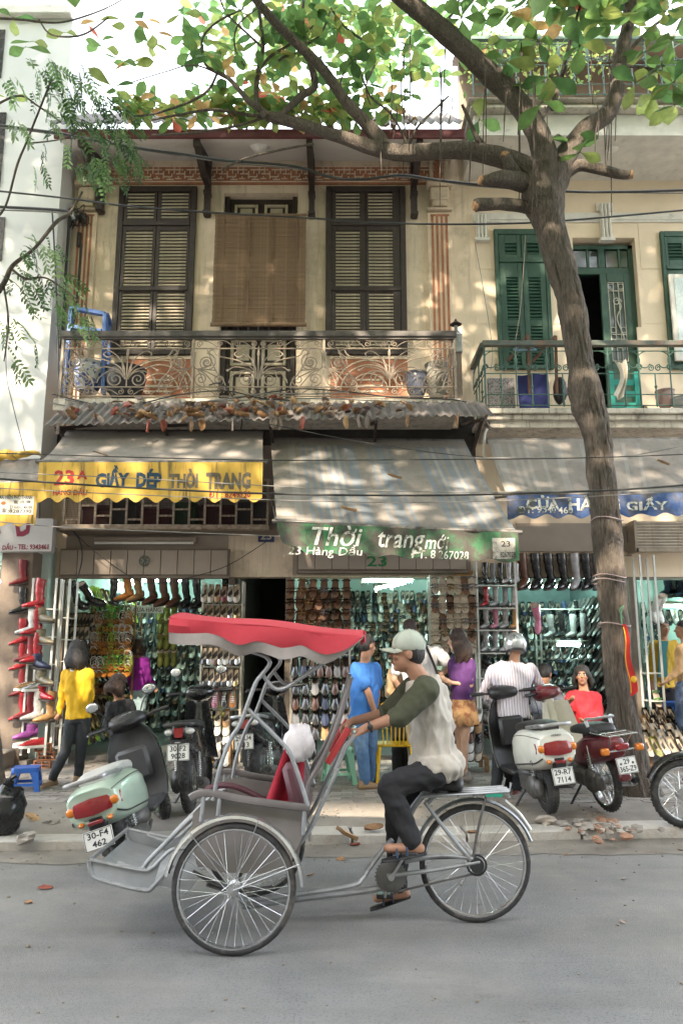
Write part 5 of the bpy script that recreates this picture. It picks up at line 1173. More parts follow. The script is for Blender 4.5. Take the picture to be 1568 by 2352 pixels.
# --- men's sandals and shoes, left of the middle shop
YM = 10.35
rack('tall rack of men\'s sandals at the mouth of the middle shop', 668, 802, (), YM+.1, 1325, 1450, m_rack)
for j, yc in enumerate((1352, 1378, 1402, 1426)): row('sandal', ('brown tan brown grey black brown' if j % 2 == 0 else 'black brown tan brown black brown black'), 655, 808, yc, YM-.01*j, f'in the {ORD[j]} row of hanging brown sandals', pitch=1.25, k=1.15, grp='brown sandals hanging at the middle shop')
rack('white rack of shiny leather shoes half behind the drape', 668, 803, (1505, 1556, 1590, 1628, 1662, 1700), YM, 1460, 1740, m_rack)
for j, (cs, yc) in enumerate((('black navy black brown brown grey brown', 1536), ('black black grey black brown black', 1576), ('brown black brown navy black black', 1610), ('grey black black navy black grey', 1645), ('black navy black tan black black', 1678), ('black black brown black', 1718))):
    row('loafer', cs, 668, 803, yc, YM, f'on the {ORD[j]} shelf of the leather shoe rack', pitch=radians(60), k=1.12, grp='leather shoes on the rack at the middle shop')
# --- silver sandals right of the middle shop
q = MB(); a, c, z0, z1 = rect(1046, 1312, 1096, 1480, 10.75); q.bb(a, c, 10.72, 10.76, z0, z1); one('plywood_panel', 'warm plywood panel behind the silver sandals', 'panel', q, M('plywood', (.40,.22,.08), .6, var=.2, sc_=4))
rack('rack of silver and cream sandals at the right of the middle shop', 992, 1092, (1368, 1412, 1450), 10.5, 1320, 1480, m_rack)
for j, (cs, yc) in enumerate((('silver cream gold cream grey silver', 1345), ('grey cream black cream cream black', 1388), ('cream grey cream cream silver grey', 1424), ('cream gold cream silver black', 1452), ('gold cream red silver cream', 1480))):
    row('sandal', cs, 990, 1092, yc, 10.42, f'in the {ORD[j]} row of the silver sandal rack', pitch=1.15, k=1.12, grp='silver sandals at the middle shop')
for j, (cs, yc) in enumerate((('white cream grey white', 1650), ('brown orange white tan', 1672), ('black white brown black', 1694), ('cream black white grey', 1716), ('white silver white cream', 1736))):
    row('loafer', cs, 1036, 1108, yc, 10.0-.06*j, f'in the {ORD[j]} tier behind the frilled skirt', pitch=.55, yaw=-.3, grp='shoes piled behind the frilled skirt')
rack('low wooden shoe bench over hollow bricks', 1030, 1110, (1742,), 9.75, 1740, 1790, m_wood, .4, .05, 'shoe_bench', .02)
# hollow bricks under it
m_brick = M('hollow_clay_brick', (.36,.15,.08), .85, var=.2, sc_=9)
def hollow(p, rz, label, up=False):
    q = MB(); L, W, H_ = .2, .1, .1; w_ = .014
    for z in (0, H_/2-w_/2, H_-w_): q.bb(-L/2, L/2, -W/2, W/2, z, z+w_)
    for y in (-L/2, -w_/2, L/2-w_): 
        for (za, zb) in ((w_, H_/2-w_/2), (H_/2+w_/2, H_-w_)): q.bb(y, y+w_, -W/2, W/2, za, zb)
    o = one('hollow_brick', label, 'brick', q, m_brick, 'hollow clay bricks propping the shelves', loc=(0,0,0)); o.location = p; o.rotation_euler = (pi/2 if up else 0, 0, rz); return o
for k, (x, y) in enumerate(((1035, 1790), (1060, 1790))):
    p = G(x, y, .15)
    for j in range(3): hollow((p.x, 9.55, .15+.102*j), .1, ['lower','middle','upper'][j]+' hollow brick under the bench, '+('nearer the cyclist' if k == 0 else 'nearer the striped shirt'))
# --- boots on white shelves and hanging, right-hand shop
YD = 10.5
rack('white shelves of plastic-wrapped boots at the pier', 1101, 1192, (1346, 1398, 1449, 1502, 1560), YD, 1290, 1640, m_whiter)
k_ = 1.0
for j, (cs, yc) in enumerate((('black grey black wrap wrap', 1346), ('red wrap grey wrap', 1398), ('wrap pink wrap tan', 1449), ('wrap wrap wrap red', 1502))):
    row('boot', cs, 1101, 1190, yc-4, YD+.1, f'on the {ORD[j]} white boot shelf', pitch=0, yaw=-.7, k=.82, grp='boots on the white shelves', jit=.02)
hb_ = 'hanging from the beam of the right-hand shop'
for (c, x, lab) in (('brown',1202,'dark brown boot'),('black',1232,'black boot with hook mark'),('black',1262,'black boot with V mark'),('black',1293,'plain black boot with V top'),('wrap',1322,'pale slouchy boot'),('black',1348,'black boot close to the trunk'),('grey',1374,'grey boot half behind the trunk')):
    shoe('boot', c, P(x, 1352, 10.7), .25, -.6, 1.35, f'{lab} {hb_}', 'boots hanging at the right-hand shop')
shoe('boot', 'pink', P(1236, 1442, 10.6), .9, -.4, 1.05, 'pink boot hanging at the end of the white shelves', 'boots hanging at the right-hand shop')
q = MB(); q.tube([P(1188,1276,10.7), P(1450,1276,10.7)], .012, 6); one('hanging_rail', 'rail under the beam carrying the black boots', 'rail', q, m_metalg)
rack('glass shelves of boots deep in the right-hand shop', 1245, 1450, (1400, 1472, 1515, 1560), 12.2, 1390, 1700, m_whiter, .3)
row('boot', 'wrap black white wrap black wrap black grey', 1248, 1448, 1466, 12.1, 'in plastic on the lit shelf of the right-hand shop', pitch=0, yaw=-.8, k=1.05, grp='boots on the lit shelf')
row('pump', 'black white grey black silver white black grey black white', 1250, 1448, 1505, 12.1, 'on the flat shoe shelf of the right-hand shop', pitch=.5, yaw=-.7, grp='flat shoes on the lit shelf')
row('loafer', 'black grey white black silver black navy black', 1255, 1448, 1565, 12.0, 'on the lower shelf beside the seated woman', pitch=.5, yaw=-.7, grp='flat shoes on the lit shelf')
row('boot', 'black navy black grey black navy black', 1255, 1448, 1418, 12.3, 'on the upper shelf of the right-hand shop', pitch=.3, yaw=-.7, k=.7, grp='boots on the lit shelf')
for j, (cs, yc) in enumerate((('cream white black', 1645), ('black cream brown', 1668))): row('pump', cs, 1215, 1268, yc, 9.9, f'in the {ORD[j]} row behind the white scooter', pitch=.6, grp='shoes behind the white scooter')
row('pump', 'cream black cream black', 1400, 1450, 1640, 10.2, 'beside the tree trunk', pitch=.7, grp='shoes behind the white scooter'); row('pump', 'black white black', 1398, 1440, 1672, 10.1, 'low beside the tree trunk', pitch=.7, grp='shoes behind the white scooter')
# --- sloping display of the far shop
YF_ = 9.95
rack('low white bench carrying the sloping shoe display beyond the tree', 1478, 1600, (1732,), YF_, 1730, 1778, m_wood, .6, .05, 'shoe_bench', .02)
for j, (cs, yc) in enumerate((('black black brown black black black', 1652), ('tan black cream black brown black', 1672), ('cream white black white black cream', 1690), ('black cream white black white brown', 1706), ('cream olive white cream black white', 1722))):
    row('pump', cs, 1476, 1590, yc, YF_+.5-.13*j, f'in the {ORD[j]} row of the sloping display beyond the tree', pitch=.62, yaw=.1, k=1.1, grp='shoes on the sloping display beyond the tree')
q = MB(); q.bb(P(1530,1650,10.6).x, P(1600,1650,10.6).x, 10.55, 10.9, P(1530,1660,10.6).z, P(1530,1615,10.6).z, b=.02); q.bb(P(1528,1650,10.6).x, P(1602,1650,10.6).x, 10.53, 10.92, P(1530,1620,10.6).z, P(1530,1613,10.6).z, b=.01); one('plastic_crate', 'bright blue plastic crate behind the sloping shoe display', 'crate', q, M('blue_plastic', (.03,.13,.5), .4))
rack('pale metal post rack at the mouth of the far shop', 1487, 1520, (1548, 1612), 10.5, 1275, 1650, m_whiter, .25)
row('boot', 'white white', 1492, 1518, 1420, 10.9, 'on the post rack of the far shop', pitch=.8, grp='shoes in the far shop'); row('sandal', 'green', 1495, 1520, 1606, 10.6, 'with cord on the post rack of the far shop', grp='shoes in the far shop')
row('boot', 'navy black navy black black', 1520, 1600, 1372, 12.4, 'hanging at the back of the far shop', pitch=0, k=1.3, yaw=-.8, grp='shoes in the far shop')
row('pump', 'black black white black navy black', 1512, 1600, 1422, 12.4, 'on the back shelf of the far shop', pitch=1.0, grp='shoes in the far shop')
# --- boots stand of the white house
YW = 9.95
rack('white boot stand before the white house shop', 62, 116, (1400, 1464, 1528, 1592, 1660), YW, 1328, 1735, m_whiter, .25)
sb = 'on the white stand before the white house'
for (kd, c, x, y, ya, lab) in (('boot','red',76,1398,-1.2,'topmost red boot'),('ankle','khaki',104,1432,1.2,'khaki ankle boot below the topmost red one'),('boot','red',70,1461,-1.2,'red boot with a white band'),('boot','white',60,1459,-1.2,'white boot half behind the red one'),('ankle','khaki',103,1482,1.2,'second khaki ankle boot'),('boot','red',70,1525,-1.2,'red boot on the middle shelf'),('boot','dred',58,1522,-1.2,'dark red boot on the middle shelf'),('ankle','navy',95,1538,1.2,'navy ankle boot with furry top'),('sneaker','tan',60,1586,-1.0,'tan high shoe'),('sneaker','silver',78,1588,-1.0,'silver sneaker'),('ankle','khaki',104,1576,1.1,'low khaki ankle boot'),('ankle','red',103,1610,1.1,'short red ankle boot'),('boot','white',72,1656,-1.1,'white boot on the lowest shelf'),('boot','dred',56,1654,-1.1,'dark red boot behind the white one'),('boot','tan',101,1660,-1.0,'tan suede boot on the lowest shelf'),('ankle','purple',57,1700,-1.0,'purple ankle boot by the step'),('sneaker','red',72,1718,-1.0,'red sneaker with white sole'),('sneaker','white',58,1716,-1.0,'white sneaker with coloured stripes')):
    shoe(kd, c, P(x, y, YW-.02), 0, ya, 1.08 if kd == 'boot' else 1.15, f'{lab} {sb}', 'boots on the white stand')
for j, y in enumerate((1345, 1410, 1482, 1540, 1600, 1655)): shoe('boot', ('dred','black','red','red','dred','red')[j], P(43, y, 10.2), .1, -1.2, .95, ['dark red','black','red','glossy red','deep red','bright red'][j]+f' boot, {ORD[j]} from the top of the doorway column', 'boots in the doorway column of the white house')
q = MB(); q.tube([P(47,1280,10.3), P(47,1700,10.3)], .015, 6); one('display_pole', 'thin pole holding the column of red boots', 'pole', q, m_whiter)
for k in range(3): hollow((P(95+8*(k % 2), 1750, 10.0).x, 10.05, .22+.102*k-.07), .2, ['lowest','middle','topmost'][k]+' hollow brick under the white boot stand')
sgput('HELO', 20, 1272, 70, 1288, t_red, .03, .25, lh, Y=10.9)
# --- walls of shoes deep in the shops, past counting
def mass(nm, fn_list, label_mats):
    q = MB(); pal = []; pm__ = {}
    for (kind, c, p, rot, k) in fn_list:
        _, sq, mats = smesh(kind, c)
        base = []
        for m in mats:
            if m.name not in pm__: pm__[m.name] = len(pal); pal.append(m)
            base.append(pm__[m.name])
        o0 = len(q.v); q.v += [tuple(V(p)+rot @ (V(v)*k)) for v in sq.v]; q.f += [[i+o0 for i in f] for f in sq.f]; q.mi += [base[i] for i in sq.mi]
    o = obj(nm, q, pal, None, smooth=50); o['kind'] = 'stuff'; return o
def rotd(yaw, pitch): return Matrix.Rotation(-pi/2+yaw, 3, 'Z') @ Matrix.Rotation(pitch, 3, 'Y')
L_ = []
mc = lambda: R.choice(('black','white','silver','black','grey','brown','cream','navy','black'))
for z in [.5+.17*k for k in range(13)]:              # middle shop: back wall and right side
    for k in range(22): L_.append((R.choice(('pump','sandal','loafer')), mc(), V((lerp(rm[0]+.1, rm[1]-.1, (k+.5)/22), rm[3]-.12, z+.14)), rotd(R.uniform(-.3,.3), 1.0), 1))
    for k in range(14): L_.append(('pump', mc(), V((rm[1]-.08, rm[2]+.3+.21*k, z+.14)), rotd(-pi/2+.5, .9), 1)); L_.append(('sandal', mc(), V((rm[0]+.08, rm[2]+.3+.21*k, z+.14)), rotd(pi/2-.4, 1.1), 1))
mass('shelved_shoes', L_, None)
L_ = []
for z in [.5+.2*k for k in range(11)]:
    for k in range(16): L_.append(('pump', mc(), V((lerp(rl[0]+.1, rl[1]-.1, (k+.5)/16), rl[3]-.15, z)), rotd(R.uniform(-.2,.2), .9), 1.1))
    for k in range(11): L_.append(('pump', R.choice(('black','brown','gold','grey','lime')), V((rl[0]+.1, rl[2]+.3+.23*k, z)), rotd(pi/2-.5, .9), 1.1)); L_.append(('boot', R.choice(('black','olive','brown')), V((rl[1]-.1, rl[2]+.3+.24*k, z-.05)), rotd(-pi/2, .1), .7))
mass('shelved_shoes', L_, None)
L_ = []
for z in [.4+.2*k for k in range(11)]:
    for k in range(16): L_.append(('pump', R.choice(('black','grey','silver','navy','black','white')), V((lerp(rr_[0]+.1, rr_[1]-.1, (k+.5)/16), rr_[3]-.12, z)), rotd(R.uniform(-.5,.1), .8), 1.1))
    for k in range(9): L_.append(('pump', R.choice(('black','grey','white')), V((rr_[1]-.08, rr_[2]+.2+.24*k, z)), rotd(-pi/2, .8), 1)); L_.append(('ankle', R.choice(('black','wrap')), V((rr_[0]+.08, rr_[2]+.2+.24*k, z)), rotd(pi/2, .3), 1))
    for k in range(9): L_.append(('pump', R.choice(('black','grey','silver','navy','black')), V((lerp(rf_[0]+.05, rf_[0]+1.8, (k+.5)/9), rf_[3]-.12, z)), rotd(R.uniform(-.3,.1), .9), 1.1))
    for k in range(14): L_.append(('pump', R.choice(('black','white','silver','dred','gold')), V((lerp(-7, rw_[1]-.15, (k+.5)/14), rw_[3]-.12, z)), rotd(R.uniform(-.3,.1), .9), 1.2)) if z > 1.3 else None
    for k in range(6): L_.append(('pump', R.choice(('black','white','dred','gold','pink')), V((rw_[1]-.1, rw_[2]+.9+.25*k, z)), rotd(-pi/2, .9), 1.1)) if z > 1.3 else None
mass('shelved_shoes', L_, None)
# ================================================================== motorbikes
m_tyre = M('tyre_rubber', (.03,.03,.03), .8, var=.25, sc_=20, bump=.3, bs=60, dirt=((.14,.12,.1), 8, .5, .8)); m_chr = M('chrome', (.62,.62,.62), .22, .9, var=.1); m_alu = M('dull_aluminium', (.42,.42,.42), .4, .7, var=.25, sc_=14)
m_blkp = M('black_plastic', (.022,.022,.024), .42, var=.2, dirt=((.10,.09,.08), 5, .58, .9)); m_seat = M('black_vinyl', (.02,.02,.02), .5, var=.15); m_tail = M('tail_light_red', (.22,.008,.01), .12, var=.15, coat=.6); m_amb = M('amber_lens', (.6,.17,.01), .15, var=.1, coat=.5); m_lens = M('clear_lens', (.55,.55,.52), .12, var=.15, coat=.5); m_eng = M('engine_metal', (.16,.155,.15), .5, .5, var=.35, sc_=14, dirt=((.06,.05,.04), 7, .5, .7)); m_plt = M('number_plate_white', (.68,.68,.66), .5, var=.1, dirt=((.4,.36,.3), 9, .6, .85)); m_mir = M('mirror_glass', (.6,.62,.62), .06, .9, var=0)
m_dial = M('dial_glass', (.14,.16,.18), .15, var=.5, sc_=30, coat=.5)
def wheel(par, c, ax, Rr, tw, spokes=0, name='wheel', mt=None, hub=.05, hubw=.1, rimm=None, rimw=None, turn=0):
    """c: centre in the thing's own frame; ax: axle direction"""
    ax = V(ax).normalized(); a, b_ = frame(ax); T = Matrix((a, b_, ax)).transposed().to_4x4(); T.translation = V(c)
    r0 = tw/2; q = MB(); q.lathe([(Rr-r0+r0*cos(t_), r0*sin(t_)*1.0) for t_ in [2*pi*i/12 for i in range(13)]], 40, T); 
    if tw > .06:
        for k in range(36):
            for s in (-1, 1):
                th = 2*pi*(k+.25*s)/36; p = T @ V((Rr*cos(th)*.992, Rr*sin(th)*.992, s*r0*.38)); q.box(p, (.012, .012, .012))
    w = obj(name, q, mt or m_tyre, par, local=True)
    q = MB(); rr = Rr-tw*.95; hw = (rimw or tw)*.42
    q.lathe([(rr, -hw), (rr+.012, -hw), (rr+.004, 0), (rr+.012, hw), (rr, hw), (rr-.006, 0), (rr, -hw)], 40, T); obj('rim', q, rimm or m_chr, w, local=True)
    q = MB(); q.lathe([(0, -hubw*.55), (hub*.35, -hubw*.55), (hub*.4, -hubw*.5), (hub, -hubw*.48), (hub, -hubw*.4), (hub*.6, -hubw*.3), (hub*.6, hubw*.3), (hub, hubw*.4), (hub, hubw*.48), (0, hubw*.5)], 16, T); obj('hub', q, m_alu, w, local=True)
    q = MB()
    if spokes:
        for k in range(spokes):
            th = 2*pi*(k+turn)/spokes; s = 1 if k % 2 else -1; of = (.32 if (k//2) % 2 else -.32)
            q.tube([T @ V((hub*.9*cos(th+of*2.5), hub*.9*sin(th+of*2.5), s*hubw*.44)), T @ V((rr*cos(th), rr*sin(th), 0))], .0011 if Rr > .3 else .0022, 4)
        o = obj('spokes', q, m_chr, w, local=True); o['kind'] = 'stuff'
    else:
        for k in range(5):
            th = 2*pi*(k+turn)/5; q.bar(T @ V((hub*.6*cos(th), hub*.6*sin(th), 0)), T @ V((rr*cos(th), rr*sin(th), 0)), .05, .03)
        obj('wheel_spider', q, m_alu, w, local=True)
    return w
def se(y, w_, zb, zt, n=16, pw=.6, x0=0):
    return [V((x0+w_*math.copysign(abs(cos(a))**pw, cos(a)), y, (zb+zt)/2+(zt-zb)/2*math.copysign(abs(sin(a))**pw, sin(a)))) for a in [2*pi*k/n for k in range(n)]]
def sub(rows, k=4):                                # smooth a list of ring parameters
    out = []
    for i in range(len(rows)-1):
        for j in range(k):
            t = j/k; r = []
            for c in range(len(rows[0])):
                p0, p1, p2, p3 = rows[max(i-1,0)][c], rows[i][c], rows[i+1][c], rows[min(i+2,len(rows)-1)][c]
                r.append(.5*(2*p1+(p2-p0)*t+(2*p0-5*p1+4*p2-p3)*t*t+(3*p1-p0-3*p2+p3)*t**3))
            out.append(r)
    return out+[list(rows[-1])]
def hull(rows, n=18, pw=.6): q = MB(); q.loft([se(*r, n=n, pw=pw) for r in sub(rows)]); return q
def numplate(par, l1, l2, c, tilt=.15, w_=.19, h_=.14, bolts=False):
    rot = Matrix.Rotation(-tilt, 3, 'X'); q = MB(); q.box(c, (w_, .006, h_), rot, b=.003)
    o = obj('number_plate', q, m_plt, par, local=True)
    q = MB()
    for (a, b_) in (((-1,-1),(1,-1)),((1,-1),(1,1)),((1,1),(-1,1)),((-1,1),(-1,-1))): q.bar(V(c)+rot @ V((a[0]*w_*.47, -.004, a[1]*h_*.46)), V(c)+rot @ V((b_[0]*w_*.47, -.004, b_[1]*h_*.46)), .004)
    if bolts:
        for s in (-1, 1): q.ell(V(c)+rot @ V((s*w_*.3, -.004, h_*.12)), (.012, .004, .012), 8, 5)
    obj('plate_border', q, m_eng, o, local=True)
    for s, z in ((l1, .24), (l2, -.2)):
        me = text_mesh(s, 1.0, .02, 0, 1, .0015/h_); xs = [v.co.x for v in me.vertices]; ys = [v.co.y for v in me.vertices]; ky = h_*.33/(max(ys)-min(ys)); kx = min(ky*1.0, w_*.82/(max(xs)-min(xs)))
        for v in me.vertices: v.co = V(c)+rot @ V(((v.co.x-(max(xs)+min(xs))/2)*kx, -.0045-v.co.z*.001, z*h_+(v.co.y-(max(ys)+min(ys))/2)*ky))
        me.materials.clear(); me.materials.append(t_blk); inst('lettering', me, o)
    return o
def word(par, s, c, w_, mat, yaw=0, pitch=0):
    me = text_mesh(s, 1.0, .01, .25, 1, .01); xs = [v.co.x for v in me.vertices]; k = w_/(max(xs)-min(xs)); cx = (max(xs)+min(xs))/2; rot = Matrix.Rotation(yaw, 3, 'Z') @ Matrix.Rotation(pitch, 3, 'X')
    for v in me.vertices: v.co = V(c)+rot @ V(((v.co.x-cx)*k, -.002-v.co.z*.05, v.co.y*k))
    me.materials.clear(); me.materials.append(mat); inst('lettering', me, par)
def mirror(par, base, tip, ang=0):
    q = MB(); q.tube(bez([base, lerp(V(base), V(tip), .5)+V((0, -.02, .03)), tip]), .006, 6); m = obj('mirror_stem', q, m_blkp, par, local=True)
    rot = Matrix.Rotation(ang, 3, 'Z'); q = MB(); q.ell(V(tip)+V((0, .012, .04)), (.062, .02, .048), 14, 8, rot); q.m = 1; q.ell(V(tip)+rot @ V((0, -.006, .04)), (.054, .006, .041), 14, 6, rot); obj('mirror', q, [m_blkp, m_mir], m, local=True)
def bike(label, loc, rz, lean, paint_m, l1, l2, style='scooter', steer=0, pitch=0, tail='wide', seatm=None, deckm=None, shieldm=None, wr=.225, brand=None, box=False, group='motorbikes parked on the pavement', mirrors=True, headm=None, rail=m_alu, k_=(1,1,1)):
    t = thing('motorbike' if style != 'scooter' else 'scooter', label, 'motorbike' if style != 'scooter' else 'scooter', loc, group); t.rotation_mode = 'XYZ'
    t.rotation_euler = (Matrix.Rotation(rz, 3, 'Z') @ Matrix.Rotation(pitch, 3, 'X') @ Matrix.Rotation(lean, 3, 'Y')).to_euler()
    t.scale = k_
    O = lambda nm, q, m, p=t: obj(nm, q, m, p, local=True)
    sp = style == 'cub'; wb = 1.24; tw = .10 if not sp else .07; wt = wr+tw*.0
    wheel(t, (0, 0, wr), (1, 0, 0), wr, tw, 36 if sp else 0, 'rear_wheel'); 
    fw = Matrix.Rotation(steer, 3, 'Z'); wheel(t, (0, wb, wr), fw @ V((1, 0, 0)), wr, tw*.9, 36 if sp else 0, 'front_wheel')
    W_ = .19 if style == 'scooter' else .12; k = W_/.19
    zt = .80
    if style == 'scooter': rows = [(-.455,.135,.53,.735),(-.44,.165,.50,.755),(-.32,.19,.44,.775),(-.1,.20,.40,.775),(.15,.195,.36,.75),(.36,.16,.33,.68),(.46,.11,.30,.50)]
    elif style == 'sport': rows = [(-.5,.03,.74,.80),(-.45,.085,.68,.84),(-.3,.12,.62,.84),(-.05,.13,.52,.80),(.25,.12,.42,.74),(.5,.10,.36,.66),(.7,.09,.42,.78)]
    else: rows = [(-.38,.03,.58,.66),(-.34,.08,.52,.70),(-.15,.10,.46,.71),(.1,.105,.40,.68),(.35,.09,.36,.58),(.55,.07,.33,.46)]
    body = O('body_panel', hull(rows), paint_m)
    sr = [(-.34,.08,zt-.045,zt+.01),(-.2,.13,zt-.05,zt+.035),(.05,.14,zt-.06,zt+.025),(.28,.125,zt-.1,zt-.01),(.42,.08,zt-.13,zt-.06)] if style != 'cub' else [(-.2,.09,.70,.75),(-.12,.13,.69,.80),(.1,.13,.69,.80),(.3,.11,.68,.76),(.38,.06,.67,.71)]
    seat = O('seat', hull(sr), seatm or m_seat)
    for s in (-1, 1):                              # panel gaps and a rubbing strip along each flank
        for ang, r_ in ((.55, .0028), (-.5, .007 if style == 'scooter' else .003)):
            ln = []
            for (y, w_, zb, z2) in sub(rows)[3:-5]: ln.append((s*w_*cos(ang)**.6*1.004, y, (zb+z2)/2+(z2-zb)/2*math.copysign(abs(sin(ang))**.6, ang)*1.004))
            q = MB(); q.tube(ln, r_, 5); O('panel_trim', q, m_blkp, body)
    # grab rail
    q = MB(); gy, gz = (-.52, .83) if style != 'cub' else (-.2, .86); gw = .14 if style != 'cub' else .12
    q.tube(bez([(-gw, -.1, zt-.02), (-gw, gy+.12, gz-.01), (-gw*.8, gy+.02, gz), (0, gy, gz+.005), (gw*.8, gy+.02, gz), (gw, gy+.12, gz-.01), (gw, -.1, zt-.02)]), .013, 8, sq=1.3); O('grab_rail', q, rail)
    # tail light, plate, mudguard
    ty = -.455 if style == 'scooter' else (-.5 if style == 'sport' else -.39)
    if tail == 'wide':
        q = MB(); q.loft([se(-.475+.12*abs(u)**2, .001+.0*u, .0, .01) for u in (0,)]) if False else None
        n = 12; rg = []
        for i in range(n+1):
            u = -1+2*i/n; h_ = .062*(1-.3*abs(u)); x = u*.178; yb = -.462+.085*abs(u)**3.2; rg.append([V((x, yb-.02, .63-h_)), V((x, yb-.03, .63)), V((x, yb-.012, .63+h_)), V((x, yb+.03, .63+h_)), V((x, yb+.03, .63-h_))])
        q = MB(); q.loft(rg); tl = O('tail_light', q, m_tail, body)
        for s in (-1, 1): q = MB(); q.ell((s*.142, -.447, .63), (.034, .022, .036), 12, 6); O('indicator', q, m_amb, body)
        pz, py = .40, -.50; q = MB(); q.bb(-.06, .06, -.46, -.40, .44, .56, b=.02); q.bar((0, -.36, .56), (0, -.44, .32), .13, .012); O('plate_bracket', q, m_blkp)
        q = MB(); q.bb(-.05, .05, -.487, -.47, .50, .53, b=.006); O('reflector', q, m_tail)
        for s in (-1, 1): q = MB(); q.ell((s*.095, -.46, .52), (.02, .03, .02), 10, 6); O('indicator', q, m_amb)
    elif tail == 'sport':
        q = MB(); q.loft([[V((-.045, -.5, .80)), V((.045, -.5, .80)), V((.03, -.515, .72)), V((-.03, -.515, .72))], [V((-.05, -.42, .82)), V((.05, -.42, .82)), V((.035, -.44, .70)), V((-.035, -.44, .70))]]); O('tail_light', q, m_tail, body)
        for s in (-1, 1): q = MB(); q.ell((s*.085, -.455, .765), (.05, .035, .03), 10, 6); O('indicator', q, m_lens, body)
        pz, py = .60, -.56; q = MB(); q.bar((0, -.5, .68), (0, -.57, .38), .11, .012); q.bb(-.06, .06, -.53, -.44, .66, .70); O('mudguard', q, m_blkp)
    else:
        q = MB(); q.bb(-.06, .06, -.455, -.40, .60, .66, b=.012); O('tail_light', q, m_tail, body); q = MB(); q.bar((-.17, -.42, .6), (.17, -.42, .6), .014); st = O('indicator_bar', q, m_chr)
        for s in (-1, 1): q = MB(); q.bb(s*.165-.035, s*.165+.035, -.46, -.40, .575, .635, b=.012); O('indicator', q, m_amb)
        q = MB(); q.tube([(0, wr*0-.02+(wr+.05)*cos(a)*-1, wr+(wr+.05)*sin(a)) for a in [radians(d) for d in range(15, 125, 10)]], .06, 10, sq=.25); q.bb(-.055, .055, -.42, -.36, .33, .40, b=.015); O('mudguard', q, paint_m)
        pz, py = .475, -.47
        q = MB()
        for x in (-.13, -.065, 0, .065, .13): q.tube([(x, -.14, .735), (x, -.5, .735)], .006, 6)
        for y in (-.14, -.32, -.5): q.tube([(-.13, y, .74), (.13, y, .74)], .006, 6)
        for s in (-1, 1): q.tube([(s*.1, -.45, .735), (s*.08, -.36, .62)], .006, 6)
        O('luggage_rack', q, m_chr)
    numplate(t, l1, l2, (0, py, pz), .2, bolts=sp)
    # swing arm, engine, silencer, shocks
    q = MB(); q.box((-.09, .12, wr+.0), (.09, .5, .15), b=.03); q.ell((-.11, .02, wr), (.06, .12, .11), 12, 8); q.ell((.0, .42, wr+.06), (.12, .17, .11), 12, 8)
    for i in range(6): q.lathe([(0, 0), (.075, 0), (.075, .006), (0, .006)], 12, Matrix.Translation((0.02, .52, .25)) @ Matrix.Rotation(-1.2, 4, 'X') @ Matrix.Translation((0, 0, .012*i)))
    O('engine', q, m_eng)
    q = MB(); sp3 = bez([(.1, .45, .2), (.13, .2, .19), (.14, .05, .24), (.145, -.28, .30)]); q.tube(sp3, [lerp(.016, .052, min(1, max(0, (i-12)/5)))*(1 if i < len(sp3)-1 else .8) for i in range(len(sp3))], 12); q.m = 1; q.tube([(.145, -.28, .30), (.146, -.33, .308)], [.03, .024], 12); O('silencer', q, [m_eng if style != 'cub' else m_chr, m_blkp])
    for s in (-1, 1):
        q = MB(); q.tube([(s*.105, -.02, wr+.02), (s*.10, .02, .60)], .012, 8); 
        for i in range(11): z = .32+.02*i; q.tube([(s*.103+.026*cos(a), .0+.026*sin(a), z) for a in [2*pi*j/8 for j in range(8)]], .005, 4, closed=True)
        O('shock_absorber', q, m_chr)
    q = MB(); q.tube([(-.06, .32, .22), (-.2, .36, .02)], .012, 6); q.bb(-.23, -.17, .33, .4, -.0, .014); O('side_stand', q, m_blkp)
    # floor, leg shield, front
    sm = shieldm or paint_m; dk = deckm or m_blkp
    if style == 'scooter':
        q = MB(); q.bb(-.17, .17, .42, .86, .27, .33, b=.02); O('floorboard', q, dk)
        q = MB(); sh = lambda u, v: V((lerp(-1, 1, u)*.215*sqrt(1-.75*max(0, (v-.5)/.5)**2)*(1-.25*max(0, .25-v)*4*.5), .80+.16*v+.10*(2*u-1)**2*-1*(.5+.5*v)+.06, lerp(.30, .98, v))); q.sheet(sh, 14, 12, (0, .02, .004)); O('leg_shield', q, dk)
        q = MB(); q.sheet(lambda u, v: sh(u, v)*1+V((lerp(-.008, .008, u), .026+.10*(1-(2*u-1)**2), .004)), 14, 12, (0, .012, 0)); O('front_apron', q, paint_m)
        q = MB(); q.bb(-.13, .13, .79, .86, .50, .80, b=.03); O('glove_box', q, dk)
        q = MB(); q.ell((0, wb, wr+.05), (.075, .24, .2), 14, 8); O('front_mudguard', q, paint_m)
    elif style == 'sport':
        q = MB(); sh = lambda u, v: V((lerp(-1, 1, u)*lerp(.20, .11, v), .86+.1*v-.14*(2*u-1)**2, lerp(.38, .95, v))); q.sheet(sh, 10, 8, (0, .02, 0)); O('leg_shield', q, sm)
    else:
        q = MB(); sh = lambda u, v: V((lerp(-1, 1, u)*(.23-.09*v*v), .74+.16*v-.13*(2*u-1)**2+.05*(1-v), lerp(.26, .94, v))); q.sheet(sh, 16, 14, (0, .012, .003)); O('leg_shield', q, sm)
        q = MB(); q.tube([(0, .80, .30), (0, .93, .96)], .055, 10); q.tube([(0, .2, .5), (0, .55, .42), (0, .84, .55)], .06, 10); O('frame_spine', q, sm)
    for s in (-1, 1):
        q = MB(); q.tube(bez([V((s*.15, wb-.3, 1.02)), V((s*.12, wb-.12, 1.08)), V((s*.05, wb-.1, .9)), V((s*.04, wb-.14, .6))]), .005, 5); O('control_cable', q, m_blkp)
    q = MB()
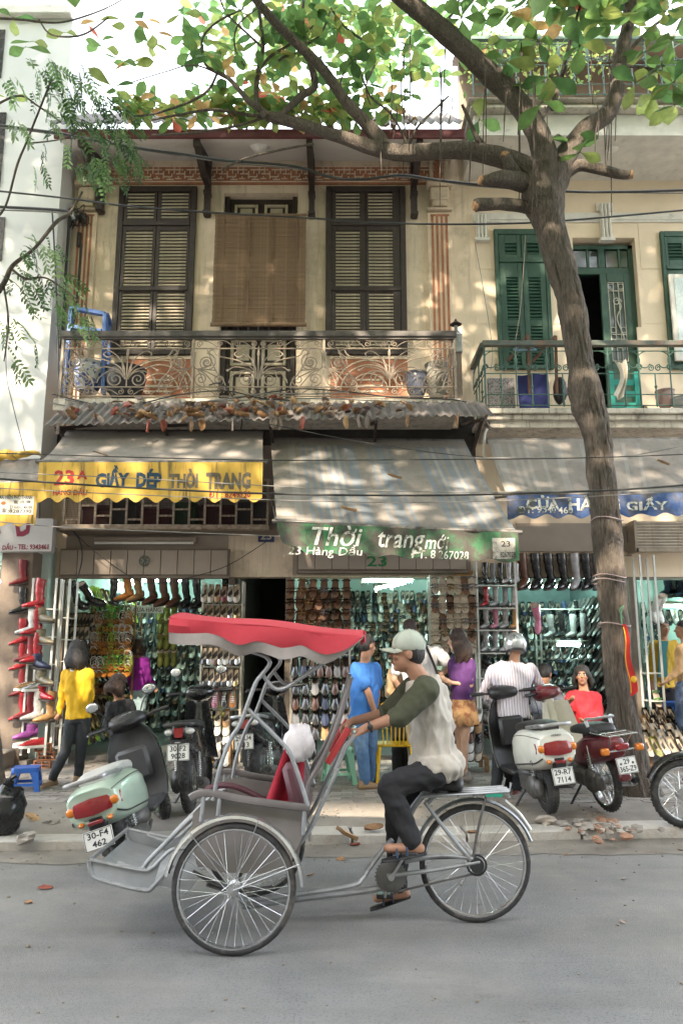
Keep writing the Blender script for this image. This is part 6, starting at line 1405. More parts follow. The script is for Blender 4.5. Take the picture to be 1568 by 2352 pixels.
    for s in (-1, 1): q.tube([fw @ V((s*.06, 0, 0))+V((0, wb, wr)), fw @ V((s*.05, 0, 0))+V((0, wb-.18, .72))], .018, 8)
    O('front_fork', q, m_eng)
    hc = V((0, wb-.27, 1.03)); hm = fw; hp = headm or (paint_m if style != 'scooter' else m_blkp)
    q = MB(); q.loft([[hc+hm @ (V((p.x, p.y, p.z))) for p in se(y, w_, zb, z2, n=16, pw=.75)] for (y, w_, zb, z2) in sub([(-.12,.07,-.02,.03),(-.08,.14,-.05,.06),(0,.155,-.08,.085),(.08,.12,-.09,.08),(.13,.05,-.06,.03)])]); hs = O('handlebar_cover', q, hp)
    rot = hm @ Matrix.Rotation(.6, 3, 'X'); q = MB(); q.ell(hc+hm @ V((0, -.065, .05)), (.10, .055, .012), 16, 6, rot); O('instrument_dial', q, m_dial, hs)
    for s in (-1, 1):
        q = MB(); q.tube([hc+hm @ V((s*.13, -.02, .0)), hc+hm @ V((s*.22, -.06, .01))], .012, 8); q.tube([hc+hm @ V((s*.21, -.055, .01)), hc+hm @ V((s*.335, -.10, .012))], .019, 10); O('handlebar_grip', q, m_blkp, hs)
        q = MB(); q.tube([hc+hm @ V((s*.19, .0, .0)), hc+hm @ V((s*.28, -.02, .0)), hc+hm @ V((s*.345, -.06, .0))], .007, 6); O('brake_lever', q, m_chr, hs)
        if mirrors: mirror(hs, hc+hm @ V((s*.13, 0, .06)), hc+hm @ V((s*.24, -.02, .19)), s*.2)
    if brand: 
        for s_, c_, w__, yw in brand: word(t, s_, c_, w__, m_blkp if paint_m not in (m_blk_paint,) else m_plt, yw)
    return t
m_blk_paint = M('black_bike_paint', (.014,.014,.016), .25, var=.15, coat=.6, dirt=((.09,.08,.07), 4, .62, .9)); m_pgreen = M('pale_green_paint', (.42,.53,.43), .3, .15, var=.06, coat=.6); m_wpaint = M('white_bike_paint', (.66,.65,.58), .35, var=.1, coat=.5, dirt=((.35,.3,.22), 5, .62, .85)); m_redp = M('dark_red_paint', (.16,.012,.02), .3, var=.15, coat=.5, dirt=((.2,.12,.1), 6, .6, .85)); m_creamp = M('cream_bike_paint', (.56,.53,.44), .45, var=.1, dirt=((.3,.26,.2), 4, .56, .85)); m_gdeck = M('dark_grey_plastic', (.045,.045,.048), .5, var=.15); m_slv = M('silver_vinyl', (.42,.42,.40), .45, var=.12)
p = G(262, 1992, 0)
bike('pale green scooter leaning at the kerb with its tail towards the road', (p.x+.13, p.y, 0), radians(2), radians(-18), m_pgreen, '30-F4', '462', steer=.5, pitch=radians(4), seatm=m_slv, deckm=m_gdeck, k_=(1.08,1.0,.93), brand=[('HONDA', (-.03, -.470, .545), .075, 0), ('SPACY', (.155, -.33, .62), .085, .9)], mirrors=True)
p = G(436, 1866, .13)
bike('black motorbike with red tail light seen from behind, plate 30-F2', (p.x, p.y, .13), radians(3), radians(-4), m_blk_paint, '30-F2', '9028', 'sport', .25, tail='sport', wr=.28, group='motorbikes parked on the pavement', rail=m_blkp, brand=[('HONDA', (0, -.575, .685), .05, 0)])
p = G(604, 1832, .15)
bike('dark motorbike with chrome exhaust seen from behind, plate 29-U4', (p.x, p.y, .15), radians(-8), radians(-6), m_blk_paint, '29-U4', '1513', 'sport', .3, tail='sport', wr=.28, rail=m_alu, mirrors=False)
p = G(1262, 1866, .145)
bike('white scooter with orange-red tail light beside the helmeted man', (p.x, p.y, .14), radians(5), radians(-6), m_wpaint, '29-R7', '7114', 'scooter', -.2, seatm=m_seat, wr=.24, brand=[('HONDA', (.0, -.455, .735), .085, 0), ('Spacy', (-.165, -.30, .50), .12, -.9)], mirrors=False)
p = G(1398, 1862, .145)
bike('red moped with cream leg shield and chrome rack beside the tree', (p.x, p.y, .14), radians(10), radians(-7), m_redp, '29', '365-Z9', 'cub', .25, tail='cub', wr=.285, shieldm=m_creamp, mirrors=False, group='motorbikes parked on the pavement')
# front end of the black motorbike at the picture edge
c = P(1572, 1832, 7.0); t = thing('motorbike', 'black motorbike of which only the spoked front wheel shows', 'motorbike', (c.x, 7.0, .08)); rw = c.z-.08+.0; rw = .29
cz = .29
wheel(t, (0, 0, cz), (0.12, 1, 0), rw, .075, 36, 'front_wheel', hub=.07, hubw=.12)
q = MB(); q.tube([(-(rw+.035)*cos(a), 0, cz+(rw+.035)*sin(a)) for a in [radians(d) for d in range(22, 150, 8)]], .055, 10, sq=.45); obj('front_mudguard', q, m_blk_paint, t, local=True)
q = MB()
for s in (-1, 1): q.tube([(0, s*.075, cz), (.2, s*.075, cz+.55)], .02, 8)
obj('front_fork', q, m_chr, t, local=True); q = MB(); q.loft([se(0, .001, 0, .01)]) if False else None
q = MB(); q.ell((.3, 0, cz+.62), (.2, .13, .14), 14, 8); q.ell((.75, 0, cz+.45), (.5, .12, .14), 14, 8); obj('fuel_tank', q, m_blk_paint, t, local=True)
wheel(t, (1.25, 0, cz), (0, 1, 0), rw, .09, 36, 'rear_wheel'); q = MB(); q.ell((.62, 0, cz+.1), (.22, .14, .18), 12, 8); obj('engine', q, m_eng, t, local=True)
q = MB(); q.tube([(.2, -.35, cz+.75), (.22, -.1, cz+.72), (.22, .1, cz+.72), (.2, .35, cz+.75)], .014, 8); obj('handlebar', q, m_blkp, t, local=True)
# ================================================================== cyclo (pedal rickshaw)
m_frame = M('silver_frame_paint', (.33,.34,.35), .4, .5, var=.15, sc_=8, dirt=((.12,.10,.085), 9, .54, .75)); m_sheet = M('galvanised_sheet', (.36,.37,.38), .5, .4, var=.2, sc_=4); m_tub = M('grey_tub_canvas', (.20,.18,.165), .8, var=.15, sc_=3, bump=.1); m_redc = M('red_canvas', (.43,.03,.045), .8, var=.1, sc_=3, bump=.1); m_fringe = M('grey_fringe_cloth', (.27,.24,.22), .9, var=.2, sc_=6); m_cush = M('maroon_cushion', (.10,.035,.045), .6, var=.2); m_dred = M('dark_red_cloth', (.36,.012,.03), .85, var=.2, sc_=3, bump=.2)
m_arm = M('dark_arm_rail', (.18,.16,.155), .4, .3, var=.2)
YN, YC_, YFa = 4.39, 4.9, 5.40
cy = thing('cyclo', 'silver pedal cyclo with a red canopy rolling along the road', 'cyclo', (P(900, 2050, YC_).x, YC_, 0))
CO = org(cy)
wn = P(537, 2046, YN); wn.z = .335; wf = P(532, 2046, YN); wf = V((wn.x, YFa, .335)); wr_ = P(1090, 1975, YC_); wr_.z = .335
for c, nm, tn in ((wn, 'front_wheel', .2), (wf, 'front_wheel', .6), (wr_, 'rear_wheel', .1)):
    wheel(cy, c-CO, (0, 1, 0), .335, .042, 36, nm, hub=.032, hubw=.09, turn=tn)
def T_(name, pts, r, mat=m_frame, n=8, sm=5, par=cy, sq=1):
    q = MB(); w3 = [P(*p) if not isinstance(p, V) else p for p in pts]; q.tube(bez(w3, sm) if sm else w3, r, n, sq=sq); return obj(name, q, mat, par)
def pair(name, pts, r, ya, yb, mat=m_frame, **k):
    """the same tube on the near and the far side; points read off the near one at ya"""
    w3 = [P(x, y, ya) for x, y in pts]; T_(name, w3, r, mat, **k); T_(name, [V((p.x, yb, p.z)) for p in w3], r, mat, **k)
# mudguards
for c in (wn, wf):
    q = MB(); pts = [c+V((.372*cos(a), 0, .372*sin(a))) for a in [radians(d) for d in range(2, 176, 6)]]
    n_ = len(pts); rg = []
    for p in pts:
        d = (p-c).normalized(); rg.append([p+V((0, -.036, 0))-d*.014, p+V((0, -.03, 0)), p+d*.008, p+V((0, .03, 0)), p+V((0, .036, 0))-d*.014, p+V((0, .03, 0))-d*.004, p-d*-.003, p+V((0, -.03, 0))-d*.004])
    q.loft(rg); obj('mudguard', q, m_chr, cy)
    q = MB()
    for d in (20, 70, 130): q.tube([c+V((0, -.05, 0)), c+V((.37*cos(radians(d)), -.036, .37*sin(radians(d))))], .003, 5)
    obj('mudguard_stay', q, m_frame, cy)
YA_, YB_ = 4.52, 5.28
# footrest tray
pair('footrest_tube', [(397,1985),(377,2008),(351,2037),(337,2045),(291,2037),(225,2018),(210,2004),(206,1976)], .014, YA_, YB_)
pair('footrest_tube', [(207,1975),(321,1998),(349,1994),(370,1974),(397,1951),(437,1948)], .011, YA_, YB_)
pair('footrest_tube', [(270,1981),(324,1996),(347,1971),(437,1882),(483,1856)], .013, YA_+.05, YB_-.05)
q = MB(); lo = [P(x, y, YA_) for x, y in ((351,2037),(337,2045),(291,2037),(225,2018),(210,2004))]; up_ = [P(x, y, YA_) for x, y in ((370,1976),(351,1994),(321,1998),(260,1985),(207,1975))]
q.ext([V((p.x, YA_+.004, p.z)) for p in lo]+[V((p.x, YA_+.004, p.z)) for p in up_[::-1]], (0, .004, 0)); obj('footrest_side', q, m_sheet, cy)
q = MB(); q.ext([V((p.x, YB_-.008, p.z)) for p in lo]+[V((p.x, YB_-.008, p.z)) for p in up_[::-1]], (0, .004, 0)); obj('footrest_side', q, m_sheet, cy)
q = MB(); q.loft([[V((p.x, YA_, p.z+.012)), V((p.x, YB_, p.z+.012)), V((p.x, YB_, p.z+.018)), V((p.x, YA_, p.z+.018))] for p in [P(430, 2060, YA_)]+lo]); obj('footrest_floor', q, m_sheet, cy)
for x, y in ((210,2004),(206,1976),(337,2045)): p = P(x, y, YA_); T_('cross_tube', [V((p.x, YA_, p.z)), V((p.x, YB_, p.z))], .012, sm=0)
# tub: sides, seat, back
sd_ = [P(x, y, 4.50) for x, y in ((440,1872),(470,1842),(520,1838),(600,1850),(708,1868),(690,1935),(660,2000),(600,2012),(500,2008),(448,1990),(437,1930))]
for yy in (4.54, 5.26):
    q = MB(); q.ext([V((p.x, yy, p.z)) for p in sd_], (0, .012, 0)); obj('tub_side', q, m_tub, cy)
fl = P(450, 1992, 4.5); bk = P(700, 1868, 4.5); bb_ = P(660, 2000, 4.5)
q = MB(); q.bb(fl.x, bb_.x+.04, 4.555, 5.258, fl.z-.012, fl.z+.012); obj('tub_floor', q, m_tub, cy)
q = MB(); q.ext([V((bk.x, 4.555, bk.z)), V((bk.x+.015, 4.555, bk.z)), V((bb_.x+.045, 4.555, bb_.z)), V((bb_.x+.03, 4.555, bb_.z))], (0, .7, 0)); obj('tub_back', q, m_tub, cy)
st = P(480, 1880, 4.5); q = MB(); q.bb(st.x, bk.x-.02, 4.56, 5.25, st.z-.11, st.z-.005, b=.03); obj('seat_cushion', q, m_cush, cy)
q = MB(); q.box(((bk.x-.06), 4.905, st.z+.12), (.09, .66, .34), Matrix.Rotation(-.25, 3, 'Y'), b=.03); obj('backrest_cushion', q, m_cush, cy)
pair('arm_rail', [(437,1833),(452,1825),(470,1822),(492,1823),(556,1836),(640,1848),(712,1857)], .017, 4.5, 5.3, m_arm, sq=1.3)
q = MB(); pts = [P(x, y, 4.95) for x, y in ((473,1813),(500,1805),(530,1805),(560,1814),(605,1836),(625,1850))]; q.tube(bez(pts, 5), .018, 8); obj('cushion_piping', q, m_cush, cy)
for yy in (4.5, 5.3):
    for x in (468, 505, 700): p = P(x, 1826 if x < 600 else 1856, 4.5); T_('arm_post', [V((p.x, yy, p.z)), V((p.x-.01, yy, p.z-.14))], .012, sm=0)
# leaf springs and axle
for yy in (4.6, 5.2):
    a = P(443, 2001, 4.6); c = P(630, 2038, 4.6); q = MB(); q.tube(bez([V((a.x, yy, a.z)), V((lerp(a.x, c.x, .3), yy, a.z-.07)), V((lerp(a.x, c.x, .6), yy, a.z-.095)), V((c.x, yy, c.z))]), .022, 8, sq=.4); q.tube(bez([V((a.x+.08, yy, a.z-.07)), V((lerp(a.x, c.x, .55), yy, a.z-.12)), V((c.x-.1, yy, c.z-.03))]), .02, 8, sq=.4); obj('leaf_spring', q, m_eng, cy)
T_('axle', [wn, wf], .014, m_eng, sm=0)
# main frame
def fr(*pts, r=.016, y=YC_, m=m_frame, nm='frame_tube', **k): return T_(nm, [P(p[0], p[1], p[2] if len(p) > 2 else y) for p in pts], r, m, **k)
for dy in (-.10, .10):
    fr((560,2070,YC_+dy),(683,2054,YC_+dy),(805,2035,YC_+dy),(831,2019,YC_+dy*.8),(850,1991,YC_+dy*.5),(881,1949,YC_+dy*.3),(900,1930,YC_))
fr((560,2082),(683,2065),(843,2045),(900,2033), r=.02)
fr((wn.x and 537, 2046, YN+.05),(560,2075,YC_-.2),(560,2082,YC_)); fr((532,2040,YFa-.05),(560,2070,YC_+.2),(560,2082,YC_))
for dy in (-.07, .07):
    fr((888,2012,YC_+dy),(1000,1998,YC_+dy),(1101,1979,YC_+dy), r=.013); fr((976,1843,YC_+dy*.6),(1022,1905,YC_+dy),(1080,1976,YC_+dy), r=.012)
    fr((1116,1828,YC_+dy),(1098,1900,YC_+dy),(1085,1975,YC_+dy), r=.008, m=m_eng); fr((930,1980,YC_+dy),(1010,1965,YC_+dy),(1085,1972,YC_+dy), r=.012)
fr((896,2010),(941,1870),(985,1812),(1000,1795), r=.02)
fr((976,1850),(1010,1820),(1060,1814), r=.014)
# rear mudguard, rack, saddle
q = MB(); pts = [wr_+V((.362*cos(a), 0, .362*sin(a))) for a in [radians(d) for d in range(20, 165, 6)]]; q.tube(pts, .03, 8, sq=.35); obj('mudguard', q, m_frame, cy)
fr((1158,1839,YC_-.04),(1190,1868,YC_-.04),(1217,1906,YC_-.04), r=.012, m=m_chr, nm='mudguard_stay')
r0, r1 = P(968, 1824, YC_), P(1162, 1812, YC_); q = MB()
for dy in (-.09, -.03, .03, .09): q.tube([V((r0.x, YC_+dy, r0.z)), V((r1.x, YC_+dy, r1.z)), V((r1.x+.01, YC_+dy, r1.z+.05 if abs(dy) > .05 else r1.z))], .008, 6)
for k in range(6): x = lerp(r0.x, r1.x, k/5); q.tube([V((x, YC_-.09, r0.z)), V((x, YC_+.09, r0.z))], .007, 6)
obj('luggage_rack', q, m_frame, cy)
q = MB(); q.bb(lerp(r0.x, r1.x, .3), lerp(r0.x, r1.x, .85), YC_-.08, YC_+.08, r0.z+.009, r0.z+.02); q.m = 1; q.bb(lerp(r0.x, r1.x, .72), lerp(r0.x, r1.x, .92), YC_-.092, YC_-.082, r0.z+.0, r0.z+.024); obj('rack_board', q, [m_eng, M('teal_strap', (.02,.3,.2), .6)], cy)
q = MB(); c = P(1012, 1796, YC_); q.loft([[V((c.x+p.y, YC_+p.x, c.z+p.z)) for p in se(y, w_, zb, zt, n=14, pw=.8)] for (y, w_, zb, zt) in sub([(-.2,.02,-.03,.015),(-.1,.035,-.035,.02),(.02,.08,-.05,.025),(.1,.11,-.05,.03),(.13,.06,-.03,.02)])]); obj('saddle', q, m_seat, cy)
# crank, chain guard, chain, sprocket, pedals
cc = P(896, 2006, YC_); cc = V((cc.x, YC_-.06, cc.z)); ry = Matrix.Rotation(pi/2, 4, 'X')
q = MB(); q.lathe([(0, -.004), (.085, -.004), (.09, 0), (.085, .004), (0, .004)], 28, Matrix.Translation(cc) @ ry)
for k in range(28): q.box(cc+V((.093*cos(2*pi*k/28), 0, .093*sin(2*pi*k/28))), (.008, .006, .008))
obj('chainring', q, m_eng, cy)
q = MB(); sp_ = V((wr_.x, YC_-.06, .335)); q.lathe([(0, -.02), (.042, -.02), (.042, .02), (0, .02)], 20, Matrix.Translation(sp_) @ ry); q.lathe([(.05, -.004), (.062, -.004), (.062, .004), (.05, .004)], 20, Matrix.Translation(sp_) @ ry); obj('sprocket', q, m_blkp, cy)
q = MB()
for s, a_, b_ in ((1, .092, .045), (-1, .092, .045)): q.bar(cc+V((0, 0, s*a_)), sp_+V((0, 0, s*b_)), .006, .012)
obj('chain', q, m_eng, cy)
pu = V((cc.x+.10, YC_-.13, cc.z+.145)); pd = V((cc.x-.03, YC_+.12, cc.z-.155))
q = MB(); q.bar(cc+V((0, -.02, 0)), pu+V((0, .05, 0)), .022, .014); q.bar(cc+V((0, .12, 0)), pd-V((0, .05, 0)), .022, .014); q.tube([cc+V((0,-.03,0)), cc+V((0,.14,0))], .02, 8); obj('crank', q, m_alu, cy)
for p in (pu, pd): q = MB(); q.box(p, (.10, .085, .025), b=.005); obj('pedal', q, m_blkp, cy)
# canopy supports
pair('canopy_strut', [(489,1838),(505,1765),(530,1698),(553,1660),(585,1574),(600,1551),(619,1526),(612,1510),(588,1500),(552,1492)], .012, 4.5, 5.28)
pair('canopy_strut', [(569,1628),(642,1701),(671,1742),(709,1855)], .012, 4.5, 5.28, sm=3)
pair('canopy_brace', [(604,1550),(617,1568),(629,1580),(645,1583),(671,1571),(737,1526),(765,1508)], .012, 4.52, 5.26)
pair('canopy_strut', [(806,1555),(776,1660),(741,1742),(709,1800),(702,1852)], .014, 4.56, 5.24, m_arm)
pair('frame_stay', [(775,1766),(741,1841),(711,1905),(668,1965)], .013, 4.6, 5.2)
# push bar with red grips, the dark bag on it
hbar = [P(770, 1770, 4.62), P(795, 1712, 4.62), P(812, 1690, 4.64)]
q = MB(); q.tube([V((p.x, 4.62, p.z)) for p in hbar]+[V((hbar[-1].x+.01, 4.9, hbar[-1].z+.02))]+[V((p.x, 5.18, p.z)) for p in hbar[::-1]], .014, 8); obj('push_bar', q, m_frame, cy)
for yy in (4.62, 5.18): q = MB(); a = P(752, 1752, 4.62); c = P(800, 1672, 4.62); q.tube([V((a.x, yy-.02, a.z)), V((c.x, yy-.02, c.z))], .02, 8); obj('red_grip', q, M('red_grip_rubber', (.4,.03,.03), .6), cy)
# canopy: roof sheet, red sides, scalloped fringe
cl, cr = P(389, 1418, 4.42), P(836, 1461, 4.42); Yn, Yf = 4.42, 5.38
low = [(389,1452),(420,1456),(455,1456),(480,1455),(505,1461),(540,1479),(562,1480),(590,1473),(620,1480),(645,1489),(668,1487),(692,1482),(715,1492),(745,1503),(775,1498),(800,1488),(836,1463)]
lz = bez([P(x, y, 4.42) for x, y in low], 4)
top = lambda x: lerp(cl.z, cr.z, (x-cl.x)/(cr.x-cl.x))
q = MB(); q.sheet(lambda u, v: V((lerp(cl.x, cr.x, u), lerp(Yn, Yf, v), top(lerp(cl.x, cr.x, u))+.05*sin(pi*v)-.008*sin(u*pi*3))), 30, 10, (0, 0, -.006)); can = obj('canopy', q, m_redc, cy)
for yy, s in ((Yn, -1), (Yf, 1)):
    q = MB(); q.loft([[V((p.x, yy+s*.006*sin(p.x*14), top(p.x))), V((p.x, yy+s*(.014+.012*sin(p.x*11)), lerp(top(p.x), p.z, .5))), V((p.x, yy+s*(.01+.016*sin(p.x*11+1)), p.z)), V((p.x, yy+s*(.004+.016*sin(p.x*11+1)), p.z)), V((p.x, yy-s*.002, top(p.x)-.004))] for p in lz]); obj('canopy_side', q, m_redc, can)
    q = MB(); q.loft([[V((p.x, yy+s*(.008+.016*sin(p.x*11+1)), p.z+.012)), V((p.x, yy+s*(.004+.02*sin(p.x*13)), p.z-(.062 if i < 50 else .062*(64-i)/14))), V((p.x, yy+s*(.0+.02*sin(p.x*13)), p.z-(.062 if i < 50 else .062*(64-i)/14))), V((p.x, yy+s*(.002+.016*sin(p.x*11+1)), p.z+.01))] for i, p in enumerate(lz)]); obj('canopy_fringe', q, m_fringe, can)
for x, s in ((cl.x, -1), (cr.x, 1)):
    q = MB(); q.sheet(lambda u, v: V((x+s*.01*sin(u*9), lerp(Yn, Yf, u), lerp(top(x)+.05*sin(pi*u), top(x)-(.10 if s < 0 else .03)-.012*sin(u*20), v))), 20, 4, (.004, 0, 0)); obj('canopy_end', q, m_redc, can)
q = MB()
for k in range(4): x = lerp(cl.x+.05, cr.x-.05, k/3); q.tube([V((x, lerp(Yn+.02, Yf-.02, j/8), top(x)-.02+.05*sin(pi*j/8))) for j in range(9)], .01, 6)
for yy in (Yn+.03, Yf-.03): q.tube([V((cl.x+.02, yy, cl.z-.012)), V((cr.x-.02, yy, cr.z-.012))], .011, 6)
obj('canopy_rib', q, m_frame, can)
# red drape and pale plastic bag tied behind the seat
A, B, C, D = P(655,1715,4.66), P(702,1728,4.72), P(606,1851,4.66), P(690,1868,4.72)
q = MB(); q.sheet(lambda u, v: lerp(lerp(A, B, u), lerp(C, D, u), v)+V((0, -.03*sin(u*10)*(.3+v*.7)-.02, 0)), 24, 16, (0, .008, 0)); one('red_drape', 'dark red cloth draped over the back of the cyclo seat', 'cloth', q, m_dred)
q = MB(); c = P(686, 1706, 4.66); q.ell(c, (.085, .07, .115), 30, 22); q.v = [tuple(V(v)+(V(v)-c).normalized()*(.03*NZ.noise(V((v[0]*22, v[1]*22, v[2]*7)))+.012*NZ.noise(V((v[0]*60, v[1]*60, v[2]*14))))) for v in q.v]; one('plastic_bag', 'crumpled whitish plastic bag tied above the red drape', 'bag', q, M('pale_plastic', (.66,.62,.62), .4, var=.12, sc_=14))
# ================================================================== people
tmp_sc = bpy.data.scenes.new('workshop'); tmp_vl = tmp_sc.view_layers[0]
tmp_o = bpy.data.objects.new('workpiece', bpy.data.meshes.new('workpiece')); tmp_sc.collection.objects.link(tmp_o); tmp_me = []
_r = tmp_o.modifiers.new('r', 'REMESH'); _r.mode = 'VOXEL'; tmp_o.modifiers.new('s', 'SMOOTH').factor = .5
def fuse(name, mb, mat, par, vox=.012, sm=6, fold=0, fs=(11, 11, 5), seed=0, infl=0):
    """one continuous skin over the shapes in mb"""
    me = bpy.data.meshes.new(name); og = org(par); me.from_pydata([tuple(V(p)-og) for p in mb.v], [], mb.f)
    tmp_o.data = me; tmp_o.modifiers[0].voxel_size = vox; tmp_o.modifiers[1].iterations = sm
    tmp_vl.update(); m2 = bpy.data.meshes.new_from_object(tmp_o.evaluated_get(tmp_vl.depsgraph)); tmp_me.append(me)
    if fold:
        nrm = [v.normal.copy() for v in m2.vertices]
        for v, vn in zip(m2.vertices, nrm):
            p = v.co; n = 1.1*(.45-2*abs(NZ.noise(V((p.x*fs[0]*.8+seed, p.y*fs[1]*.8+p.z*2, p.z*fs[2]+p.x*4)))))+.7*NZ.noise(V((p.x*fs[0]*2.3, p.y*fs[1]*2.3+seed, p.z*fs[2]*2.6))); v.co = p+vn*(fold*n+infl)
    m2.materials.clear(); m2.materials.append(mat); m2.name = name
    m2.polygons.foreach_set('use_smooth', [True]*len(m2.polygons))
    o = bpy.data.objects.new(name, m2); link(o, par); ORG[o.name] = tuple(og); return o
def skinmat(nm, c): return M(nm, c, .5, var=.08, sc_=12, spec=.35)
m_sk = skinmat('skin_tan', (.36,.19,.115)); m_skd = skinmat('skin_brown', (.36,.19,.12)); m_skp = skinmat('skin_pale', (.55,.34,.24))
m_hblk = M('black_hair', (.016,.013,.012), .5, var=.5, sc_=40, bump=.9, bs=2.2, stretch=(60,60,5)); m_hbr = M('brown_hair', (.075,.035,.02), .5, var=.4, sc_=40, bump=.9, bs=2.2, stretch=(60,60,5), c2=(.03,.014,.009), c2s=1.5)
def cl(nm, c, **k): return M(nm, c, .88, var=.12, sc_=7, bump=.12, bs=90, **k)
m_eyew = M('eye_white', (.6,.58,.55), .2); m_eyed = M('eye_iris', (.012,.01,.01), .15); m_lip = M('lips', (.32,.10,.085), .5)
TT = [-.12, 0, .22, .5, .76, .93, 1.0]; TW_ = [1.0, 1.0, .86, .93, 1.03, .80, .40]; TD = [.118, .125, .105, .115, .118, .09, .06]
def ip(t, xs, ys):
    for i in range(len(xs)-1):
        if t <= xs[i+1]: return lerp(ys[i], ys[i+1], (t-xs[i])/(xs[i+1]-xs[i]))
    return ys[-1]
def torso(mb, J, t0, t1, infl, hw, sw, fem=0, loose=0, belly=0, n=18):
    hc = (J['lh']+J['rh'])/2; nb = J['nk']; scn = (J['ls']+J['rs'])/2; ch = J.get('ch', lerp(hc, scn, .55))
    up = (nb-hc); lh = (J['rh']-J['lh']).normalized(); ls = (J['rs']-J['ls']).normalized()
    rings = []; N = 14
    for i in range(N+1):
        t = lerp(t0, t1, i/N)
        c = bez([hc-(ch-hc)*.25, hc, ch, nb, nb+(nb-ch)*.2], 10)
        f_ = 10+t*20; k = max(0, min(len(c)-2, int(f_))); cpt = lerp(c[k], c[k+1], f_-k); tg = (c[min(k+2, len(c)-1)]-c[max(k-1, 0)]).normalized()
        lat = lerp(lh, ls, max(0, min(1, t))).normalized(); lat = (lat-tg*lat.dot(tg)).normalized(); fw = tg.cross(lat)
        w_ = ip(t, TT, TW_)*lerp(hw, sw, max(0, min(1, t*1.2)))*(1-.10*fem*(1 if .05 < t < .5 else 0))+infl+loose*max(0, .6-t)
        d_ = ip(t, TT, TD)*(sw/.19)*.95+infl+loose*.7*max(0, .6-t)
        rings.append([cpt+lat*(w_*cos(a))+fw*(d_*sin(a)*(1+belly*(.15 if sin(a) > 0 and t < .5 else 0))) for a in [2*pi*j/n for j in range(n)]])
    mb.loft(rings)
def hand(mb, wr, d, side, curl=.5, k=1.0, pal=None):
    d = d.normalized(); a, b_ = frame(d); x = pal or side; x = (x-d*x.dot(d)).normalized(); nrm = d.cross(x)
    pc = wr+d*.05*k; mb.cap(wr, wr+d*.03*k, .026*k, .028*k, 8)
    for j, (o_, L) in enumerate(((-.030,.055),(-.010,.068),(.010,.064),(.028,.048))):
        a0 = wr+d*.03*k+x*(o_*.7*k); a1 = wr+d*.088*k+x*(o_*k); a2 = a1+(d*cos(curl)+nrm*sin(curl))*L*.55*k; a3 = a2+(d*cos(curl*2.1)+nrm*sin(curl*2.1))*L*.5*k
        mb.cap(a0, a1, .014*k, .0115*k, 7); mb.cap(a1, a2, .011*k, .010*k, 7); mb.cap(a2, a3, .010*k, .0085*k, 7)
    t0 = wr+d*.025*k-x*.022*k; t1 = t0+(d*.6-x*.7+nrm*.35).normalized()*.045*k; mb.cap(t0, t1, .015*k, .012*k, 7); mb.cap(t1, t1+(d*.8-x*.1+nrm*.6).normalized()*.035*k, .012*k, .009*k, 7)
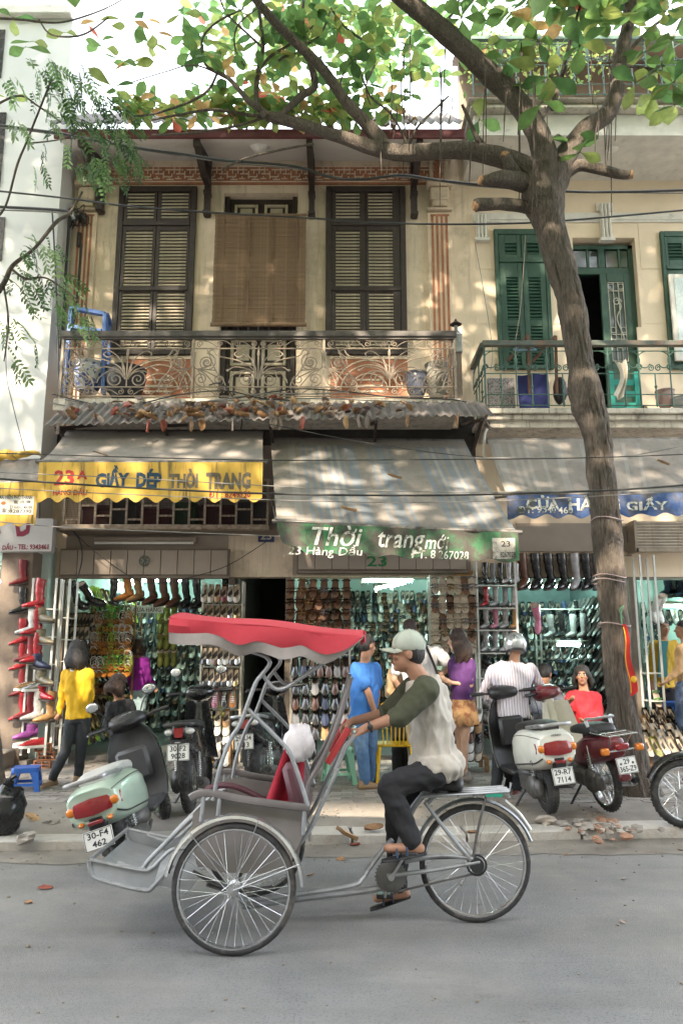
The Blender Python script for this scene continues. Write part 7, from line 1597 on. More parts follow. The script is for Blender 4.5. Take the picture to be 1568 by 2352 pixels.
def person(label, joints, face, skin, top, bottom, hair, hs=1.0, hw=.15, sw=.185, fem=0, vox=.013, extra=None, shoes=None, look=False, lr_=1.0, tilt=0, curl=.6, bare=False, belly=0, fold=.013, grp=None):
    J = {k: P(*v) for k, v in joints.items()}
    base = min((J[k] for k in ('la', 'ra')), key=lambda q: q.z)
    t = thing('person', label, 'person', (base.x, base.y, max(.0, base.z-.07)), grp)
    f = V(face).normalized(); u = V((0, 0, 1)); u = (u+f*tilt); u = (u-f*u.dot(f)).normalized(); r = f.cross(u)
    h = J['hd']; R3 = Matrix((r, f, u)).transposed(); k = hs; q = MB(); ax = lambda a, b_, c: h+(r*a+f*b_+u*c)*k
    q.ell(ax(0,-.012,.028), (.073*k,.092*k,.092*k), 16, 12, R3); q.ell(ax(0,.022,-.04), (.056*k,.066*k,.08*k), 14, 10, R3); q.ell(ax(0,.062,-.093), (.026*k,.022*k,.02*k), 10, 8, R3)
    q.cap(ax(0,.082,.012), ax(0,.106,-.022), .009*k, .014*k, 8); q.ell(ax(0,.078,-.06), (.026*k,.016*k,.014*k), 10, 6, R3)
    for s in (-1, 1): q.ell(ax(s*.073,-.008,-.012), (.010*k,.020*k,.031*k), 8, 8, R3); q.ell(ax(s*.034,.072,-.022), (.022*k,.018*k,.02*k), 8, 6, R3)
    q.ell(ax(0,.074,.03), (.05*k,.014*k,.012*k), 10, 6, R3)
    nb = J['nk']; q.cap(nb-V((0,0,.02)), ax(0,-.02,-.06), .058*k, .054*k, 12)
    torso(q, J, -.08, 1.0, -.024, hw, sw, fem)
    lat = (J['rs']-J['ls']).normalized()
    for s, a in ((-1, 'l'), (1, 'r')):
        ga = lr_*(.8 if top[1] == 'long' else 1); q.cap(J[a+'s'], J[a+'e'], .050*ga, .039*ga, 12); q.cap(J[a+'e'], J[a+'w'], .040*ga, .027*lr_, 12)
        hand(q, J[a+'w'], J.get(a+'f', J[a+'w']*2-J[a+'e'])-J[a+'w'], lat*1.0 if a == 'r' else lat*-1.0, curl, .95*k)
        g_ = lr_*(.68 if bottom[0] == 'pants' else 1); q.cap(J[a+'h'], J[a+'k'], .078*g_, .054*g_, 14); q.cap(J[a+'k'], lerp(J[a+'k'], J[a+'a'], .35), .054*g_, .056*g_, 12); q.cap(lerp(J[a+'k'], J[a+'a'], .35), J[a+'a'], .056*g_, .038*lr_, 12)
        fd = J.get(a+'t', J[a+'a']+V((f.x, f.y, 0)).normalized()*.15+V((0,0,-.05)))-J[a+'a']; fd2 = V((fd.x, fd.y, fd.z)).normalized()
        q.cap(J[a+'a']-V((fd2.x, fd2.y, 0))*.045+V((0,0,-.04)), J[a+'a']+fd2*.15+V((0,0,-.0)), .033, .026, 10)
    body = fuse('body', q, skin, t, vox, 5)
    for s in (-1, 1) if look else ():
        q = MB(); q.ell(ax(s*.031,.083,.004), (.0155*k,.010*k,.0085*k), 10, 6, R3); q.m = 1; q.ell(ax(s*.031,.0895,.004), (.0075*k,.006*k,.0075*k), 8, 6, R3); obj('eye', q, [m_eyew, m_eyed], t)
        q = MB(); q.tube([ax(s*.012,.088,.022), ax(s*.032,.090,.027), ax(s*.05,.076,.021)], .0042*k, 5); obj('eyebrow', q, m_hblk, t)
    if look: q = MB(); q.ell(ax(0,.093,-.052), (.022*k,.006*k,.005*k), 10, 6, R3); q.ell(ax(0,.093,-.062), (.019*k,.006*k,.0055*k), 10, 6, R3); obj('lips', q, m_lip, t)
    # top
    mt, slv, hem = top; q = MB(); torso(q, J, hem, .955 if slv != 'tank' else .90, .016, hw, sw, fem, loose=.025 if slv in ('short', 'long') and not fem else (.03 if slv == 'none' else .02), belly=belly)
    if slv == 'none': q.ell((J['lh']+J['rh'])/2+V((.015, 0, .045)), (.17, .215, .105), 20, 12)
    for a in 'lr':
        if slv == 'tank': q.cap(J[a+'s']+(nb-J[a+'s'])*.35, J[a+'s']+(nb-J[a+'s'])*.2, .05, .045, 10)
        elif slv == 'short': q.cap(J[a+'s'], lerp(J[a+'s'], J[a+'e'], .68), .068*lr_, .070*lr_, 12)
        elif slv == 'three': q.cap(J[a+'s'], J[a+'e'], .072*lr_, .062*lr_, 12); q.cap(J[a+'e'], lerp(J[a+'e'], J[a+'w'], .28), .062*lr_, .058*lr_, 12)
        elif slv == 'none': q.cap(lerp(J[a+'s'], nb, .4), J[a+'s'], .05, .066, 10)
        else: q.cap(J[a+'s'], J[a+'e'], .064*lr_, .052*lr_, 12); q.cap(J[a+'e'], lerp(J[a+'e'], J[a+'w'], .94), .052*lr_, .038*lr_, 12)
    shirt = fuse('shirt', q, mt, t, vox, 3, fold, seed=len(label))
    # bottom
    kind, mb_ = bottom; q = MB()
    if kind == 'pants':
        torso(q, J, -.13, .16, .012, hw, sw, fem)
        for a in 'lr': q.cap(J[a+'h'], J[a+'k'], .098*lr_, .072*lr_, 14); q.cap(J[a+'k'], lerp(J[a+'k'], J[a+'a'], .96), .072*lr_, (.058 if not bare else .052)*lr_, 12)
        fuse('trousers', q, mb_, t, vox, 3, fold*.5, (9, 9, 9), len(label)+3)
    else:
        hc = (J['lh']+J['rh'])/2; rings = []; n = 60
        for i in range(9):
            tt = i/8; z = lerp(hc.z+.09, hc.z-.19, tt); rad = lerp(hw*1.12, hw*1.38, tt)
            rings.append([V((hc.x+(rad+.016*tt*sin(9*a)+.008*tt*sin(23*a))*cos(a), hc.y+(rad*.8+.016*tt*sin(9*a))*sin(a), z+.012*sin(7*a)*tt)) for a in [2*pi*j/n for j in range(n)]])
        q.loft(rings); obj('skirt', q, mb_, t)
    if shoes:
        for a in 'lr':
            q = MB(); fd = J.get(a+'t', J[a+'a']+V((f.x, f.y, 0)).normalized()*.15)-J[a+'a']; fd = V((fd.x, fd.y, 0)).normalized(); c = J[a+'a']+V((0,0,-.045))
            q.cap(c-fd*.05, c+fd*.05, .043, .043, 12); q.cap(c+fd*.05, c+fd*.16+V((0,0,-.012)), .042, .03, 12); q.cap(c-fd*.04+V((0,0,.01)), c-fd*.02+V((0,0,.05)), .042, .045, 10); fuse('shoe', q, shoes, t, .012, 3)
    # hair
    hm, st, ln = hair
    if st:
        q = MB(); q.ell(ax(0,-.02,.045), ((.08 if st == 'short' else .092)*k,.094*k if st == 'short' else .102*k,(.088 if st == 'short' else .094)*k), 16, 12, R3); q.ell(ax(0,-.045,.0), (.078*k,.07*k,.08*k), 14, 10, R3)
        rr = random.Random(len(label)); L = ln; look_ = look
        if st in ('long', 'bob'):
            for j in range(22):
                a = lerp(-1, 1, j/21)*(1.7 if look_ else 2.15); d = -f*cos(a)+r*sin(a); p0 = ax(0,-.015,.05)+d*.06*k; p1 = ax(0,-.02,-.03)+d*.096*k; p2 = ax(0,-.03,-.03)+d*.104*k-u*L*.5; p3 = ax(0,-.03,-.03)+d*.085*k-V((0,0,1))*L*rr.uniform(.85, 1.1)+r*rr.uniform(-.02, .02)
                q.tube(bez([p0, p1, p2, p3], 4), [.028*k]*8+[.026*k, .022*k, .017*k, .010*k, .004], 6)
        fuse('hair', q, hm, t, .011, 2, .004, (30, 30, 8))
    if extra: extra(t, J, ax, R3, k)
    return t, J, ax, R3
m_ndl = cl('navy_denim', (.045,.07,.14), c2=(.09,.13,.22), c2s=4); m_dkden = cl('charcoal_denim', (.03,.034,.04)); m_blkcl = cl('black_cloth', (.016,.016,.018)); m_shbr = M('tan_shoe', (.28,.18,.1), .7); m_shdk = M('dark_shoe', (.05,.03,.028), .6)
Y2 = 8.75
m_yw = cl('mustard_knit', (.62,.36,.012))
def yx(t, J, ax, R3, k):
    q = MB(); c = J['nk']; q.tube([c+V((.08*cos(a), -.02+.055*sin(a), -.005-.05*max(0, -sin(a)))) for a in [2*pi*i/18 for i in range(18)]], .014, 8, closed=True); obj('collar', q, cl('white_collar', (.7,.68,.7)), t)
person('woman in a mustard yellow top and dark jeans standing with her back turned', dict(hd=(180,1496,Y2),nk=(181,1532,Y2),ls=(153,1546,Y2),rs=(205,1546,Y2),le=(142,1600,Y2),re=(209,1600,Y2+.05),lw=(138,1640,Y2+.06),rw=(204,1640,Y2+.2),lf=(131,1652,Y2+.1),lh=(167,1652,Y2),rh=(194,1652,Y2),lk=(152,1722,Y2-.02),rk=(186,1725,Y2+.05),la=(120,1790,Y2),ra=(180,1786,Y2+.12),lt=(106,1800,Y2-.1)), (.15,1,.0), m_sk, (m_yw, 'long', .02), ('pants', m_dkden), (m_hblk, 'long', .17), hw=.125, sw=.15, fem=1, lr_=.84, extra=yx, shoes=m_shbr)
Yp = 11.4
person('long-haired person in a purple top and pale jeans inside the left shop', dict(hd=(320,1482,Yp),nk=(319,1508,Yp),ls=(302,1518,Yp),rs=(336,1518,Yp),le=(296,1552,Yp),re=(340,1552,Yp),lw=(302,1580,Yp+.2),rw=(352,1572,Yp+.1),lh=(310,1590,Yp),rh=(328,1590,Yp),lk=(311,1650,Yp),rk=(324,1650,Yp),la=(309,1712,Yp),ra=(324,1712,Yp)), (.5,1,0), m_sk, (cl('purple_knit', (.28,.02,.30)), 'long', .06), ('pants', cl('pale_denim', (.30,.40,.42))), (m_hbr, 'long', .12), hw=.13, sw=.15, fem=1, lr_=.85)
Yb = 8.6
person('man in a blue polo shirt and jeans looking into the middle shop', dict(hd=(844,1483,Yb),nk=(838,1518,Yb),ls=(818,1535,Yb-.1),rs=(860,1535,Yb+.1),le=(846,1592,Yb-.16),re=(866,1590,Yb+.16),lw=(862,1642,Yb-.12),rw=(862,1640,Yb+.2),lh=(824,1655,Yb-.06),rh=(848,1655,Yb+.06),lk=(832,1728,Yb-.07),rk=(850,1725,Yb+.1),la=(838,1795,Yb-.08),ra=(852,1790,Yb+.12),lt=(858,1808,Yb-.05)), (.75,.6,-.1), m_skd, (cl('blue_polo_knit', (.035,.15,.45)), 'short', -.06), ('pants', cl('mid_blue_denim', (.07,.15,.30), c2=(.16,.26,.42), c2s=4)), (m_hblk, 'short', 0), hw=.15, sw=.19, shoes=m_shbr, belly=1)
Yt = 9.25
person('woman in a tan cardigan half hidden behind the cyclo rider', dict(hd=(935,1502,Yt),nk=(930,1532,Yt),ls=(900,1548,Yt-.05),rs=(948,1548,Yt),le=(894,1592,Yt-.1),re=(955,1592,Yt),lw=(925,1602,Yt-.1),rw=(955,1630,Yt),lh=(912,1640,Yt),rh=(942,1640,Yt),lk=(912,1710,Yt),rk=(938,1710,Yt),la=(912,1778,Yt),ra=(938,1778,Yt)), (.6,.5,0), m_skp, (cl('tan_knit', (.48,.33,.18)), 'long', .05), ('pants', m_blkcl), (m_hbr, 'bob', .06), hw=.14, sw=.16, fem=1, shoes=m_shdk)
Yw = 9.0
def strap(t, J, ax, R3, k):
    q = MB(); pts = [P(968,1465,Yw-.12), P(985,1500,Yw-.2), P(1003,1545,Yw-.2), P(1024,1600,Yw-.17)]
    q.tube(bez(pts, 5), .022, 6, sq=.35); obj('bag_strap', q, m_blkcl, t); q = MB(); q.bar(P(1014,1570,Yw-.18), P(1030,1625,Yw-.17), .06, .03); obj('camera_bag', q, m_blkcl, t)
person('tall brown-haired man in a white T-shirt with a black shoulder strap', dict(hd=(940,1448,Yw),nk=(955,1478,Yw),ls=(920,1496,Yw),rs=(1002,1494,Yw),le=(905,1560,Yw+.05),re=(1034,1530,Yw+.05),lw=(930,1600,Yw+.2),rw=(1000,1560,Yw+.28),lh=(948,1640,Yw),rh=(990,1640,Yw),lk=(950,1715,Yw),rk=(990,1715,Yw),la=(950,1785,Yw),ra=(990,1785,Yw)), (-.1,1,-.2), m_skp, (cl('white_tshirt', (.74,.72,.74)), 'short', -.1), ('pants', cl('pale_trousers', (.5,.5,.52))), (m_hbr, 'short', 0), hw=.16, sw=.21, extra=strap, shoes=m_shbr)
Yv = 8.9
person('woman in a purple tank top and frilled brown skirt with long brown hair', dict(hd=(1048,1470,Yv),nk=(1058,1504,Yv),ls=(1044,1520,Yv-.0),rs=(1078,1518,Yv-.04),le=(1042,1575,Yv+.1),re=(1080,1574,Yv-.06),lw=(1018,1560,Yv+.12),rw=(1036,1568,Yv-.1),lf=(1010,1552,Yv+.12),rf=(1025,1563,Yv-.1),lh=(1050,1625,Yv),rh=(1074,1625,Yv),lk=(1056,1710,Yv+.08),rk=(1065,1712,Yv-.05),la=(1062,1776,Yv+.1),ra=(1066,1778,Yv-.05),rt=(1040,1788,Yv-.05)), (-1,.25,-.15), m_skp, (cl('purple_jersey', (.07,.02,.11)), 'tank', .04), ('skirt', cl('brown_frill_cotton', (.40,.24,.11), c2=(.2,.08,.04), c2s=14)), (m_hbr, 'long', .27), hw=.125, sw=.145, fem=1, lr_=.85, shoes=M('grey_trainer', (.3,.27,.26), .7, var=.3, sc_=30))
Yh = 8.35
m_str = cl('striped_shirt_cotton', (.66,.62,.66)); _t = m_str.node_tree; _b = _t.nodes['Principled BSDF']; _src = _b.inputs['Base Color'].links[0].from_socket
_tc = _t.nodes.new('ShaderNodeTexCoord'); _wv = _t.nodes.new('ShaderNodeTexWave'); _wv.bands_direction = 'X'; _wv.inputs['Scale'].default_value = 11; _wv.inputs['Distortion'].default_value = .4; _rp = _t.nodes.new('ShaderNodeValToRGB'); _rp.color_ramp.elements[0].position = .80; _rp.color_ramp.elements[1].position = .9; _mx = _t.nodes.new('ShaderNodeMix'); _mx.data_type = 'RGBA'
_t.links.new(_tc.outputs['Object'], _wv.inputs[0]); _t.links.new(_wv.outputs['Fac'], _rp.inputs[0]); _t.links.new(_rp.outputs[0], _mx.inputs[0]); _t.links.new(_src, _mx.inputs[6]); _mx.inputs[7].default_value = (.3,.24,.36,1); _t.links.new(_mx.outputs[2], _b.inputs['Base Color'])
m_hel = M('silver_helmet_paint', (.55,.57,.58), .2, .5, var=.08, coat=.8)
def helmet(mat, sl=True):
    def e(t, J, ax, R3, k):
        q = MB(); q.ell(ax(0,-.02,.02), (.128*k,.15*k,.138*k), 22, 16, R3); q.v = [tuple(V(v) if (V(v)-ax(0,0,-.075)).dot(R3.col[2]) > 0 else V(v)-R3.col[2]*(V(v)-ax(0,0,-.075)).dot(R3.col[2])) for v in q.v]; h = obj('helmet', q, mat, t)
        q = MB(); q.lathe([(.090,-.012),(.108,-.012),(.112,.008),(.09,.008)], 24, Matrix.Translation(ax(0,-.02,-.068)) @ R3.to_4x4() @ Matrix.Diagonal((1,1.17,1,1))); obj('helmet_rim', q, m_blkp, h)
        if sl: 
            q = MB(); q.box(ax(-.015,-.158,.05), (.022, .01, .065), R3, b=.004); q.m = 1; q.box(ax(-.015,-.164,.05), (.008, .006, .045), R3, b=.002); obj('helmet_vent', q, [m_blkp, m_chr], h)
    return e
person('man in a striped shirt and silver helmet bending over the white scooter', dict(hd=(1182,1486,Yh+.2),nk=(1178,1522,Yh+.12),ch=(1174,1580,Yh+.03),ls=(1132,1540,Yh+.1),rs=(1218,1536,Yh+.1),le=(1110,1590,Yh+.22),re=(1240,1578,Yh+.25),lw=(1135,1628,Yh+.42),rw=(1248,1600,Yh+.5),lh=(1152,1645,Yh),rh=(1196,1645,Yh),lk=(1146,1728,Yh+.02),rk=(1196,1725,Yh+.05),la=(1138,1812,Yh-.02),ra=(1186,1812,Yh+.0),lt=(1128,1822,Yh+.1),rt=(1180,1832,Yh-.12)), (.05,1,-.35), m_sk, (m_str, 'long', -.06), ('pants', m_dkden), (m_hblk, 'short', 0), hw=.165, sw=.215, extra=helmet(m_hel), shoes=M('oxblood_shoe', (.14,.035,.03), .5), fold=.009)
Yr = 9.5
person('woman in red sitting behind the moped and looking up', dict(hd=(1336,1552,Yr),nk=(1340,1584,Yr),ls=(1310,1600,Yr),rs=(1368,1600,Yr),le=(1302,1645,Yr-.05),re=(1374,1645,Yr-.05),lw=(1325,1668,Yr-.25),rw=(1345,1655,Yr-.28),lh=(1322,1690,Yr),rh=(1356,1690,Yr),lk=(1310,1672,Yr-.42),rk=(1352,1672,Yr-.42),la=(1312,1755,Yr-.4),ra=(1350,1755,Yr-.4)), (-.35,-1,.12), m_sk, (cl('red_knit', (.45,.015,.025)), 'long', .05), ('pants', m_blkcl), (m_hblk, 'bob', .10), hw=.14, sw=.165, fem=1, look=True, vox=.010)
person('grey-hooded person crouching behind the helmeted man', dict(hd=(1252,1548,9.7),nk=(1250,1578,9.7),ls=(1232,1594,9.7),rs=(1280,1592,9.7),le=(1228,1630,9.6),re=(1290,1622,9.5),lw=(1250,1640,9.45),rw=(1306,1612,9.3),lh=(1240,1680,9.75),rh=(1272,1680,9.75),lk=(1242,1655,9.35),rk=(1275,1655,9.35),la=(1245,1740,9.4),ra=(1275,1740,9.4)), (.4,.6,-.3), m_sk, (cl('grey_blue_fleece', (.20,.22,.27)), 'long', .0), ('pants', m_blkcl), (m_hblk, 'short', 0), hw=.15, sw=.18)
Yj = 11.0
person('woman in a mustard jacket over a teal shirt inside the far shop', dict(hd=(1523,1442,Yj),nk=(1523,1468,Yj),ls=(1500,1480,Yj),rs=(1546,1480,Yj),le=(1494,1525,Yj),re=(1552,1525,Yj),lw=(1496,1565,Yj-.05),rw=(1548,1562,Yj-.05),lh=(1510,1578,Yj),rh=(1538,1578,Yj),lk=(1510,1650,Yj),rk=(1538,1650,Yj),la=(1510,1718,Yj),ra=(1538,1718,Yj)), (.1,-1,0), m_sk, (cl('mustard_jacket', (.50,.32,.03)), 'long', -.03), ('pants', m_blkcl), (m_hblk, 'short', 0), hw=.14, sw=.165, fem=1, look=True, vox=.011, extra=lambda t, J, ax, R3, k: [obj('shirt_front', MB().ext([P(1512,1472,Yj-.13), P(1534,1472,Yj-.13), P(1530,1500,Yj-.155), P(1532,1555,Yj-.155), P(1511,1555,Yj-.155), P(1513,1500,Yj-.155)], (0, .03, 0)), cl('teal_cotton', (.04,.19,.20)), t)])
Yq = 10.35
person('person in a tan shirt and jeans at the picture edge by the far shop', dict(hd=(1566,1446,Yq),nk=(1572,1476,Yq),ls=(1562,1492,Yq-.15),rs=(1590,1492,Yq+.1),le=(1556,1540,Yq-.2),re=(1590,1540,Yq+.1),lw=(1532,1562,Yq-.22),rw=(1560,1570,Yq+.1),lh=(1568,1580,Yq-.07),rh=(1588,1580,Yq+.07),lk=(1562,1655,Yq-.07),rk=(1580,1655,Yq+.07),la=(1566,1728,Yq-.07),ra=(1586,1728,Yq+.07)), (-1,.25,0), m_sk, (cl('tan_cotton', (.45,.27,.13)), 'long', -.02), ('pants', m_ndl), (m_hblk, 'short', 0), hw=.14, sw=.17)
Yk = 10.75
person('dark-clad person in a pink helmet inside the white house shop', dict(hd=(24,1466,Yk),nk=(20,1494,Yk),ls=(2,1508,Yk-.05),rs=(38,1508,Yk+.05),le=(0,1560,Yk-.1),re=(44,1555,Yk),lw=(20,1600,Yk-.2),rw=(46,1590,Yk-.15),lh=(10,1600,Yk),rh=(34,1600,Yk),lk=(14,1660,Yk),rk=(36,1660,Yk),la=(22,1705,Yk),ra=(40,1705,Yk)), (.7,-.5,-.2), m_sk, (m_blkcl, 'long', -.05), ('pants', m_blkcl), (m_hblk, 'short', 0), hw=.15, sw=.18, extra=helmet(M('pink_helmet_paint', (.30,.06,.16), .25, var=.4, sc_=14, coat=.7), False), shoes=m_shdk)
person('dark-clad woman crouching behind the pale green scooter', dict(hd=(272,1572,9.6),nk=(276,1604,9.6),ls=(254,1622,9.55),rs=(298,1620,9.65),le=(245,1668,9.45),re=(310,1665,9.5),lw=(270,1692,9.3),rw=(330,1690,9.3),lh=(270,1720,9.6),rh=(296,1720,9.65),lk=(300,1672,9.15),rk=(335,1690,9.25),la=(310,1765,9.1),ra=(362,1770,9.2)), (.3,.5,-.3), m_sk, (m_blkcl, 'long', .0), ('pants', m_blkcl), (m_hbr, 'long', .14), hw=.15, sw=.18, fem=1)
# ------------------------------------------------------------------ the cyclo rider
m_rag = cl('raglan_cream_cotton', (.44,.40,.345)); m_olv = cl('olive_sleeve_cotton', (.055,.058,.032)); m_capm = cl('pale_sage_cap', (.40,.43,.36))
Yn_, Yc2, Yf_2 = 4.70, 4.9, 5.10
def rider(t, J, ax, R3, k):
    # olive raglan sleeves, near and far
    for a, yy in (('l', 0), ('r', 0)):
        q = MB(); q.cap(lerp(J[a+'s'], J['nk'], .55)+V((0,0,-.015)), J[a+'s'], .062, .082, 14); q.cap(J[a+'s'], J[a+'e'], .083, .064, 14); q.cap(J[a+'e'], lerp(J[a+'e'], J[a+'w'], .10), .064, .062, 12); fuse('sleeve', q, m_olv, t, .008, 3, .006, (14, 14, 9), 5)
    # baseball cap: crown, peak, button, strap of dark hair below
    q = MB(); q.ell(ax(0,-.012,.05), (.086*k,.106*k,.092*k), 24, 14, R3); ct = ax(0,0,.018); n = R3.col[2]
    q.v = [tuple(V(v) if (V(v)-ct).dot(n) > 0 else V(v)-n*(V(v)-ct).dot(n)) for v in q.v]; cp = obj('cap', q, m_capm, t)
    q = MB(); q.sheet(lambda u, v: ax(lerp(-1, 1, u)*.078*(1-.25*v), .075*sqrt(max(0,1-(2*u-1)**2*.75))+.095*v*sqrt(max(.05, 1-(2*u-1)**2*.8)), .026-.012*v-.018*(2*u-1)**2), 14, 6, R3.col[2]*.007); obj('cap_peak', q, m_capm, cp)
    q = MB(); q.ell(ax(0,-.012,.143), (.011,.011,.007), 8, 6, R3)
    for j in range(6): q.tube([ax(.0877*k*sin(e)*cos(j*pi/3), -.012+.1077*k*sin(e)*sin(j*pi/3), .05+.0937*k*cos(e)) for e in [.1+1.35*i/8 for i in range(9)]], .0022, 4)
    obj('cap_seam', q, m_capm, cp)
    # watch on the near wrist, sandals
    d = (J['lw']-J['le']).normalized(); a, b_ = frame(d); c = J['lw']-d*.025; q = MB(); q.tube([c+(a*cos(e)+b_*sin(e))*.031 for e in [2*pi*i/16 for i in range(16)]], .008, 6, closed=True); q.ell(c+V((0,-.034,.0)), (.018,.008,.018), 10, 6); obj('wristwatch', q, m_blkp, t)
    for a in 'lr':
        f2 = (J[a+'t']-J[a+'a']); f2 = V((f2.x, f2.y, f2.z*.6)).normalized(); c = J[a+'a']+V((0,0,-.078)); s = f2.cross(V((0,0,1))).normalized(); q = MB()
        rings = [[c+f2*x+s*(w_*cos(e))+V((0,0,.011*sin(e))) for e in [2*pi*i/12 for i in range(12)]] for x, w_ in ((-.075,.02),(-.05,.034),(.03,.036),(.11,.044),(.165,.036),(.185,.012))]; q.loft(rings)
        q.m = 1
        for x in (.04, .10): q.tube([c+f2*x+s*(.042*cos(e))+V((0,0,.012+.058*(1-x*2.2)*sin(e))) for e in [pi*i/10 for i in range(11)]], .014, 6, sq=.35)
        obj('sandal', q, [m_blkp, M('blue_sandal_strap', (.04,.07,.13), .6)], t)
person('cyclo rider in a pale cap and olive-sleeved shirt pedalling', dict(hd=(934,1500,Yc2),nk=(968,1556,Yc2),ch=(990,1650,Yc2),ls=(978,1584,Yn_),rs=(950,1580,Yf_2),le=(919,1645,Yn_-.05),re=(892,1636,Yf_2+.05),lw=(840,1672,Yn_-.05),rw=(812,1656,Yf_2),lf=(812,1692,Yn_-.05),rf=(786,1668,Yf_2),lh=(1002,1772,Yn_+.1),rh=(996,1772,Yf_2-.1),lk=(893,1806,Yn_+.06),rk=(908,1838,Yf_2-.08),la=(946,1932,Yn_+.06),ra=(915,2036,Yf_2-.06),lt=(890,1948,Yn_+.04),rt=(868,2062,Yf_2-.06)), (-1,-.04,.03), m_skd, (m_rag, 'none', -.10), ('pants', m_blkcl), (m_hblk, 'short', 0), hs=1.02, hw=.15, sw=.195, look=True, vox=.0075, extra=rider, curl=1.0, fold=.021, tilt=.0)
# ================================================================== small things
def stool(label, p, w_, h_, mat, rz=0, arch=False):
    t = thing('plastic_stool', label, 'stool', p, None, rz); q = MB(); a = w_*.36; q.loft([[V((x*a*s_, y*a*s_, z)) for x, y in ((-1,-.8),(-.8,-1),(.8,-1),(1,-.8),(1,.8),(.8,1),(-.8,1),(-1,.8))] for s_, z in ((.96,h_-.002),(1.06,h_),(1.1,h_-.02),(1.06,h_-.05),(1.0,h_-.05))]); obj('seat', q, mat, t, local=True)
    for sx in (-1, 1):
        for sy in (-1, 1):
            q = MB(); q.loft([[V((sx*(a*k+e*x), sy*(a*k+e*y), z)) for x, y in ((-1,-1),(.1,-1),(.1,.1),(-1,.1))] for k, e, z in ((1.0,.075,h_-.04),(1.12,.055,h_*.5),(1.28,.045,0))]); obj('leg', q, mat, t, local=True)
    q = MB()
    for sx in (-1, 1):
        q.bar((sx*a*1.16, -a*1.16, h_*.3), (sx*a*1.16, a*1.16, h_*.3), .012, .03); q.bar((-a*1.16, sx*a*1.16, h_*.3), (a*1.16, sx*a*1.16, h_*.3), .012, .03)
    obj('stretcher', q, mat, t, local=True); return t
p = G(58, 1815, .15); stool('low blue plastic stool on the pavement', (p.x, p.y, .15), .34, .24, M('blue_stool_plastic', (.03,.13,.50), .4, var=.1), .25)
p = G(778, 1798, .15); stool('mint green plastic stool with arched sides', (p.x, p.y, .15), .38, .38, M('mint_plastic', (.30,.60,.45), .4, var=.08), .15)
m_ych = M('yellow_plastic', (.72,.45,.01), .35, var=.06); c = P(905, 1700, 8.9); t = thing('plastic_chair', 'yellow plastic chair with slatted back behind the rider', 'chair', (c.x, 8.9, .15))
q = MB(); q.bb(c.x-.2, c.x+.2, 8.72, 9.1, .56, .585, b=.01); obj('seat', q, m_ych, t)
for sx in (-1, 1):
    for yy in (8.72, 9.08): q = MB(); q.bar((c.x+sx*.17, yy, .56), (c.x+sx*.21, yy+(yy-8.9)*.2, .15), .045, .03); obj('leg', q, m_ych, t)
top = lambda u: V((c.x-.16+.32*u, 8.68-.06*sin(pi*u), 1.02+.06*sin(pi*u)))
q = MB(); q.sheet(lambda u, v: lerp(top(u), V((c.x-.16+.32*u, 8.69-.05*sin(pi*u), .90+.03*sin(pi*u))), v), 12, 4, (0, .015, 0)); obj('backrest', q, m_ych, t)
for k in range(7): q = MB(); u = k/6; q.bar(V((c.x-.15+.3*u, 8.695-.05*sin(pi*u), .92)), V((c.x-.13+.26*u, 8.72, .58)), .026, .012); obj('back_slat', q, m_ych, t)
# black rubbish bag, rubble
sr = random.Random(9)
def rock(c, r, mat, nm='stone', sq=.6, sd=0):
    q = MB(); q.ell((0,0,0), (1, 1, sq), 6, 4); q.v = [tuple(V(c)+V(v)*r*(1+.75*NZ.noise(V(v)*1.6+V((sd, 0, 0))))) for v in q.v]; return q
c = G(12, 1915, .08); q = MB(); q.ell((0,0,0), (.16, .15, .2), 22, 16); q.v = [tuple(V((c.x, c.y, .27))+V(v)*(1+.22*NZ.noise(V(v)*11)+.1*NZ.noise(V(v)*30))) for v in q.v]; q.tube(bez([V((c.x, c.y, .45)), V((c.x+.02, c.y-.02, .52)), V((c.x+.06, c.y, .55))]), [.04]*8+[.02]*8+[.05], 8); one('rubbish_bag', 'shiny black rubbish bag slumped at the kerb', 'bag', q, M('black_bin_bag', (.012,.012,.014), .25, var=.2))
m_rub = [M('rubble_brick', (.36,.20,.13), .9, var=.3, rnd=.3), M('rubble_mortar', (.38,.33,.28), .9, var=.25, rnd=.3), M('rubble_concrete', (.30,.27,.24), .9, var=.25)]
for k in range(70):
    a = sr.gauss(1395, 38); b_ = sr.gauss(1902, 11); s = abs(sr.gauss(.02, .014))+.01; c = G(a, b_, .085)
    o = one('rubble_piece', 'small broken piece of masonry in the rubble heap on the kerb', 'rubble', rock((c.x, c.y, .085+s*.35), s, None, sd=k), m_rub[k % 3 if k % 5 else 0], 'rubble heap on the kerb', smooth=0)
for (x, y, s, m, lab) in ((1257,1893,.085,1,'pale lump of broken plaster at the kerb'),(1290,1897,.05,2,'small grey lump beside the plaster'),(1330,1893,.06,2,'flat grey lump left of the rubble heap'),(120,1898,.07,2,'chunk of paving by the blue stool'),(60,1935,.085,2,'cement lump beside the rubbish bag'),(115,1832,.09,2,'loose paver edge behind the stool')):
    c = G(x, y, .08); one('masonry_lump', lab, 'rubble', rock((c.x, c.y, .085+s*.35), s, None, sq=.5, sd=x), m_rub[m], smooth=0)
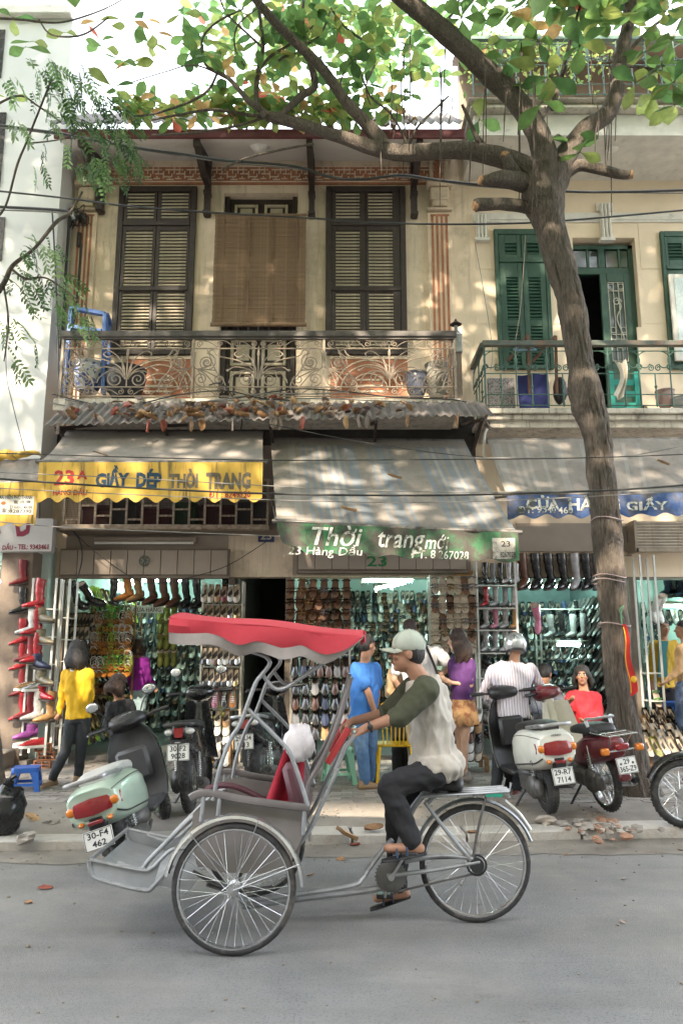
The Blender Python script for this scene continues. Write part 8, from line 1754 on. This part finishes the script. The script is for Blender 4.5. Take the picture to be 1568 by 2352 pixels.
# dead leaves
m_dl = [M('dry_leaf_brown', (.30,.16,.07), .7, var=.3, sc_=14, rnd=.3), M('dry_leaf_tan', (.45,.28,.14), .7, var=.3, sc_=14, rnd=.3), M('dry_leaf_grey', (.33,.26,.22), .8, var=.3, rnd=.3), M('dry_leaf_red', (.30,.08,.05), .6, var=.3)]
dlm = []
for v_ in range(4):
    L, Wd = (.2,.12), (.22,.13); q = MB(); q.sheet(lambda u, v: V((.2*(u-.5), .12*(v-.5)*2*.5*sin(pi*min(1, max(.04, u*.9+.06)))**.8, .05*(1+.3*v_)*((v-.5)**2*(1.5+v_*.5))+.016*sin(u*3+v_)+.018*NZ.noise(V((u*4, v*4, v_))))), 8, 6); dlm.append([q.mesh('dead_leaf', m, smooth=80) for m in m_dl])
def dleaf(p, k, label, grp, rot=None, mi=None):
    o = bpy.data.objects.new('dead_leaf', dlm[sr.randrange(4)][mi if mi is not None else sr.choice((0,0,1,1,2,2,3))]); link(o); o.location = p; o.rotation_euler = rot or (sr.gauss(0, .4), sr.gauss(0, .4), sr.uniform(0, 6.3)); o.scale = (k, k, k); o.scale.z = k*(.45 if grp is None else .8); tag(o, label, 'leaf', grp)
for k in range(150):
    cx = sr.choice((230, 390, 480, 520, 700, 830, 930, 560, 640)); x = lerp(ax0+.1, ax1-.5, min(1, max(0, (sr.gauss(cx, 75)-120)/1000))); v = min(1, abs(sr.gauss(.35, .3))); dleaf(V((x, lerp(YA0, YA1, v), tin_z(x, v)+.035+sr.uniform(0, .03))), sr.uniform(.5, .95), 'curled dead leaf lying on the corrugated awning roof', 'dead leaves on the corrugated roof')
for k in range(14): x = lerp(ax0, ax1, sr.random()); dleaf(V((x, YA0-.02, tin_z(x, 0)-.05)), .8, 'withered leaf hanging from the edge of the corrugated awning roof', 'withered leaves at the roof edge', (sr.uniform(-.5,.5), 1.4, sr.uniform(0,6)))
for k in range(26): dleaf(P(sr.uniform(560, 960), sr.uniform(262, 292), YE+.25)+V((0,0,.02)), .8, 'dead leaf caught on the eave of the old roof', 'dead leaves on the old eave')
for (x, y, z, k, mi, lab) in ((795,1920,.09,.62*1.9,1,'long curled tan leaf on the kerb'),(858,1905,.1,1.0,0,'broad reddish brown leaf standing against the kerb'),(815,1943,.005,.9,3,'curled purple-edged leaf in the gutter'),(782,1976,.0,.7,0,'small twisted brown leaf on the road'),(713,2012,.0,.5,1,'tiny pale leaf on the road'),(105,2042,.0,.9,3,'flat reddish leaf on the road left of the cyclo'),(66,2075,.0,.6,0,'thin brown leaf sliver on the road'),(1432,2020,.0,.5,2,'dead leaf on the road right of the cyclo'),(1430,2120,.0,.5,2,'pale fleck of leaf on the road'),(1085,1915,.1,.7,0,'brown leaf on the kerb behind the rear wheel'),(75,1882,.12,1.0,1,'crumpled pale leaf on the pavement'),(1300,1965,.0,.4,0,'leaf crumb in the gutter'),(1562,1955,.0,.6,1,'tan leaf in the gutter at the picture edge'),(232,1046,0,0,0,''),):
    if k: c = G(x, y, z); dleaf(V((c.x, c.y, z+.006)), k*(.85 if y < 1930 else .55), lab, None, (sr.gauss(0,.2), sr.gauss(0,.2), sr.uniform(-.6,.6)), mi)
for (x, y, Y, lab) in ((232,1050,8.62,'crumpled leaf on the rail of the lettered yellow valance'),(905,1102,8.75,'flat tan leaf on the striped awning'),(800,1178,8.0,'pair of curled leaves low on the striped awning'),(1520,1070,9.0,'scrap of leaf on the right-hand grey awning')):
    dleaf(P(x, y, Y)+V((0,-.02,.03)), .9, lab, None, (.3, .2, .3), 1)
# pebbles and crumbs of dirt along the gutter and road, past counting
q = MB()
for k in range(900):
    x = sr.uniform(-5, 5); y = ky(x)-abs(sr.gauss(0, .35)) if k < 600 else sr.uniform(3.2, 6.6); s = abs(sr.gauss(0, .005))+.002; r_ = MB().ell((x, y, s*.4), (s, s*sr.uniform(.6,1.2), s*.6), 5, 4); q.v_off = 0; q.add(r_.v, r_.f)
for k in range(260): x = sr.uniform(-5, 5); s = abs(sr.gauss(0, .006))+.003; y = ky(x)+sr.uniform(.28, 1.0); r_ = MB().ell((x, y, .15), (s, s, s*.6), 5, 4); q.add(r_.v, r_.f)
o = obj('road_grit', q, M('road_grit', (.24,.2,.16), .95, rnd=.2)); o['kind'] = 'stuff'
# bamboo blind
m_bl = M('bamboo_blind', (.23,.145,.085), .85, var=.25, sc_=5, bump=.3, bs=20, stretch=(1,1,14), dirt=((.14,.085,.05), 4, .5, .8), streak=((.33,.22,.13), .5, .8)); YBl = F-.28
a, c, z0, z1 = rect(491, 493, 702, 741, YBl); bl_ = thing('bamboo_blind', 'brown bamboo blind hung before the balcony door', 'blind', ((a+c)/2, YBl, z0))
me = MB().bb(-(c-a)/2, (c-a)/2, -.004, .004, 0, (z1-z0)/84*.86).mesh('blind_slat', m_bl)
for k in range(84): inst('blind_slat', me, bl_, V(((a+c)/2+sr.uniform(-.004,.004), YBl+.012*sin(k*.12)+sr.uniform(-.002,.002), z0+(z1-z0)*k/84))-org(bl_), (0, sr.uniform(-.002,.002), 0))
q = MB(); q.bb(a+.004, c-.004, YBl+.018, YBl+.02, z0, z1); obj('backing_cloth', q, m_bl, bl_)
for u in (.1, .37, .63, .9): q = MB(); x = lerp(a, c, u); q.bb(x-.006, x+.006, YBl-.018, YBl-.006, z0, z1); obj('blind_cord', q, M('blind_string', (.2,.12,.07), .9), bl_)
q = MB(); q.tube([(a-.02, YBl, z0-.03), (c+.02, YBl, z0-.03)], .03, 10); q.tube([(a-.01, YBl, z1), (c+.01, YBl, z1)], .016, 8); obj('roller', q, m_bl, bl_)
# things on the old balcony
m_bfr = M('faded_blue_paint', (.07,.15,.38), .6, var=.2, dirt=((.2,.2,.22), 6, .6, .85)); Yo = 10.3
t = thing('blue_frame', 'blue painted wooden chair frame on the old balcony', 'chair', P(200, 905, Yo).to_tuple()); q = MB()
A, B, C, D = P(165,708,Yo), P(243,722,Yo-.1), P(238,905,Yo-.1), P(150,905,Yo)
for p0, p1 in ((A, B), (B, C), (P(168,752,Yo), P(236,762,Yo-.1)), (P(142,835,Yo), P(240,835,Yo-.1)), (A, D)): q.bar(p0, p1, .10, .05)
q.bar(B, P(252,745,Yo+.3), .09, .05); q.bar(P(250,745,Yo+.3), P(250,900,Yo+.3), .07, .05); obj('frame_bar', q, m_bfr, t)
def pot(label, x0, x1, y0, y1, Y, mat, prof=None, m2=None):
    a, c, z0, z1 = rect(x0, y0, x1, y1, Y); r_ = (c-a)/2; h_ = z1-z0; q = MB(); T = Matrix.Translation(((a+c)/2, Y, z0))
    q.lathe([(0, 0), (r_*.6, 0), (r_*.85, h_*.3), (r_, h_*.7), (r_*.92, h_*.9), (r_, h_*.95), (r_*1.02, h_), (r_*.9, h_), (r_*.85, h_*.9), (0, h_*.88)], 24, T); return one('pot', label, 'pot', q, mat)
pot('blue and white ceramic jar on the old balcony', 168, 240, 836, 900, 10.25, M('blue_white_ceramic', (.5,.5,.48), .25, c2=(.05,.08,.25), c2s=9, c2t=(.48,.54), coat=.5)); pot('round dark pot on the old balcony', 240, 335, 850, 915, 10.3, M('dark_pot', (.04,.04,.045), .5, var=.3))
pot('blue glazed jar by the pilaster', 930, 982, 858, 912, 10.3, M('slate_glaze', (.14,.15,.2), .35, var=.3)); pot('grey lidded basin by the pilaster', 975, 1030, 838, 912, 10.3, M('grey_glaze', (.25,.24,.2), .5, var=.3, dirt=((.1,.1,.08), 6, .5, .7)))
# metal lantern stove pipe on the corner
c = P(1048, 800, 10.0); t = thing('metal_lantern', 'grey sheet-metal lantern with a small hood at the balcony corner', 'lantern', P(1048, 812, 10.0).to_tuple()); z = lambda y: P(1048, y, 10.0).z; q = MB()
q.bb(c.x-.075, c.x+.075, 9.94, 10.09, z(812), z(772), b=.01); q.lathe([(.105, z(772)), (.03, z(758)), (.03, z(748))], 4, Matrix.Translation((c.x, 10.01, 0)) @ Matrix.Rotation(pi/4, 4, 'Z')); obj('lantern_box', q, m_alu, t); q = MB(); q.lathe([(.085, z(745)), (.03, z(738)), (.008, z(732)), (0, z(731))], 16, Matrix.Translation((c.x, 10.01, 0))); obj('lantern_hood', q, m_brown, t); q = MB(); q.bb(c.x-.05, c.x+.06, 9.97, 10.1, P(1048,930,10).z, z(812)-.002); obj('lantern_post', q, m_pier, t)
# things on the green balcony
q = MB(); A = P(1190, 868, 10.1); q.sheet(lambda u, v: lerp(lerp(P(1188,862,10.05), P(1258,858,10.05), u), lerp(P(1192,938,10.0), P(1262,938,10.0), u), v)+V((0, .02*sin(u*9+v*4), 0)), 14, 10, (0, .02, 0)); one('dark_blue_bag', 'dark blue cloth bag standing on the green balcony', 'bag', q, cl('navy_bag', (.03,.035,.14)))
q = MB(); q.bb(P(1120,900,10.2).x, P(1182,900,10.2).x, 10.2, 10.25, P(1150,938,10.2).z, P(1150,868,10.2).z, b=.01); one('terrazzo_slab', 'speckled terrazzo slab leaning on the green balcony', 'slab', q, M('terrazzo', (.38,.34,.33), .6, c2=(.12,.1,.1), c2s=60, c2t=(.5,.56)))
q = MB(); q.ell(P(1285, 898, 10.1), (.1, .09, .2), 14, 10); q.v = [tuple(V(v)+V((.02*NZ.noise(V(v)*9), 0, .02*NZ.noise(V(v)*13)))) for v in q.v]; one('rubbish_bag', 'black bag beside the trunk on the green balcony', 'bag', q, M('black_bag', (.015,.015,.018), .35))
q = MB(); q.sheet(lambda u, v: V((P(1424,870,YR-.06).x+.15*(u-.5)*(1-.45*sin(pi*v))+.05*sin(v*4), YR-.07+.03*sin(u*11+v*3), lerp(P(1424,830,YR).z, P(1424,912,YR).z, v)-.05*sin(u*pi))), 12, 14, (0, .006, 0)); one('white_rag', 'white rag knotted on the green railing', 'rag', q, cl('white_rag_cotton', (.62,.57,.48)))
t = thing('teal_chair', 'teal wooden chair behind the green railing', 'chair', P(1430, 938, 10.4).to_tuple()); q = MB(); a, c, z0, z1 = rect(1405, 872, 1462, 938, 10.4); m_tl = M('teal_paint', (.02,.30,.24), .5, var=.15)
for x in (a, c): q = MB(); q.bb(x-.03, x+.03, 10.38, 10.44, z0, z1+.12); obj('leg', q, m_tl, t)
for zz_ in (.1, .5, .9): q = MB(); q.bb(a+.03, c-.03, 10.39, 10.43, lerp(z0, z1, zz_)-.04, lerp(z0, z1, zz_)+.04); obj('back_slat', q, m_tl, t)
pot('pinkish pot on the green balcony near the picture edge', 1505, 1548, 898, 935, 10.2, M('pink_pot', (.36,.24,.22), .6, var=.2)); pot('grey plastic basin on the green balcony', 1540, 1590, 915, 938, 10.1, M('grey_basin', (.4,.4,.4), .5))
q = MB(); hz_ = P(1205, 800, 10.0); q.tube(bez([hz_+V((-.16,0,-.03)), hz_+V((-.06,0,.04)), hz_+V((0,0,.075)), hz_+V((.06,0,.04)), hz_+V((.16,0,-.03))]), .011, 6); q.tube([hz_+V((-.16,0,-.03)), hz_+V((.16,0,-.03))], .011, 6); q.tube(bez([hz_+V((0,0,.075)), hz_+V((0,0,.1)), hz_+V((.03,0,.12))]), .005, 5); one('clothes_hanger', 'pale blue plastic hanger on the green balcony line', 'hanger', q, M('pale_blue_plastic', (.25,.38,.55), .4))
for k, (x0, y0, x1, y1) in enumerate(((1165,830,1212,770),(1222,830,1275,772))): q = MB(); q.bar(P(x0,y0,10.1), P(x1,y1,10.0), .035, .035); q.bar(P(x1,y1,10.0), P(x1+3,905,10.0), .035, .035); one('timber_bracket', ['rusty timber prop leaning left of the hanger', 'rusty timber prop leaning right of the hanger'][k], 'prop', q, M('rusty_timber_%d' % k, (.18,.09,.06), .8, var=.3))
# plants on the terrace and a spray of green
tp = thing('terrace_plants', 'potted climbing plants spilling over the upper terrace railing', 'plant', (P(1300, 150, 10).x, 10.1, zu2)); q = MB(); rr = random.Random(77)
for k in range(900):
    p = P(rr.choice((rr.gauss(1180, 35), rr.gauss(1330, 60), rr.gauss(1100, 20), rr.gauss(1270, 30))), rr.gauss(110, 45), 10.0+rr.uniform(-.15,.4)); rot = Matrix((V((rr.uniform(-1,1), rr.uniform(-1,1), rr.uniform(-1,1))).normalized(), V((0,1,0)), V((0,0,1)))).transposed(); q.m = rr.randrange(2); s = rr.uniform(.03,.06); d = V((rr.uniform(-1,1), rr.uniform(-1,1), rr.uniform(-1,.6))).normalized(); y = d.cross(V((.3,.2,1))).normalized(); q.add([p, p+d*s+y*s*.5, p+d*s*2, p+d*s-y*s*.5], [(0,1,2,3)])
o = obj('foliage', q, [m_lf[0], m_lf[2]], tp); o['kind'] = 'stuff'

bpy.data.objects.remove(tmp_o); bpy.data.scenes.remove(tmp_sc); bpy.data.batch_remove(tmp_me)
